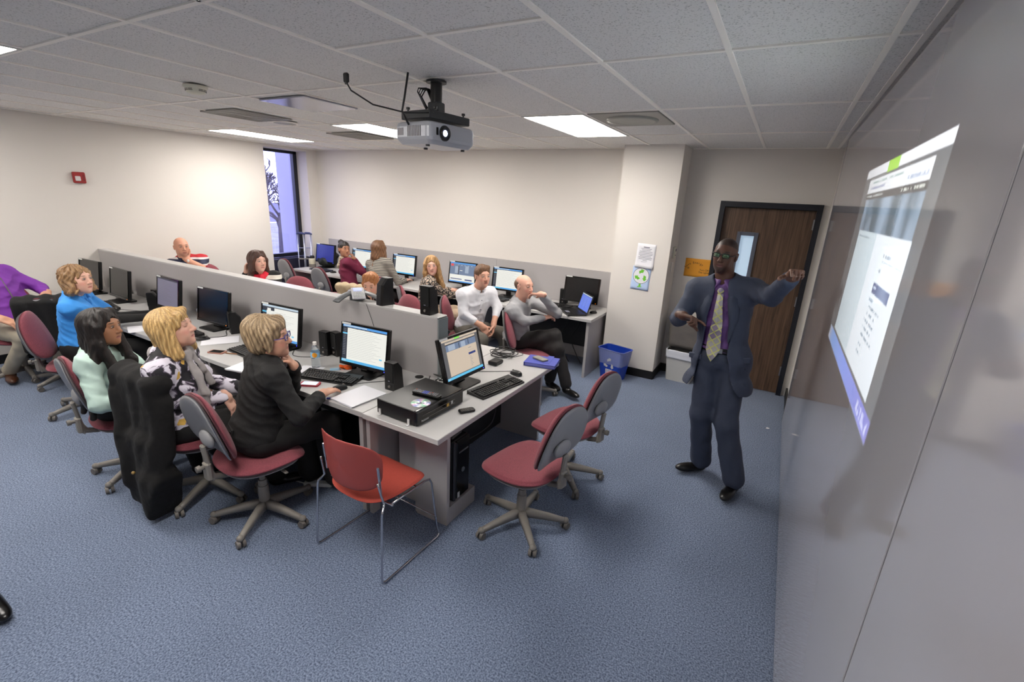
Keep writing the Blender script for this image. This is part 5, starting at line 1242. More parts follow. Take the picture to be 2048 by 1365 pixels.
def human(name, lb, pel, neck, head, hips=0, chest=0, female=False, sc=1.0, arms=None, legs=None, skin=None, hair=None, top=None, bottom=None, shoes=None, q=1.0, base=None, girth=1.0, bust=0, sleeve='long', collar=None, legs_on=True, neckr=None, shoulder=None, grp=None, hem=0, loose=0, wide=0):
    """builds one body mesh (skin) with its clothing and hair as child meshes"""
    pel = np.array(pel, float); neck = np.array(neck, float); hd = dict(head); hd['c'] = np.array(head['c'], float); hd['R'] = head_frame(*head['look'])
    u = unit(neck-pel); ch = math.radians(chest); f0 = np.array([math.sin(ch), math.cos(ch), 0]); fwd = unit(f0-u*np.dot(f0, u)); rt = np.cross(fwd, u)
    hp = math.radians(hips); hf = np.array([math.sin(hp), math.cos(hp), 0]); hr = np.array([math.cos(hp), -math.sin(hp), 0]); L_ = np.linalg.norm(neck-pel); RT = np.stack([rt, fwd, u], 1)
    sw = shoulder or (.155 if female else .185)*sc; sh = {1: neck-u*.045*sc+rt*sw, -1: neck-u*.045*sc-rt*sw}
    g = girth*sc; P_ = lambda t, y=0: pel+u*L_*t+fwd*y
    HR = np.stack([hr, hf, [0, 0, 1]], 1)
    torso = [(ell(pel+np.array([0, 0, .03]), np.array((.165, .125, .115))*g, HR), .0), (ell(P_(.34, .005), np.array((.135 if female else .148, .108, .15))*g, RT), .06), (ell(P_(.66, .0), np.array((.142 if female else .165, .108, .16))*g, RT), .06),
             (rcone(sh[1]-rt*.02, sh[-1]+rt*.02, .055*sc, .055*sc), .06), (rcone(neck+u*.02, neck-u*.05, neckr or .055*sc, .075*sc), .05)]
    for s in (-1, 1):
        torso.append((rcone(neck+u*.005, sh[s]+u*.005, .042*sc, .05*sc), .05))
        if bust: torso.append((ell(P_(.62, .075*g)+rt*s*.062*g, np.array((.062, .055, .062))*bust*sc, RT), .04))
    legs_ = legs or {}
    LEG = {}
    for s in (1, -1):
        k = legs_.get(s)
        if k is None: kn = pel+hf*.43*sc+hr*s*.10*sc+[0, 0, -.01]; an = np.array([kn[0], kn[1], .10])+hf*.02; toe = hips
        else: kn, an, toe = np.array(k[0], float), np.array(k[1], float), k[2]
        LEG[s] = (pel+hr*s*.085*g+[0, 0, -.01], kn, an, toe)
    ARM = {}
    for s in (1, -1):
        a = (arms or {}).get(s); W = np.array(a['w'], float)
        el = np.array(a['e'], float) if 'e' in a else ik(sh[s], W, .29*sc, .26*sc, a.get('hint', (0, 0, -1)))
        ARM[s] = (sh[s], el, W, a)
    base = np.array(base if base is not None else (pel[0], pel[1], 0), float)
    # ---- body
    parts = []; scf = skin_color(hd, **skin)
    HB = SDF(hd['c']-.17*hd.get('s', 1)-[0, 0, .06], hd['c']+.17*hd.get('s', 1), .0032*q); build_head(HB, hd, neck-u*.01, neckr or (.050 if female else .058)*sc); v, qd = HB.mesh(); v = smooth_mesh(v, qd, 1, .35); parts.append((v, qd, scf(v), 0))
    B = [(grow(p, -.02), k) for p, k in torso]
    for s in (1, -1):
        h0, kn, an, toe = LEG[s]
        if legs_on: B += [(rcone(h0, kn, .070*sc, .048*sc), .04), (rcone(kn, an, .044*sc, .030*sc), .02)]
        a0, el, W, a = ARM[s]; B += [(rcone(a0, el, .042*sc, .034*sc), .04), (rcone(el, W, .034*sc, .024*sc), .015)]
    S = SDF.around([p for p, k in B], .012*max(q, 1)); [S.add(p, k) for p, k in B]; v, qd = S.mesh(); parts.append((v, qd, scf(v), 0))
    for s in (1, -1):
        a0, el, W, a = ARM[s]
        if a.get('hide'): continue
        HP = hand_prims(W, a['d'], a['n'], s, a.get('curl', (.3, .4, .3)), a.get('thumb', .5), a.get('spread', .06), (.93 if female else 1.03)*sc, a.get('index'))
        fw_ = unit(np.asarray(W)-el); HP.append((rcone(el+fw_*.02, W+fw_*.01, .041*sc if not female else .036*sc, .0265*sc if not female else .023*sc), .02))
        S = SDF.around([p for p, k in HP], .0036*q, .02); [S.add(p, k) for p, k in HP]; v, qd = S.mesh(); v = smooth_mesh(v, qd, 1, .3); parts.append((v, qd, scf(v), 0))
    parts += eye_parts(hd, head.get('iris', (.3, .2, .12)), head.get('closed', 0))
    body = np_obj('person', parts, [M_skin, M_eye], None, base); tag(body, lb, 'person', grp)
    def garment(nm, prims, m, h=.009, cuts=(), warp=None, smooth=2, subs=(), col=None):
        S = SDF.around([p for p, k in prims], h*max(q, 1), .03)
        for p, k in prims: S.add(p, k)
        for p, k in subs: S.sub(p, k)
        for n_, p_ in cuts: S.cut(n_, p_)
        if warp: S.warp(warp)
        v, qd = S.mesh(); v = smooth_mesh(v, qd, smooth, .5)
        return np_obj(nm, [(v, qd, col(v) if col else None, 0)], m, body, base)
    def wr(X, Y, Z):
        p1 = 33*(X*.6+Y*.45+Z*.95)+2.4*np.sin(9*X+7*Z)+2*np.sin(11*Y-6*Z); p2 = 27*(X*.75-Y*.6-Z*.85)+2.2*np.sin(8*Y+9*Z+1)+1.8*np.sin(12*X)
        return .0075*(.3-(1-np.abs(np.sin(p1)))**2)+.0055*(.3-(1-np.abs(np.sin(p2)))**2)
    wr0 = lambda X, Y, Z: .0035*np.sin(X*41+Z*23+2*np.sin(Z*17))*np.sin(Y*39-Z*31)+.0016*np.sin(Z*52+X*30-Y*26+2.6*np.sin(X*17+1)+2.6*np.sin(Y*15))
    info = dict(body=body, base=base, u=u, fwd=fwd, rt=rt, sh=sh, ARM=ARM, LEG=LEG, hd=hd, RT=RT, P_=P_, hr=hr, hf=hf, torso=torso, garment=garment, pel=pel, neck=neck, sc=sc, g=g)
    # ---- top
    if top is not None:
        tp = [(grow(p, .008+loose), k) for p, k in torso]
        for s in (1, -1):
            a0, el, W, a = ARM[s]; fw_ = unit(W-el)
            if sleeve == 'long': tp += [(rcone(a0, el, .060*sc+loose*.5, .050*sc+loose*.6), .045), (rcone(el, W-fw_*(.02+a.get('cuff', 0)), .050*sc+loose*.6, .037*sc+loose*.7), .02)]
            else: tp += [(rcone(a0, a0+(el-a0)*.62, .060*sc, .056*sc), .045)]
        subs = [(ell(neck+u*.055+fwd*.03, np.array((.062, .066, .058))*sc, RT), .01)]
        if collar == 'v': subs.append((ell(neck+u*.01+fwd*.09, np.array((.035, .06, .09)), RT), .015))
        lowest = min(pel[2]-.075+hem, 9)
        info['top'] = garment('shirt', tp, top, subs=subs, cuts=[((0, 0, -1), (0, 0, lowest))], warp=wr)
        if collar in ('shirt', 'v'):
            cp = []
            ctr = neck+u*.028+fwd*.006; rr = .064*sc
            for i in range(14):
                a1 = math.radians(-152+304*i/13); a2 = math.radians(-152+304*(i+1)/13) 
                pa = lambda a_, dz: ctr-fwd*math.cos(a_)*rr+rt*math.sin(a_)*rr+u*dz-u*.02*max(0, -math.cos(a_))
                if i < 13: cp += [(rcone(pa(a1, .020), pa(a2, .020), .008, .008), .006), (rcone(pa(a1, .0)*1.0, pa(a2, .0), .015, .015), .008)]
            for s in (-1, 1): cp.append((rcone(ctr+fwd*.062+rt*s*.020+u*.0, ctr+fwd*.086+rt*s*.044-u*.045, .012, .006), .010))
            info['collar'] = garment('collar', cp, top if not isinstance(top, str) else top, h=.005, smooth=1)
    if bottom is not None and legs_on:
        bp_ = [(ell(pel+np.array([0, 0, .01]), np.array((.172, .132, .105))*g, HR), 0)]
        bw_ = (bottom_w or {}).get('w', 1) if False else 1
        for s in (1, -1):
            h0, kn, an, toe = LEG[s]; bp_ += [(rcone(h0, kn, .092*g, .067*sc+wide*.4), .05), (rcone(kn, an+(kn-an)*.04, .066*sc+wide*.5, .054*sc+wide), .03)]
        info['bottom'] = garment('trousers', bp_, bottom, cuts=[((0, 0, 1), (0, 0, max(pel[2]+.12, LEG[1][1][2]+.10, LEG[-1][1][2]+.10)))], warp=lambda X, Y, Z: .0036*np.sin(X*47+1.6*np.sin(Z*9))*np.sin(Y*43+1.3*np.sin(Z*7+1))+.0015*np.sin(Z*38+3*np.sin(X*20)))
    if shoes is not None and legs_on:
        for s in (1, -1):
            h0, kn, an, toe = LEG[s]; t_ = math.radians(toe); d = np.array([math.sin(t_), math.cos(t_), 0]); g0 = np.array([an[0], an[1], max(an[2]-.085, 0.0)]); RS = np.stack([np.cross(d, [0, 0, 1]), d, [0, 0, 1]], 1)
            sp = [(ell(g0+d*.0+[0, 0, .045], np.array((.036, .055, .05))*sc, RS), 0), (ell(g0+d*.10*sc+[0, 0, .028], np.array((.044, .105, .032))*sc, RS), .03), (rcone(g0+[0, 0, .05], an, .042*sc, .036*sc), .02)]
            S = SDF.around([p for p, k in sp], .006*max(q, 1)); [S.add(p, k) for p, k in sp]; S.cut((0, 0, -1), (0, 0, g0[2]+.002)); v, qd = S.mesh(); v = smooth_mesh(v, qd, 1); np_obj('shoe', [(v, qd, None, 0)], shoes, body, base)
    if hair is not None: hair(info)
    return info

def surf_y(info, x, z, off=.0):
    base_ = info['neck']-info['u']*z+info['rt']*x; t = np.linspace(.24, -.02, 131); p = base_+t[:, None]*info['fwd']
    X, Y, Z = (p[:, k].reshape(-1, 1, 1) for k in range(3)); d = np.min([q_[0](X, Y, Z).ravel() for q_, k in info['torso']], 0)-off
    ins = np.where(d < 0)[0]; return float(t[ins[0]]) if len(ins) else .05
def hair_obj(info, prims, subs, col, streak=.35, h=.0042, seed=0, amp=.0013, freq=42, name='hair', q=1, wave=0):
    hd = info['hd']; C, R, s = hd['c'], hd['R'], hd.get('s', 1); S = SDF.around([p for p, k in prims], h*q, .025)
    for p, k in prims: S.add(p, k)
    for p, k in subs: S.sub(p, k)
    def loc(X, Y, Z):
        x = X-C[0]; y = Y-C[1]; z = Z-C[2]; return x*R[0, 0]+y*R[1, 0]+z*R[2, 0], x*R[0, 1]+y*R[1, 1]+z*R[2, 1], x*R[0, 2]+y*R[1, 2]+z*R[2, 2]
    def wf(X, Y, Z): a, b, c = loc(X, Y, Z); th = np.arctan2(a, b+.02); return amp*(np.sin(freq*th+3*np.sin(c*(22+wave)+seed)+seed)+1.6*np.sin(13*th+2.4*np.sin(c*(15+wave)+2*seed))+(.8*np.sin(c*46+th*3+seed) if wave > 15 else 0))
    S.warp(wf); v, qd = S.mesh(); v = smooth_mesh(v, qd, 1, .3); a, b, c = loc(v[:, 0], v[:, 1], v[:, 2]); th = np.arctan2(a, b+.02); c0 = np.array(lin(col[0])); c1 = np.array(lin(col[1]))
    m = .5+.3*np.sin(freq*1.0*th+3*np.sin(c*(22+wave)+seed)+seed+1.2)+.2*np.sin(17*th+9*c/.1+seed); m = np.clip(m, 0, 1)[:, None]; cc = c0*(1-m)+c1*m
    return np_obj(name, [(v, qd, cc, 0)], M_hair, info['body'], info['base'])
def H(info):
    hd = info['hd']; R, C, s, w_ = hd['R'], hd['c'], hd.get('s', 1), hd.get('w', 1)
    T = lambda x, y, z: C+R @ (np.array([x*w_, y, z])*s); E = lambda c, r: ell(T(*c), np.array([r[0]*w_, r[1], r[2]])*s, R); K = lambda a, b, r1, r2: rcone(T(*a), T(*b), r1*s, r2*s); return T, E, K
def hair_short(col, top=.0, part=1, **kw):
    def f(i):
        T, E, K = H(i); hair_obj(i, [(E((0, -.018, .043), (.084, .105, .090)), 0), (K((-.045*part, .042, .104), (.04*part, .056, .094), .022, .018), .03), (E((0, -.05, -.01), (.077, .062, .06)), .02)],
            [(E((0, .120, -.022), (.078, .085, .104)), .01), (E((0, .0, -.10), (.1, .12, .058)), .012), (E((.09, .0, -.02), (.03, .03, .04)), .01), (E((-.09, .0, -.02), (.03, .03, .04)), .01)], col, **kw)
    return f
def hair_short_f(col, **kw):      # full short layered cut, hair over ears and nape
    def f(i):
        T, E, K = H(i); P = [(E((0, -.028, .045), (.100, .118, .098)), 0), (E((0, -.055, -.02), (.090, .075, .075)), .03), (K((-.06, .045, .096), (.055, .060, .088), .030, .022), .03), (K((-.062, .058, .060), (.0, .078, .078), .014, .012), .02), (E((0, -.06, .085), (.080, .07, .06)), .03)]
        for sx in (-1, 1): P += [(K((sx*.084, .02, .05), (sx*.080, .012, -.05), .024, .014), .02)]
        hair_obj(i, P, [(E((.006, .128, -.025), (.068, .085, .094)), .01), (E((0, .02, -.15), (.12, .10, .06)), .01)], col, amp=.0022, freq=30, **kw)
    return f
def hair_bob(col, L_=.19, bangs=True, **kw):
    def f(i):
        T, E, K = H(i); P = [(E((0, -.022, .043), (.092, .112, .092)), 0), (K((0, -.06, .02), (0, -.070, -L_*.72), .078, .062), .03)]
        for sx in (-1, 1): P += [(K((sx*.078, .0, .05), (sx*.088, .012, -L_*.85), .034, .030), .03), (K((sx*.074, -.04, .0), (sx*.078, -.03, -L_*.9), .04, .034), .03)]
        if bangs: P += [(K((-.05, .058, .090), (.045, .070, .074), .022, .018), .02), (K((.045, .070, .074), (.066, .060, .018), .017, .010), .02)]
        hair_obj(i, P, [(E((0, .13, -.045 if bangs else -.022), (.065, .09, .10 if bangs else .106)), .008), (K((0, .02, -.09), (0, .03, -.26), .05, .06), .01)], col, **kw)
    return f
def hair_long(col, down=(0, 0, -1), L_=.42, front=False, spread=.10, strands=14, back=.06, **kw):
    def f(i):
        T, E, K = H(i); hd = i['hd']; rnd = random.Random(3); P = [(E((0, -.022, .043), (.090, .112, .092)), 0)]; dn = unit(down)
        R = hd['R']; n0 = T(0, -.07, .0)
        P.append((rcone(T(0, -.05, .02), T(0, -.075, -.10), .080, .075), .03))
        for k in range(strands):
            a = (k/(strands-1)-.5)*2; x = a*.082; yb = -.075+.07*a*a; p0 = T(x*.9, yb*.7, .03); p1 = T(x*1.05, yb, -.09)
            st = i['fwd']*-back*(1-.8*abs(a))+i['rt']*a*spread*.6; p2 = p1+dn*L_*.45*rnd.uniform(.9, 1.1)+st*.5+np.array([rnd.uniform(-.01, .01), rnd.uniform(-.01, .01), 0]); p3 = p2+dn*L_*.5*rnd.uniform(.75, 1.1)+st*.45+np.array([rnd.uniform(-.02, .02), rnd.uniform(-.02, .02), 0])
            P += [(rcone(p0, p1, .030, .030), .02), (rcone(p1, p2, .030, .026), .02), (rcone(p2, p3, .028, .016), .02)]
        for sx in (-1, 1): P += [(K((sx*.035, .045, .105), (sx*.078, .035, .02), .024, .020), .02), (K((sx*.078, .035, .02), (sx*.088, .02, -.10), .022, .022), .02)]
        if front:
            for sx in (-1, 1):
                p = T(sx*.085, .02, -.09); q_ = p+np.array([0, 0, -.16])+i['fwd']*.05; P += [(rcone(p, q_, .028, .03), .02), (rcone(q_, q_+np.array([0, 0, -.16])+i['fwd']*.015+i['rt']*sx*.02, .03, .01), .02)]
        hair_obj(i, P, [(E((0, .128, -.024), (.066, .088, .108)), .008)], col, wave=10, **kw)
    return f
def glasses(info, m, w_=.0025, lens=None):
    hd = info['hd']; T, E, K = H(info); mb = MB(); ls = MB(); o = Vector(tuple(info['base']))
    for sx in (-1, 1):
        pts = []
        for x, z in rrect(.046, .030, .010, 4): pts.append(Vector(tuple(T(sx*.032+x, .099-.12*(sx*x+0)**2-.06*abs(.5*x)*(1 if sx*x > 0 else 0), .008+z)))-o)
        mb.tube(pts, w_, 6, closed=True); ls.add(pts, [tuple(range(len(pts)))]); mb.tube([Vector(tuple(T(sx*.055, .096, .014)))-o, Vector(tuple(T(sx*.074, .07, .012)))-o, Vector(tuple(T(sx*.080, .0, .010)))-o, Vector(tuple(T(sx*.080, -.02, -.002)))-o], w_*.9, 6)
    mb.tube([Vector(tuple(T(-.010, .100, .012)))-o, Vector(tuple(T(0, .103, .014)))-o, Vector(tuple(T(.010, .100, .012)))-o], w_, 6)
    g_ = mb.build('glasses', m, info['body']); ls.build('lenses', lens or M_lensg, g_); return g_
M_lensg = mat('spectacle_lens', (.9, .95, .95), .03, alpha=.16, spec=1)
def scarf_ring(info, m, r=.075, th=.028, drop=.0, tails=(), warp=True, name='scarf'):
    nk = info['neck']; u, f, rt = info['u'], info['fwd'], info['rt']; P = []; n = 18; c = nk+u*.025+f*.01
    for i in range(n):
        a, b = 2*PI*i/n, 2*PI*(i+1)/n; pt = lambda t: c+rt*math.cos(t)*r+f*math.sin(t)*(r+.01)-u*(.028*max(0, math.sin(t))+.0)
        P += [(rcone(pt(a), pt(b), th, th), .02)]
    for pts, w0 in tails:
        for p, q_ in zip(pts[:-1], pts[1:]): P.append((rcone(np.array(p, float), np.array(q_, float), w0, w0*.95), .02))
    return info['garment'](name, P, m, h=.006, warp=lambda X, Y, Z: .004*np.sin(X*110+Z*60)+.003*np.sin(Y*120-Z*40), smooth=1)
SK = dict(
 light=dict(base=(.87, .68, .60), lip=(.76, .45, .43), brow=(.50, .38, .30), blush=(.88, .55, .50)),
 tan=dict(base=(.78, .58, .47), lip=(.62, .36, .33), brow=(.22, .16, .13)),
 brown=dict(base=(.66, .47, .35), lip=(.55, .30, .28), brow=(.12, .09, .08)),
 dark=dict(base=(.36, .235, .18), lip=(.46, .28, .27), brow=(.08, .06, .05), beard=(.16, .11, .09), scalp=(.17, .12, .10)))
def sk(k, **kw): d_ = dict(SK[k]); d_.update(kw); return d_
BLK = cloth('black_wool', (.06, .057, .06), .8, (40, .35, .006)); BLKT = cloth('black_trouser', (.075, .07, .07), .85, (14, .5, .012)); M_leather = mat('black_leather', (.05, .045, .045), .28); M_tanshoe = mat('brown_leather', (.28, .16, .10), .35)
HAIRC = dict(blond=((.88, .74, .50), (.62, .47, .27)), ash=((.74, .64, .50), (.42, .34, .25)), black=((.06, .045, .04), (.13, .09, .075)), brown=((.34, .22, .14), (.52, .37, .25)), ltbrown=((.50, .37, .25), (.68, .54, .38)), red=((.60, .36, .20), (.76, .52, .32)), dbrown=((.24, .15, .12), (.34, .22, .17)))
DN = (0, 0, -1)
def lap(w, d=(0, .8, -.5), n=(0, -.2, -1), **k): return dict(w=w, d=d, n=n, **k)

# presenter --------------------------------------------------
M_suit = cloth('navy_suit', (.215, .245, .32), .75, (30, .35, .008), noise=(420, .10)); M_pshirt = cloth('purple_shirt', (.40, .26, .50), .6, (25, .3, .006))
pr = human('presenter', 'person in a navy suit with patterned tie standing and pointing at the whiteboard', (-.56, 3.48, 1.00), (-.625, 3.50, 1.535), dict(c=(-.655, 3.455, 1.738), look=(189, -2, -4), s=.97, w=.98), hips=186, chest=188, sc=1.03,
    arms={1: dict(w=(-.825, 3.17, 1.335), e=(-.885, 3.42, 1.26), d=(.88, -.45, .0), n=(.1, -.5, -1), curl=(1.1, 1.3, .8), index=(.15, .2, .1), thumb=.6),
          -1: dict(w=(-.243, 2.99, 1.690), e=(-.325, 3.25, 1.525), d=(.15, -.85, .45), n=(.1, -.5, -.8), curl=(1.3, 1.4, 1.0), index=(.4, .6, .4), thumb=.5)},
    legs={1: ((-.625, 3.46, .55), (-.575, 3.58, .10), 232), -1: ((-.44, 3.40, .54), (-.315, 3.40, .10), 193)},
    skin=sk('dark'), top=M_pshirt, collar='shirt', bottom=M_suit, shoes=M_leather, q=1, girth=.98, wide=.024, hem=.15)
def suit_jacket(i, m):
    u, fwd, rt, pel, neck, g, RT = i['u'], i['fwd'], i['rt'], i['pel'], i['neck'], i['g'], i['RT']
    P = [(grow(p, .024), k) for p, k in i['torso']]; hem = pel[2]-.22
    P += [(ell(pel+[0, 0, -.03], np.array((.205, .155, .17))*g, RT), .05), (ell(np.array([pel[0], pel[1]+.0, hem+.01]), np.array((.245, .185, .17))*g, RT), .04)]
    for s in (1, -1):
        a0, el, W, a = i['ARM'][s]; f_ = unit(W-el); P += [(rcone(a0+u*.004, el, .071, .061), .03), (rcone(el, W-f_*.035, .061, .050), .02)]
    S = SDF.around([p for p, k in P], .0085, .03)
    for p, k in P: S.add(p, k)
    X, Y, Z = S.ax[0][:, None, None]-neck[0], S.ax[1][None, :, None]-neck[1], S.ax[2][None, None, :]-neck[2]
    fz = -(X*u[0]+Y*u[1]+Z*u[2]); fx = X*rt[0]+Y*rt[1]+Z*rt[2]; fy = X*fwd[0]+Y*fwd[1]+Z*fwd[2]     # fz: distance below the neck
    core = (np.abs(fx) < .17)
    F = np.where((fz > .30) | ((np.abs(fx) < .16) & (fz > 0)), np.maximum(S.F, -(S.F+.017)), S.F)
    xc = .0+.055*np.clip(fz-.1, 0, 1); wd = .040+.18*np.clip(fz-.03, 0, .2)+.06*np.clip(fz-.25, 0, 1)+.16*np.clip(fz-.48, 0, .12)+.5*np.clip(fz-.66, 0, 1)
    op = np.where(fy > .0, wd-np.abs(fx-xc), -1.0)
    F = np.maximum(F, op); F = np.maximum(F, (hem-S.ax[2][None, None, :])); S.F = F.astype(np.float32)
    S.sub(ell(neck+u*.06+fwd*.03, (.066, .075, .07), RT), .01)
    S.warp(lambda X, Y, Z: .0035*(.3-(1-np.abs(np.sin(26*(X*.5+Y*.5+Z*.8)+2.2*np.sin(8*X+6*Z)+2*np.sin(9*Y-5*Z))))**2)+.002*np.sin(X*40+Z*24)*np.sin(Y*37-Z*30))
    v, q_ = S.mesh(); v = smooth_mesh(v, q_, 2, .5); j = np_obj('suit_jacket', [(v, q_, None, 0)], m, i['body'], i['base'])
    # lapels laid on the front edges
    for s in (-1, 1):      # notched lapels: flat strips following the chest
        mb = MB(); rings = []
        for k in range(13):
            z = -.01+.034*k; wd_ = .040+.18*min(max(z-.03, 0), .2)+.06*max(z-.25, 0); xc_ = .055*max(z-.1, 0); xi = xc_+s*(wd_-.002); wl = (.020, .034, .048, .060, .058, .070, .064, .056, .048, .038, .028, .016, .004)[k]
            if k < 3: xi = xc_+s*(.050+.004*k); 
            xo = xi+s*wl; ring = []
            for x_, dy in ((xi, .034), ((xi+xo)/2, .037), (xo, .033), (xo, .026), (xi, .026)):
                ring.append(Vector(tuple(neck-u*z+rt*x_+fwd*(surf_y(i, x_, max(z, .02), dy)) - i['base'])))
            rings.append(ring)
        loft(mb, rings); mb.sm = [True]*len(mb.sm); mb.build('lapel', m, i['body'])
    for s, z_ in ((-1, .52), (1, .52)):
        c_ = neck-u*z_+rt*s*.155+fwd*.09; i['garment']('pocket_flap', [(rbox(c_, (.06, .010, .022), np.stack([unit(rt+fwd*-.5*s), unit(fwd+rt*.5*s), u], 1), .008), 0)], m, h=.005, smooth=1)
    return j
suit_jacket(pr, M_suit)
# tie
M_tie = mat('silver_yellow_tie', (.72, .70, .55), .45)
N, L, B = nodes(M_tie); tc = N.new('ShaderNodeTexCoord'); mp = N.new('ShaderNodeMapping'); mp.inputs['Rotation'].default_value = (0, .72, 0); mp.inputs['Scale'].default_value = (24, 24, 24); L.new(tc.outputs['Object'], mp.inputs[0])
br = N.new('ShaderNodeTexBrick'); br.inputs['Color1'].default_value = lin((.50, .44, .56))+(1,); br.inputs['Color2'].default_value = lin((.70, .69, .66))+(1,); br.inputs['Mortar'].default_value = lin((.78, .78, .45))+(1,); br.inputs['Mortar Size'].default_value = .09; br.inputs['Brick Width'].default_value = 1; br.inputs['Row Height'].default_value = 1; br.inputs['Scale'].default_value = 1; br.offset = 0
sw = N.new('ShaderNodeSeparateXYZ'); L.new(mp.outputs[0], sw.inputs[0]); cbn = N.new('ShaderNodeCombineXYZ'); L.new(sw.outputs[0], cbn.inputs[0]); L.new(sw.outputs[2], cbn.inputs[1]); L.new(cbn.outputs[0], br.inputs['Vector']); L.new(br.outputs['Color'], B.inputs['Base Color'])
u, fwd, rt, neck = pr['u'], pr['fwd'], pr['rt'], pr['neck']; mb = MB(); rings = []
o_ = pr['base']
for k in range(12):
    z = .050+.044*k; hw = (.019, .020, .024, .028, .032, .036, .040, .043, .046, .048, .030, .002)[k] if k < 12 else .01; xk = .03*max(z-.1, 0)
    xk = .03*max(z-.1, 0)+.06*max(z-.2, 0); y = surf_y(pr, xk, z, .032); c_ = neck-u*z+fwd*y+rt*xk - o_
    rings.append([Vector(tuple(c_+rt*x+fwd*e)) for x, e in ((-hw, 0), (0, .006), (hw, 0), (hw, -.006), (-hw, -.006))])
loft(mb, rings); mb.build('tie', M_tie, pr['body'])
pr['garment']('tie_knot', [(ell(neck-u*.040+fwd*(surf_y(pr, 0, .040, .030)+.004), (.022, .016, .024), pr['RT']), 0)], M_tie, h=.004)
# belt, glasses
mb = MB(); c_ = pr['pel']-o_+np.array([0, 0, .085]); pts = [Vector(tuple(c_+pr['hr']*math.cos(a)*.158+pr['hf']*math.sin(a)*.124)) for a in [2*PI*k/36 for k in range(36)]]
for dz in (-.012, 0, .012): mb.tube([p+Vector((0, 0, dz)) for p in pts], .009, 6, closed=True)
b_ = mb.build('belt', M_leather, pr['body']); q_ = c_+pr['hf']*.134; MB().box(tuple(q_), (.05, .008, .035), bev=.003).build('belt_buckle', M_steel, b_)
glasses(pr, mat('black_frames', (.04, .04, .045), .3), .003, mat('green_coated_lens', (.35, .80, .55), .05, alpha=.22, spec=1))

# woman in the black blazer ----------------------------------
bz = human('blazer', 'person in a black blazer and glasses resting chin on hand, other hand on a mouse', (-2.91, 1.37, .57), (-2.862, 1.470, 1.035), dict(c=(-2.825, 1.482, 1.19), look=(50, 4, 3), s=.99, iris=(.3, .35, .4)), hips=4, chest=20, female=True, sc=1.0, girth=.98, bust=.95,
    arms={1: dict(w=(-2.700, 1.715, .790), e=(-2.58, 1.455, .765), d=(-.10, 1, -.06), n=(0, -.08, -1), curl=(.22, .3, .25), thumb=.2, cuff=.04),
          -1: dict(w=(-2.80, 1.60, .985), e=(-2.99, 1.70, .775), d=(.16, -.55, .8), n=(-.55, -.75, -.2), curl=(.7, .8, .5), thumb=.5)},
    legs={1: ((-2.74, 1.76, .55), (-2.77, 1.84, .10), 10), -1: ((-2.98, 1.80, .55), (-2.97, 1.78, .10), 0)},
    skin=sk('light', base=(.80, .60, .50)), top=BLK, collar=None, bottom=BLKT, shoes=M_leather, hem=-.04, loose=.012, wide=.035,
    hair=hair_short_f(HAIRC['ash'], seed=2))
glasses(bz, mat('violet_frames', (.25, .22, .50), .25), .003)
i = bz; P = []
for k in range(10):     # blazer collar standing around the neck
    a1, a2 = math.radians(-140+28*k), math.radians(-140+28*(k+1)); pt = lambda a: i['neck']+i['u']*.02-i['fwd']*math.cos(a)*.072+i['rt']*math.sin(a)*.074-i['u']*.03*max(0, -math.cos(a))
    P.append((rcone(pt(a1), pt(a2), .016, .016), .01))
i['garment']('blazer_collar', P, BLK, h=.006, smooth=1)
back = i['P_'](.12, -.138); i['garment']('back_tab', [(rbox(back+i['rt']*.0, (.06, .006, .018), i['RT'], .004), 0)], BLK, h=.004); mb = MB(); mb.sphere(tuple(back+i['rt']*.04-i['fwd']*.008-i['base']), .008); mb.build('button', M_blackg, i['body'])
i['garment']('shirt_front', [(rcone(i['neck']+i['fwd']*.085-i['u']*.01, i['neck']+i['fwd']*.12-i['u']*.10, .03, .02), 0)], mat('white_cotton', (.85, .85, .88), .8), h=.006)

# blond woman in the floral top -------------------------------
M_flo = mat('floral_print', (.8, .8, .85), .75, bump=(16, .5, .012))
N, L, B = nodes(M_flo); tc = N.new('ShaderNodeTexCoord')
n1 = N.new('ShaderNodeTexNoise'); n1.inputs['Scale'].default_value = 13; n1.inputs['Detail'].default_value = 3.5; n1.inputs['Distortion'].default_value = .7; L.new(tc.outputs['Object'], n1.inputs['Vector'])
c1 = N.new('ShaderNodeValToRGB'); e = c1.color_ramp.elements; e[0].position = .46; e[0].color = lin((.09, .08, .11))+(1,); e[1].position = .53; e[1].color = lin((.84, .82, .87))+(1,); x_ = e.new(.49); x_.color = lin((.35, .30, .38))+(1,); L.new(n1.outputs['Fac'], c1.inputs[0])
n2 = N.new('ShaderNodeTexNoise'); n2.inputs['Scale'].default_value = 9; n2.inputs['Detail'].default_value = 2; mp = N.new('ShaderNodeMapping'); mp.inputs['Location'].default_value = (5, 3, 1); L.new(tc.outputs['Object'], mp.inputs[0]); L.new(mp.outputs[0], n2.inputs['Vector'])
gt = N.new('ShaderNodeMath'); gt.operation = 'GREATER_THAN'; gt.inputs[1].default_value = .66; L.new(n2.outputs['Fac'], gt.inputs[0]); mx = N.new('ShaderNodeMix'); mx.data_type = 'RGBA'; L.new(gt.outputs[0], mx.inputs[0]); L.new(c1.outputs[0], mx.inputs[6]); mx.inputs[7].default_value = lin((.85, .68, .32))+(1,); L.new(mx.outputs[2], B.inputs['Base Color'])
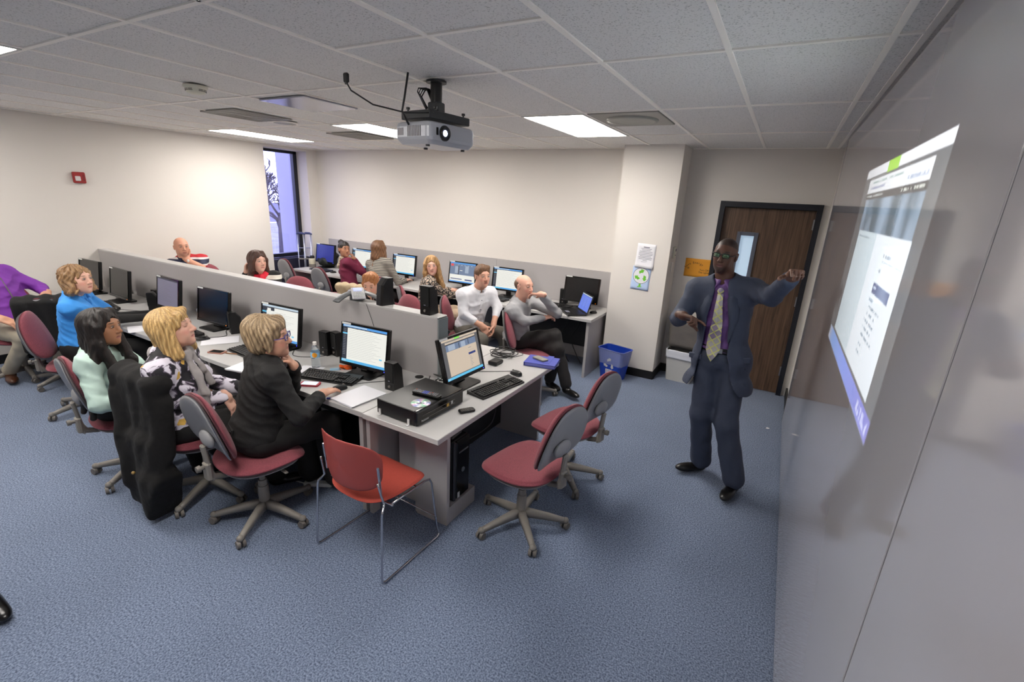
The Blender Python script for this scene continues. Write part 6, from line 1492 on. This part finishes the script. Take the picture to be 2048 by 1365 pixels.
bl = human('blond', 'person with blond bob, grey scarf and black and white floral top leaning back', (-3.47, 1.27, .56), (-3.425, 1.215, 1.035), dict(c=(-3.392, 1.245, 1.20), look=(48, 12, 0), s=1.0, w=1.03, closed=1), hips=42, chest=48, female=True, sc=1.02, girth=1.12, bust=1.15,
    arms={1: dict(w=(-3.215, 1.395, .745), e=(-3.375, 1.11, .76), d=(.25, .25, -.85), n=(-.3, -.2, -.3), curl=(.2, .25, .2), thumb=.2),
          -1: dict(w=(-3.40, 1.62, .68), e=(-3.60, 1.44, .76), d=(.6, .5, -.3), n=(0, 0, -1), curl=(.3, .3, .3))},
    legs={1: ((-3.14, 1.53, .57), (-3.13, 1.62, .10), 30), -1: ((-3.30, 1.70, .56), (-3.32, 1.75, .10), 20)},
    skin=sk('light'), top=M_flo, loose=.012, wide=.02, bottom=BLKT, shoes=M_leather, hem=-.03, hair=hair_bob(HAIRC['blond'], L_=.175, seed=1, freq=34))
M_scarfg = cloth('grey_scarf', (.60, .58, .58), .85, (30, .6, .01)); i = bl; nk = i['neck']; f_ = i['fwd']; r_t = i['rt']
scarf_ring(bl, M_scarfg, .074, .026, tails=[([nk+f_*.10+r_t*.02-[0, 0, .03], nk+f_*.155+r_t*.055-[0, 0, .12], nk+f_*.19+r_t*.08-[0, 0, .22], nk+f_*.19+r_t*.085-[0, 0, .33]], .026), ([nk+f_*.10-r_t*.03-[0, 0, .03], nk+f_*.15-r_t*.05-[0, 0, .13], nk+f_*.18-r_t*.06-[0, 0, .22]], .022)])
# coat draped on her chair
M_coat = cloth('black_coat', (.05, .045, .048), .9, (20, .6, .015))
cb_ = np.array((-3.46, 1.075, 0)); th_ = math.radians(-2); cf = np.array([math.sin(th_), math.cos(th_), 0]); cr_ = np.array([math.cos(th_), -math.sin(th_), 0]); RC = np.stack([cr_, cf, [0, 0, 1]], 1)
P = [(rcone(cb_-cr_*.17+[0, 0, .93], cb_+cr_*.17+[0, 0, .93], .062, .062), 0), (rbox(cb_-cf*.035+[0, 0, .70], (.205, .055, .26), RC, .03), .05), (rbox(cb_-cf*.06+[0, 0, .34], (.195, .06, .26), RC, .04), .05), (rbox(cb_+cf*.02+cr_*.11-cf*.08+[0, 0, .20], (.11, .09, .16), RC, .04), .05), (rcone(cb_-cr_*.17-cf*.05+[0, 0, .80], cb_-cr_*.12-cf*.10+[0, 0, .25], .055, .05), .04), (rcone(cb_+cr_*.17+[0, 0, .80], cb_+cr_*.16-cf*.10+[0, 0, .22], .05, .045), .04)]
S = SDF.around([p for p, k in P], .010, .03); [S.add(p, k) for p, k in P]; S.warp(lambda X, Y, Z: .005*np.sin((X*cr_[0]+Y*cr_[1])*31+Z*4)+.003*np.sin((X*cr_[0]+Y*cr_[1])*57-Z*9+2*np.sin(Z*6))); S.cut((0, 0, -1), cb_+[0, 0, .03]); S.cut(unit(-cr_-np.array([0, 0, .35])), cb_-cr_*.20+[0, 0, .25]); S.cut(unit(cr_*1.0-np.array([0, 0, .42])), cb_+cr_*.17+[0, 0, .22]); v, q_ = S.mesh(); v = smooth_mesh(v, q_, 2)
ct = np_obj('black_coat', [(v, q_, None, 0)], M_coat, None, (cb_[0], cb_[1], 0)); tag(ct, 'long black coat hanging over the back of the blond woman chair', 'coat'); MB().sphere((.13, -.185, .42), .010).build('button', mat('brass_button', (.5, .4, .2), .4), ct)

# woman with long dark hair ------------------------------------
M_mint = cloth('mint_blouse', (.70, .80, .765), .65, (14, .7, .016))
mn = human('mint', 'person with long dark wavy hair in a pale mint blouse', (-4.10, 1.14, .56), (-4.035, 1.075, .985), dict(c=(-3.955, 1.10, 1.135), look=(55, 3, 0), s=.95, iris=(.12, .08, .05)), hips=50, chest=42, female=True, sc=.95, girth=.92, bust=.9,
    arms={1: dict(w=(-3.70, 1.20, .66), e=(-3.80, .95, .70), d=(.7, .5, -.3), n=(0, 0, -1)), -1: dict(w=(-3.80, 1.50, .66), e=(-4.0, 1.33, .72), d=(.7, .3, -.2), n=(0, 0, -1))},
    legs={1: ((-3.72, 1.33, .55), (-3.70, 1.40, .10), 60), -1: ((-3.82, 1.52, .55), (-3.85, 1.60, .10), 50)},
    skin=sk('brown'), top=M_mint, loose=.006, collar='shirt', bottom=BLKT, shoes=M_leather, hair=hair_long(HAIRC['black'], L_=.46, front=True, spread=.17, back=.12, strands=20, seed=4, freq=30))
scr_ = mat('silver_beads', (.6, .58, .5), .3, .8)

# woman in the blue polo shirt -----------------------------------
M_blue = cloth('blue_polo', (.25, .60, .93), .75, (12, .7, .016))
bp2 = human('polo', 'person with wavy light brown hair in a bright blue polo shirt', (-5.60, 1.47, .60), (-5.50, 1.475, 1.06), dict(c=(-5.395, 1.49, 1.21), look=(62, 6, 0), s=.97, iris=(.25, .35, .4)), hips=25, chest=34, female=True, sc=1.02, girth=1.05, bust=1.1,
    arms={1: dict(w=(-5.42, 1.93, .80), e=(-5.42, 1.66, .83), d=(.6, .7, -.05), n=(0, 0, -1), curl=(.3, .4, .3)), -1: dict(w=(-5.62, 2.05, .78), e=(-5.66, 1.80, .79), d=(.5, .8, 0), n=(0, 0, -1))},
    legs={1: ((-5.35, 1.86, .55), (-5.35, 1.95, .10), 30), -1: ((-5.58, 1.90, .55), (-5.6, 1.95, .10), 20)},
    skin=sk('light'), top=M_blue, collar='v', bottom=BLKT, shoes=M_leather, q=1.15, sleeve='short', hair=hair_bob(HAIRC['ltbrown'], L_=.10, bangs=False, seed=5, freq=20, amp=.0035, wave=30))
a0, el, W, a_ = bp2['ARM'][1]; a0l, ell_, Wl, al_ = bp2['ARM'][-1]; bp2['garment']('arm_sleeve', [(rcone(a0+(el-a0)*.55, el, .047, .044), 0), (rcone(el, W, .044, .036), .01)], BLK, h=.008)
bp2['garment']('arm_sleeve', [(rcone(a0l+(ell_-a0l)*.55, ell_, .047, .044), 0), (rcone(ell_, Wl, .044, .036), .01)], BLK, h=.008)

# man in the purple shirt -----------------------------------------
M_purp = cloth('purple_shirt_bright', (.46, .18, .60), .7, (12, .7, .016)); M_khaki = cloth('khaki', (.70, .66, .58), .85, (12, .6, .014))
pu = human('purple', 'person in a bright purple shirt and khaki trousers, head beyond the left edge', (-6.88, 1.43, .57), (-7.02, 1.27, 1.09), dict(c=(-6.99, 1.24, 1.27), look=(100, 0, 0), s=1.03), hips=75, chest=70, sc=1.08, girth=1.22,
    arms={1: dict(w=(-6.56, 1.25, .72), e=(-6.80, 1.10, .80), d=(.75, .5, -.35), n=(-.2, .1, -1), curl=(.3, .4, .3)), -1: dict(w=(-6.80, 1.66, .87), e=(-6.98, 1.68, .90), d=(.55, -.45, -.35), n=(-.3, .0, -1), curl=(.5, .5, .4))},
    legs={1: ((-6.46, 1.36, .55), (-6.95, 1.28, .10), 100), -1: ((-6.40, 1.62, .54), (-6.72, 1.60, .10), 95)},
    skin=sk('tan'), top=M_purp, bottom=M_khaki, shoes=M_tanshoe, q=1.15, hair=hair_short(HAIRC['dbrown'], seed=3))
for s in (1, -1):
    h0, kn, an, toe = pu['LEG'][s]; pu['garment']('boot_shaft', [(rcone(an+(kn-an)*.14, an, .056, .05), 0)], M_tanshoe, h=.008)
M_lan = mat('lanyard_grey', (.35, .32, .35), .6)
mb = MB(); o3 = pu['base']; mb.tube([Vector(tuple(pu['neck']+pu['rt']*s*.07+pu['fwd']*y-pu['u']*z-o3)) for s, y, z in ((-1, .02, 0), (-.8, .13, .10), (-.2, .17, .28), (0, .18, .34))], .006, 6); mb.box(tuple(pu['neck']+pu['fwd']*.19-pu['u']*.38-o3), (.06, .06, .09), bev=.004); mb.build('lanyard', M_lan, pu['body'])

# man in the rugby shirt --------------------------------------------
M_rug = mat('rugby_stripes', (.7, .2, .2), .8, bump=(14, .6, .014))
def stripes(m, zs, cols, axis=2, scale=1.0):
    N, L, B = nodes(m); tc = N.new('ShaderNodeTexCoord'); sp = N.new('ShaderNodeSeparateXYZ'); L.new(tc.outputs['Object'], sp.inputs[0]); mr = N.new('ShaderNodeMapRange'); mr.inputs[1].default_value = zs[0]; mr.inputs[2].default_value = zs[1]; L.new(sp.outputs[axis], mr.inputs[0]); fr = N.new('ShaderNodeMath'); fr.operation = 'FRACT'; L.new(mr.outputs[0], fr.inputs[0])
    mr.clamp = False; cr = N.new('ShaderNodeValToRGB'); cr.color_ramp.interpolation = 'CONSTANT'; e = cr.color_ramp.elements; n = len(cols)
    e[0].position = 0; e[0].color = lin(cols[0][1])+(1,); e[1].position = cols[1][0]; e[1].color = lin(cols[1][1])+(1,)
    for p, c in cols[2:]: x = e.new(p); x.color = lin(c)+(1,)
    L.new(fr.outputs[0], cr.inputs[0]); L.new(cr.outputs[0], B.inputs['Base Color'])
R_, W_, Nv = (.70, .13, .17), (.85, .83, .83), (.14, .16, .26)
stripes(M_rug, (.87, 1.21), [(0, R_), (.2, W_), (.27, R_), (.36, W_), (.42, Nv), (.58, W_), (.65, R_)])
rg = human('rugby', 'bald person in a red, white and navy striped shirt by the left wall', (-7.18, 3.30, .57), (-7.19, 3.20, 1.06), dict(c=(-7.14, 3.16, 1.225), look=(100, 2, 0), s=1.03, iris=(.3, .25, .2)), hips=118, chest=124, sc=1.06, girth=1.12,
    arms={1: dict(w=(-7.21, 2.98, .87), e=(-7.36, 3.0, .84), d=(.8, .1, 0), n=(0, 0, -1), cuff=.0), -1: dict(w=(-7.06, 3.17, 1.065), e=(-6.92, 3.27, .965), d=(-.38, -.35, .75), n=(-.6, .5, .1), curl=(.5, .6, .5), thumb=.4)},
    skin=sk('tan', base=(.80, .58, .48), beard=(.62, .45, .38)), top=M_rug, sleeve='short', collar='shirt', bottom=BLKT, shoes=M_leather, q=1.5)
a0, el, W, a_ = rg['ARM'][-1]; f_ = unit(W-el); mb = MB(); mb.cyl(tuple(W-f_*.05-rg['base']), tuple(W-f_*.025-rg['base']), .032, .031, 18); c_ = W-f_*.037-rg['base']+np.array([.01, -.030, .012]); mb.sphere(tuple(c_), (.02, .012, .02)); mb.build('wristwatch', M_white, rg['body'])

rg['collar'].data.materials[0] = cloth('navy_collar', (.14, .16, .26))
# woman with the red scarf ---------------------------------------------
M_str = mat('wide_stripes', (.1, .1, .1), .85, bump=(14, .6, .014)); stripes(M_str, (0, .095), [(0, (.09, .085, .09)), (.5, (.86, .84, .80)), (.98, (.09, .085, .09))])
sf = human('scarf', 'person with a red scarf and black and white striped sweater behind the partition', (-5.62, 3.30, .58), (-5.60, 3.22, 1.04), dict(c=(-5.54, 3.17, 1.205), look=(92, 3, 0), s=.98, iris=(.25, .2, .15)), hips=150, chest=130, female=True, sc=1.02,
    arms={1: dict(w=(-5.67, 3.10, 1.07), e=(-5.72, 3.02, .86), d=(.1, .1, .9), n=(.9, .3, 0), curl=(.4, .5, .3)), -1: dict(w=(-5.20, 3.0, .80), e=(-5.32, 3.23, .85), d=(.3, -.8, -.1), n=(0, 0, -1))},
    skin=sk('light'), top=M_str, bottom=BLKT, shoes=M_leather, q=1.5, hair=hair_long(HAIRC['dbrown'], L_=.14, spread=.05, strands=8, seed=6, back=.05, freq=26))
M_redscarf = cloth('red_scarf', (.86, .16, .24), .85, (30, .6, .01)); i = sf; nk, f_, r_t = i['neck'], i['fwd'], i['rt']
scarf_ring(sf, M_redscarf, .070, .026, tails=[([nk+f_*.09-r_t*.02-[0, 0, .02], nk+f_*.13-r_t*.03-[0, 0, .12], nk+f_*.15-r_t*.03-[0, 0, .25]], .035), ([nk+f_*.09+r_t*.05-[0, 0, .02], nk+f_*.12+r_t*.06-[0, 0, .2]], .03)])

# woman with the bun, maroon sweater -------------------------------------
M_maro = cloth('maroon_sweater', (.42, .10, .22), .85, (16, .6, .014))
def bun_hair(i):
    T, E, K = H(i); hair_obj(i, [(E((0, -.018, .042), (.082, .104, .088)), 0), (E((0, -.05, -.02), (.07, .06, .055)), .02), (E((0, -.10, .115), (.045, .042, .042)), .012)], [(E((0, .122, -.035), (.074, .09, .10)), .01), (E((0, .02, -.12), (.12, .10, .06)), .01)], HAIRC['black'], amp=.0015, q=1.3)
bn = human('bun', 'person with a dark hair bun and maroon sweater looking back, hand at mouth', (-6.00, 4.90, .58), (-6.06, 4.90, 1.03), dict(c=(-6.045, 4.87, 1.185), look=(104, 6, -4), s=.97, iris=(.15, .1, .08)), hips=15, chest=30, female=True, sc=1.0, girth=1.0, bust=.9,
    arms={1: dict(w=(-5.93, 4.96, 1.045), e=(-5.78, 5.02, .82), d=(-.30, -.25, .6), n=(-.7, -.5, -.1), curl=(.5, .6, .4)), -1: dict(w=(-6.2, 5.25, .80), e=(-6.3, 5.02, .80), d=(.3, .8, 0), n=(0, 0, -1))},
    skin=sk('brown', base=(.68, .48, .37)), top=M_maro, bottom=BLKT, shoes=M_leather, q=1.5, hair=bun_hair)
M_leop = mat('leopard_scarf', (.6, .55, .45), .85); N, L, B = nodes(M_leop); tc = N.new('ShaderNodeTexCoord'); n1 = N.new('ShaderNodeTexVoronoi'); n1.inputs['Scale'].default_value = 55; L.new(tc.outputs['Object'], n1.inputs['Vector']); c1 = N.new('ShaderNodeValToRGB'); c1.color_ramp.elements[0].position = .3; c1.color_ramp.elements[0].color = lin((.16, .14, .12))+(1,); c1.color_ramp.elements[1].position = .45; c1.color_ramp.elements[1].color = lin((.68, .63, .55))+(1,); L.new(n1.outputs['Distance'], c1.inputs[0]); L.new(c1.outputs[0], B.inputs['Base Color'])
nk = bn['neck']; f_ = bn['fwd']; scarf_ring(bn, M_leop, .068, .024, tails=[([nk-f_*.08, nk-f_*.115-[0, 0, .10]], .026)])

# woman from behind, striped top ---------------------------------------------
M_fine = mat('fine_stripes', (.5, .5, .5), .85, bump=(14, .6, .014)); stripes(M_fine, (0, .022), [(0, (.62, .60, .56)), (.55, (.26, .25, .25)), (.98, (.62, .60, .56))])
bk_ = human('back', 'person seen from behind with long brown hair and thin striped top, hand on a mouse', (-5.32, 4.86, .58), (-5.40, 4.93, 1.08), dict(c=(-5.44, 4.97, 1.24), look=(-20, 0, 0), s=1.0), hips=5, chest=-5, female=True, sc=1.04, girth=1.05,
    arms={1: dict(w=(-5.20, 5.27, .78), e=(-5.12, 5.02, .79), d=(-.05, 1, 0), n=(0, 0, -1), curl=(.25, .3, .2)), -1: dict(w=(-5.58, 5.25, .79), e=(-5.66, 5.0, .80), d=(.3, .9, 0), n=(0, 0, -1))},
    skin=sk('light'), top=M_fine, bottom=BLKT, shoes=M_leather, q=1.5, hair=hair_long(HAIRC['brown'], L_=.30, spread=.09, strands=12, seed=8, back=.10, freq=28))

# woman looking down behind the partition ----------------------------------------
M_blkt = cloth('black_top', (.07, .07, .075), .85)
def up_hair(i):
    T, E, K = H(i); hair_obj(i, [(E((0, -.020, .046), (.084, .108, .092)), 0), (K((-.04, .035, .112), (.04, .035, .108), .032, .03), .03), (E((0, -.07, .0), (.07, .06, .07)), .02), (K((.078, .03, .03), (.080, .015, -.03), .014, .008), .01)], [(E((0, .13, -.015), (.078, .094, .108)), .01), (E((0, .02, -.12), (.12, .10, .06)), .01)], HAIRC['red'], amp=.002, q=1.3)
rd = human('red', 'person with reddish swept up hair looking down behind the conference phone', (-4.03, 3.60, .55), (-4.01, 3.48, .985), dict(c=(-3.985, 3.395, 1.105), look=(150, -14, 0), s=.98), hips=185, chest=178, female=True, sc=1.0,
    arms={1: dict(w=(-3.98, 3.20, .78), d=(.2, -.8, -.2), n=(0, 0, -1), hint=(-.6, 0, -1)), -1: dict(w=(-3.78, 3.18, .78), d=(-.2, -.8, -.2), n=(0, 0, -1), hint=(.6, 0, -1))},
    skin=sk('light', base=(.82, .62, .53)), top=M_blkt, collar='v', bottom=BLKT, shoes=M_leather, q=1.3, hair=up_hair)

# blond woman in the patterned blouse -------------------------------------------
M_pat = mat('patterned_blouse', (.6, .5, .45), .8, bump=(14, .5, .012)); N, L, B = nodes(M_pat); tc = N.new('ShaderNodeTexCoord'); wv = N.new('ShaderNodeTexVoronoi'); wv.inputs['Scale'].default_value = 26; wv.feature = 'DISTANCE_TO_EDGE'; ns = N.new('ShaderNodeTexNoise'); ns.inputs['Scale'].default_value = 10; mxv = N.new('ShaderNodeMix'); mxv.data_type = 'VECTOR'; mxv.inputs[0].default_value = .12
L.new(tc.outputs['Object'], ns.inputs['Vector']); L.new(tc.outputs['Object'], mxv.inputs[4]); L.new(ns.outputs['Color'], mxv.inputs[5]); L.new(mxv.outputs[1], wv.inputs['Vector']); c1 = N.new('ShaderNodeValToRGB'); e = c1.color_ramp.elements; e[0].position = .10; e[0].color = lin((.16, .14, .15))+(1,); e[1].position = .2; e[1].color = lin((.78, .72, .64))+(1,); x_ = e.new(.5); x_.color = lin((.62, .46, .42))+(1,); L.new(wv.outputs['Distance'], c1.inputs[0]); L.new(c1.outputs[0], B.inputs['Base Color'])
fb = human('farblond', 'person with straight long blond hair and patterned blouse turning round at the far desk', (-4.18, 4.50, .58), (-4.13, 4.53, 1.035), dict(c=(-4.085, 4.515, 1.19), look=(140, 0, 4), s=.97, iris=(.3, .4, .5)), hips=25, chest=50, female=True, sc=1.0, girth=1.0, bust=.8,
    arms={1: dict(w=(-3.86, 4.98, .80), e=(-3.96, 4.72, .80), d=(.2, .9, -.05), n=(0, 0, -1)), -1: dict(w=(-4.2, 5.08, .79), e=(-4.3, 4.85, .82), d=(.2, .9, 0), n=(0, 0, -1))},
    legs={1: ((-3.85, 4.75, .56), (-3.80, 4.80, .10), 40), -1: ((-4.02, 4.92, .56), (-4.05, 4.95, .10), 20)},
    skin=sk('light'), top=M_pat, bottom=cloth('beige_trouser', (.72, .63, .54), .85), shoes=M_leather, q=1.4, hair=hair_long(HAIRC['blond'][::-1] if False else ((.76, .60, .40), (.58, .43, .27)), L_=.22, front=True, spread=.06, strands=9, seed=9, back=.04, freq=30))

# man in the white shirt -------------------------------------------------------
M_wsh = cloth('white_shirt', (.88, .88, .90), .75, (12, .7, .018)); M_gtr = cloth('grey_trouser', (.38, .36, .33), .85, (12, .6, .014)); M_beltb = M_leather
ws = human('white', 'person in a white button shirt leaning forward with hands between the knees', (-3.34, 4.28, .57), (-3.20, 4.235, 1.035), dict(c=(-3.135, 4.225, 1.205), look=(122, 1, 0), s=1.0, iris=(.3, .3, .3)), hips=108, chest=112, sc=1.02, girth=1.0,
    arms={1: dict(w=(-3.05, 4.13, .66), e=(-3.24, 4.02, .80), d=(.45, .2, -.75), n=(-.4, .6, -.2), curl=(.4, .4, .3), cuff=.10), -1: dict(w=(-2.99, 4.26, .67), e=(-3.05, 4.43, .83), d=(.1, -.3, -.8), n=(-.5, -.5, -.1), curl=(.4, .5, .3), cuff=.10)},
    legs={1: ((-2.98, 4.00, .55), (-2.97, 3.98, .10), 130), -1: ((-2.92, 4.38, .55), (-2.88, 4.40, .10), 80)},
    skin=sk('light', base=(.82, .62, .53)), top=M_wsh, collar='shirt', loose=.008, wide=.012, bottom=M_gtr, shoes=M_leather, q=1.15, hair=hair_short(((.36, .25, .17), (.48, .35, .25)), seed=11))
mb = MB(); rings = []; i = ws
for k in range(12):
    z = .03+.035*k; c_ = i['neck']-i['u']*z+i['fwd']*(surf_y(i, 0, z, .020)+.002)-i['base']; rings.append([Vector(tuple(c_+i['rt']*x+i['fwd']*y)) for x, y in ((-.016, 0), (0, .004), (.016, 0), (.016, -.01), (-.016, -.01))])
loft(mb, rings); pk_ = mb.build('placket', M_wsh, i['body']); mb = MB()
for k in (1, 4, 7, 10): mb.sphere(tuple(rings[k][1]), .006, 8)
mb.build('buttons', M_ink, pk_)
# man in the grey sweater ----------------------------------------------------
M_gsw = cloth('grey_sweater', (.58, .58, .59), .85, (12, .7, .016)); M_dtr = cloth('charcoal_trouser', (.15, .14, .14), .85, (12, .6, .014))
gs = human('grey', 'balding person in a grey sweater with crossed legs and a hand at the mouth', (-2.68, 4.23, .57), (-2.625, 4.165, 1.005), dict(c=(-2.575, 4.165, 1.175), look=(104, 0, 0), s=.98, iris=(.3, .3, .3)), hips=80, chest=84, sc=1.02, girth=1.0,
    arms={1: dict(w=(-2.375, 4.25, .85), e=(-2.48, 4.03, .84), d=(.5, .8, .1), n=(0, 0, -1), curl=(.5, .5, .5), cuff=0), -1: dict(w=(-2.375, 4.165, 1.115), e=(-2.27, 4.36, .90), d=(-.90, -.05, -.05), n=(-.1, -.2, -1), curl=(.45, .5, .3), thumb=.2)},
    legs={1: ((-2.27, 4.34, .66), (-2.09, 4.36, .115), 115), -1: ((-2.22, 4.32, .52), (-2.34, 4.46, .10), 120)},
    skin=sk('light', base=(.84, .64, .56)), top=M_gsw, loose=.006, wide=.008, bottom=M_dtr, shoes=M_leather, q=1.1,
    hair=lambda i: (lambda TEK: hair_obj(i, [(TEK[1]((0, -.03, .018), (.080, .095, .072)), 0)], [(TEK[1]((0, .085, -.0), (.10, .09, .14)), .01), (TEK[1]((0, -.0, .10), (.068, .12, .062)), .01), (TEK[1]((0, .02, -.10), (.12, .12, .06)), .01)], ((.36, .26, .19), (.46, .34, .25)), amp=.001))(H(i)))
W = gs['ARM'][-1][2]; f_ = unit(W-gs['ARM'][-1][1]); mb = MB(); mb.cyl(tuple(W-f_*.035-gs['base']), tuple(W-f_*.015-gs['base']), .031, .030, 18); mb.sphere(tuple(W-f_*.025-gs['base']+np.array([0, 0, .030])), (.016, .016, .008)); mb.build('wristwatch', M_black, gs['body'])

# beige jacket on a chair and black jacket by the purple shirt -----------------------
def draped(name, c, heading, m, lb, z1=.95, z0=.45, w_=.22):
    th = math.radians(heading); cf = np.array([math.sin(th), math.cos(th), 0]); cr = np.array([math.cos(th), -math.sin(th), 0]); R = np.stack([cr, cf, [0, 0, 1]], 1); c = np.array(c, float)
    P = [(rcone(c-cr*(w_-.05)+[0, 0, z1-.05], c+cr*(w_-.05)+[0, 0, z1-.05], .06, .06), 0), (rbox(c-cf*.055+[0, 0, (z1+z0)/2-.03], (w_, .05, (z1-z0)/2), R, .028), .05), (rbox(c+cf*.04+[0, 0, (z1+z0)/2+.08], (w_*.9, .02, (z1-z0)/2-.1), R, .018), .04)]
    S = SDF.around([p for p, k in P], .012, .03); [S.add(p, k) for p, k in P]; S.warp(lambda X, Y, Z: .008*np.sin((X*cr[0]+Y*cr[1])*55+Z*6)); v, q_ = S.mesh(); v = smooth_mesh(v, q_, 2); return tag(np_obj(name, [(v, q_, None, 0)], m, None, (c[0], c[1], 0)), lb, 'jacket')
draped('beige_jacket', (-4.66, 3.75, 0), 172, cloth('beige_cloth', (.66, .59, .48), .85), 'beige jacket hanging on a chair back behind the conference phone', .98)
draped('black_jacket', (-6.28, 1.50, 0), -62, M_coat, 'black jacket on a chair back between the purple shirt and the blue polo', .95)
# shoe of somebody at the lower left edge
sp = [(ell((-3.33, .235, .045), (.10, .05, .045)), 0), (ell((-3.235, .25, .035), (.075, .036, .028)), .03), (rcone((-3.42, .23, .05), (-3.46, .23, .20), .05, .055), .03)]
S = SDF.around([p for p, k in sp], .006); [S.add(p, k) for p, k in sp]; S.cut((0, 0, -1), (0, 0, .003)); v, q_ = S.mesh(); tag(np_obj('shoe', [(smooth_mesh(v, q_, 1), q_, None, 0)], M_leather, None, (-3.3, .24, 0)), 'pointed black shoe poking in at the lower left edge', 'shoe')
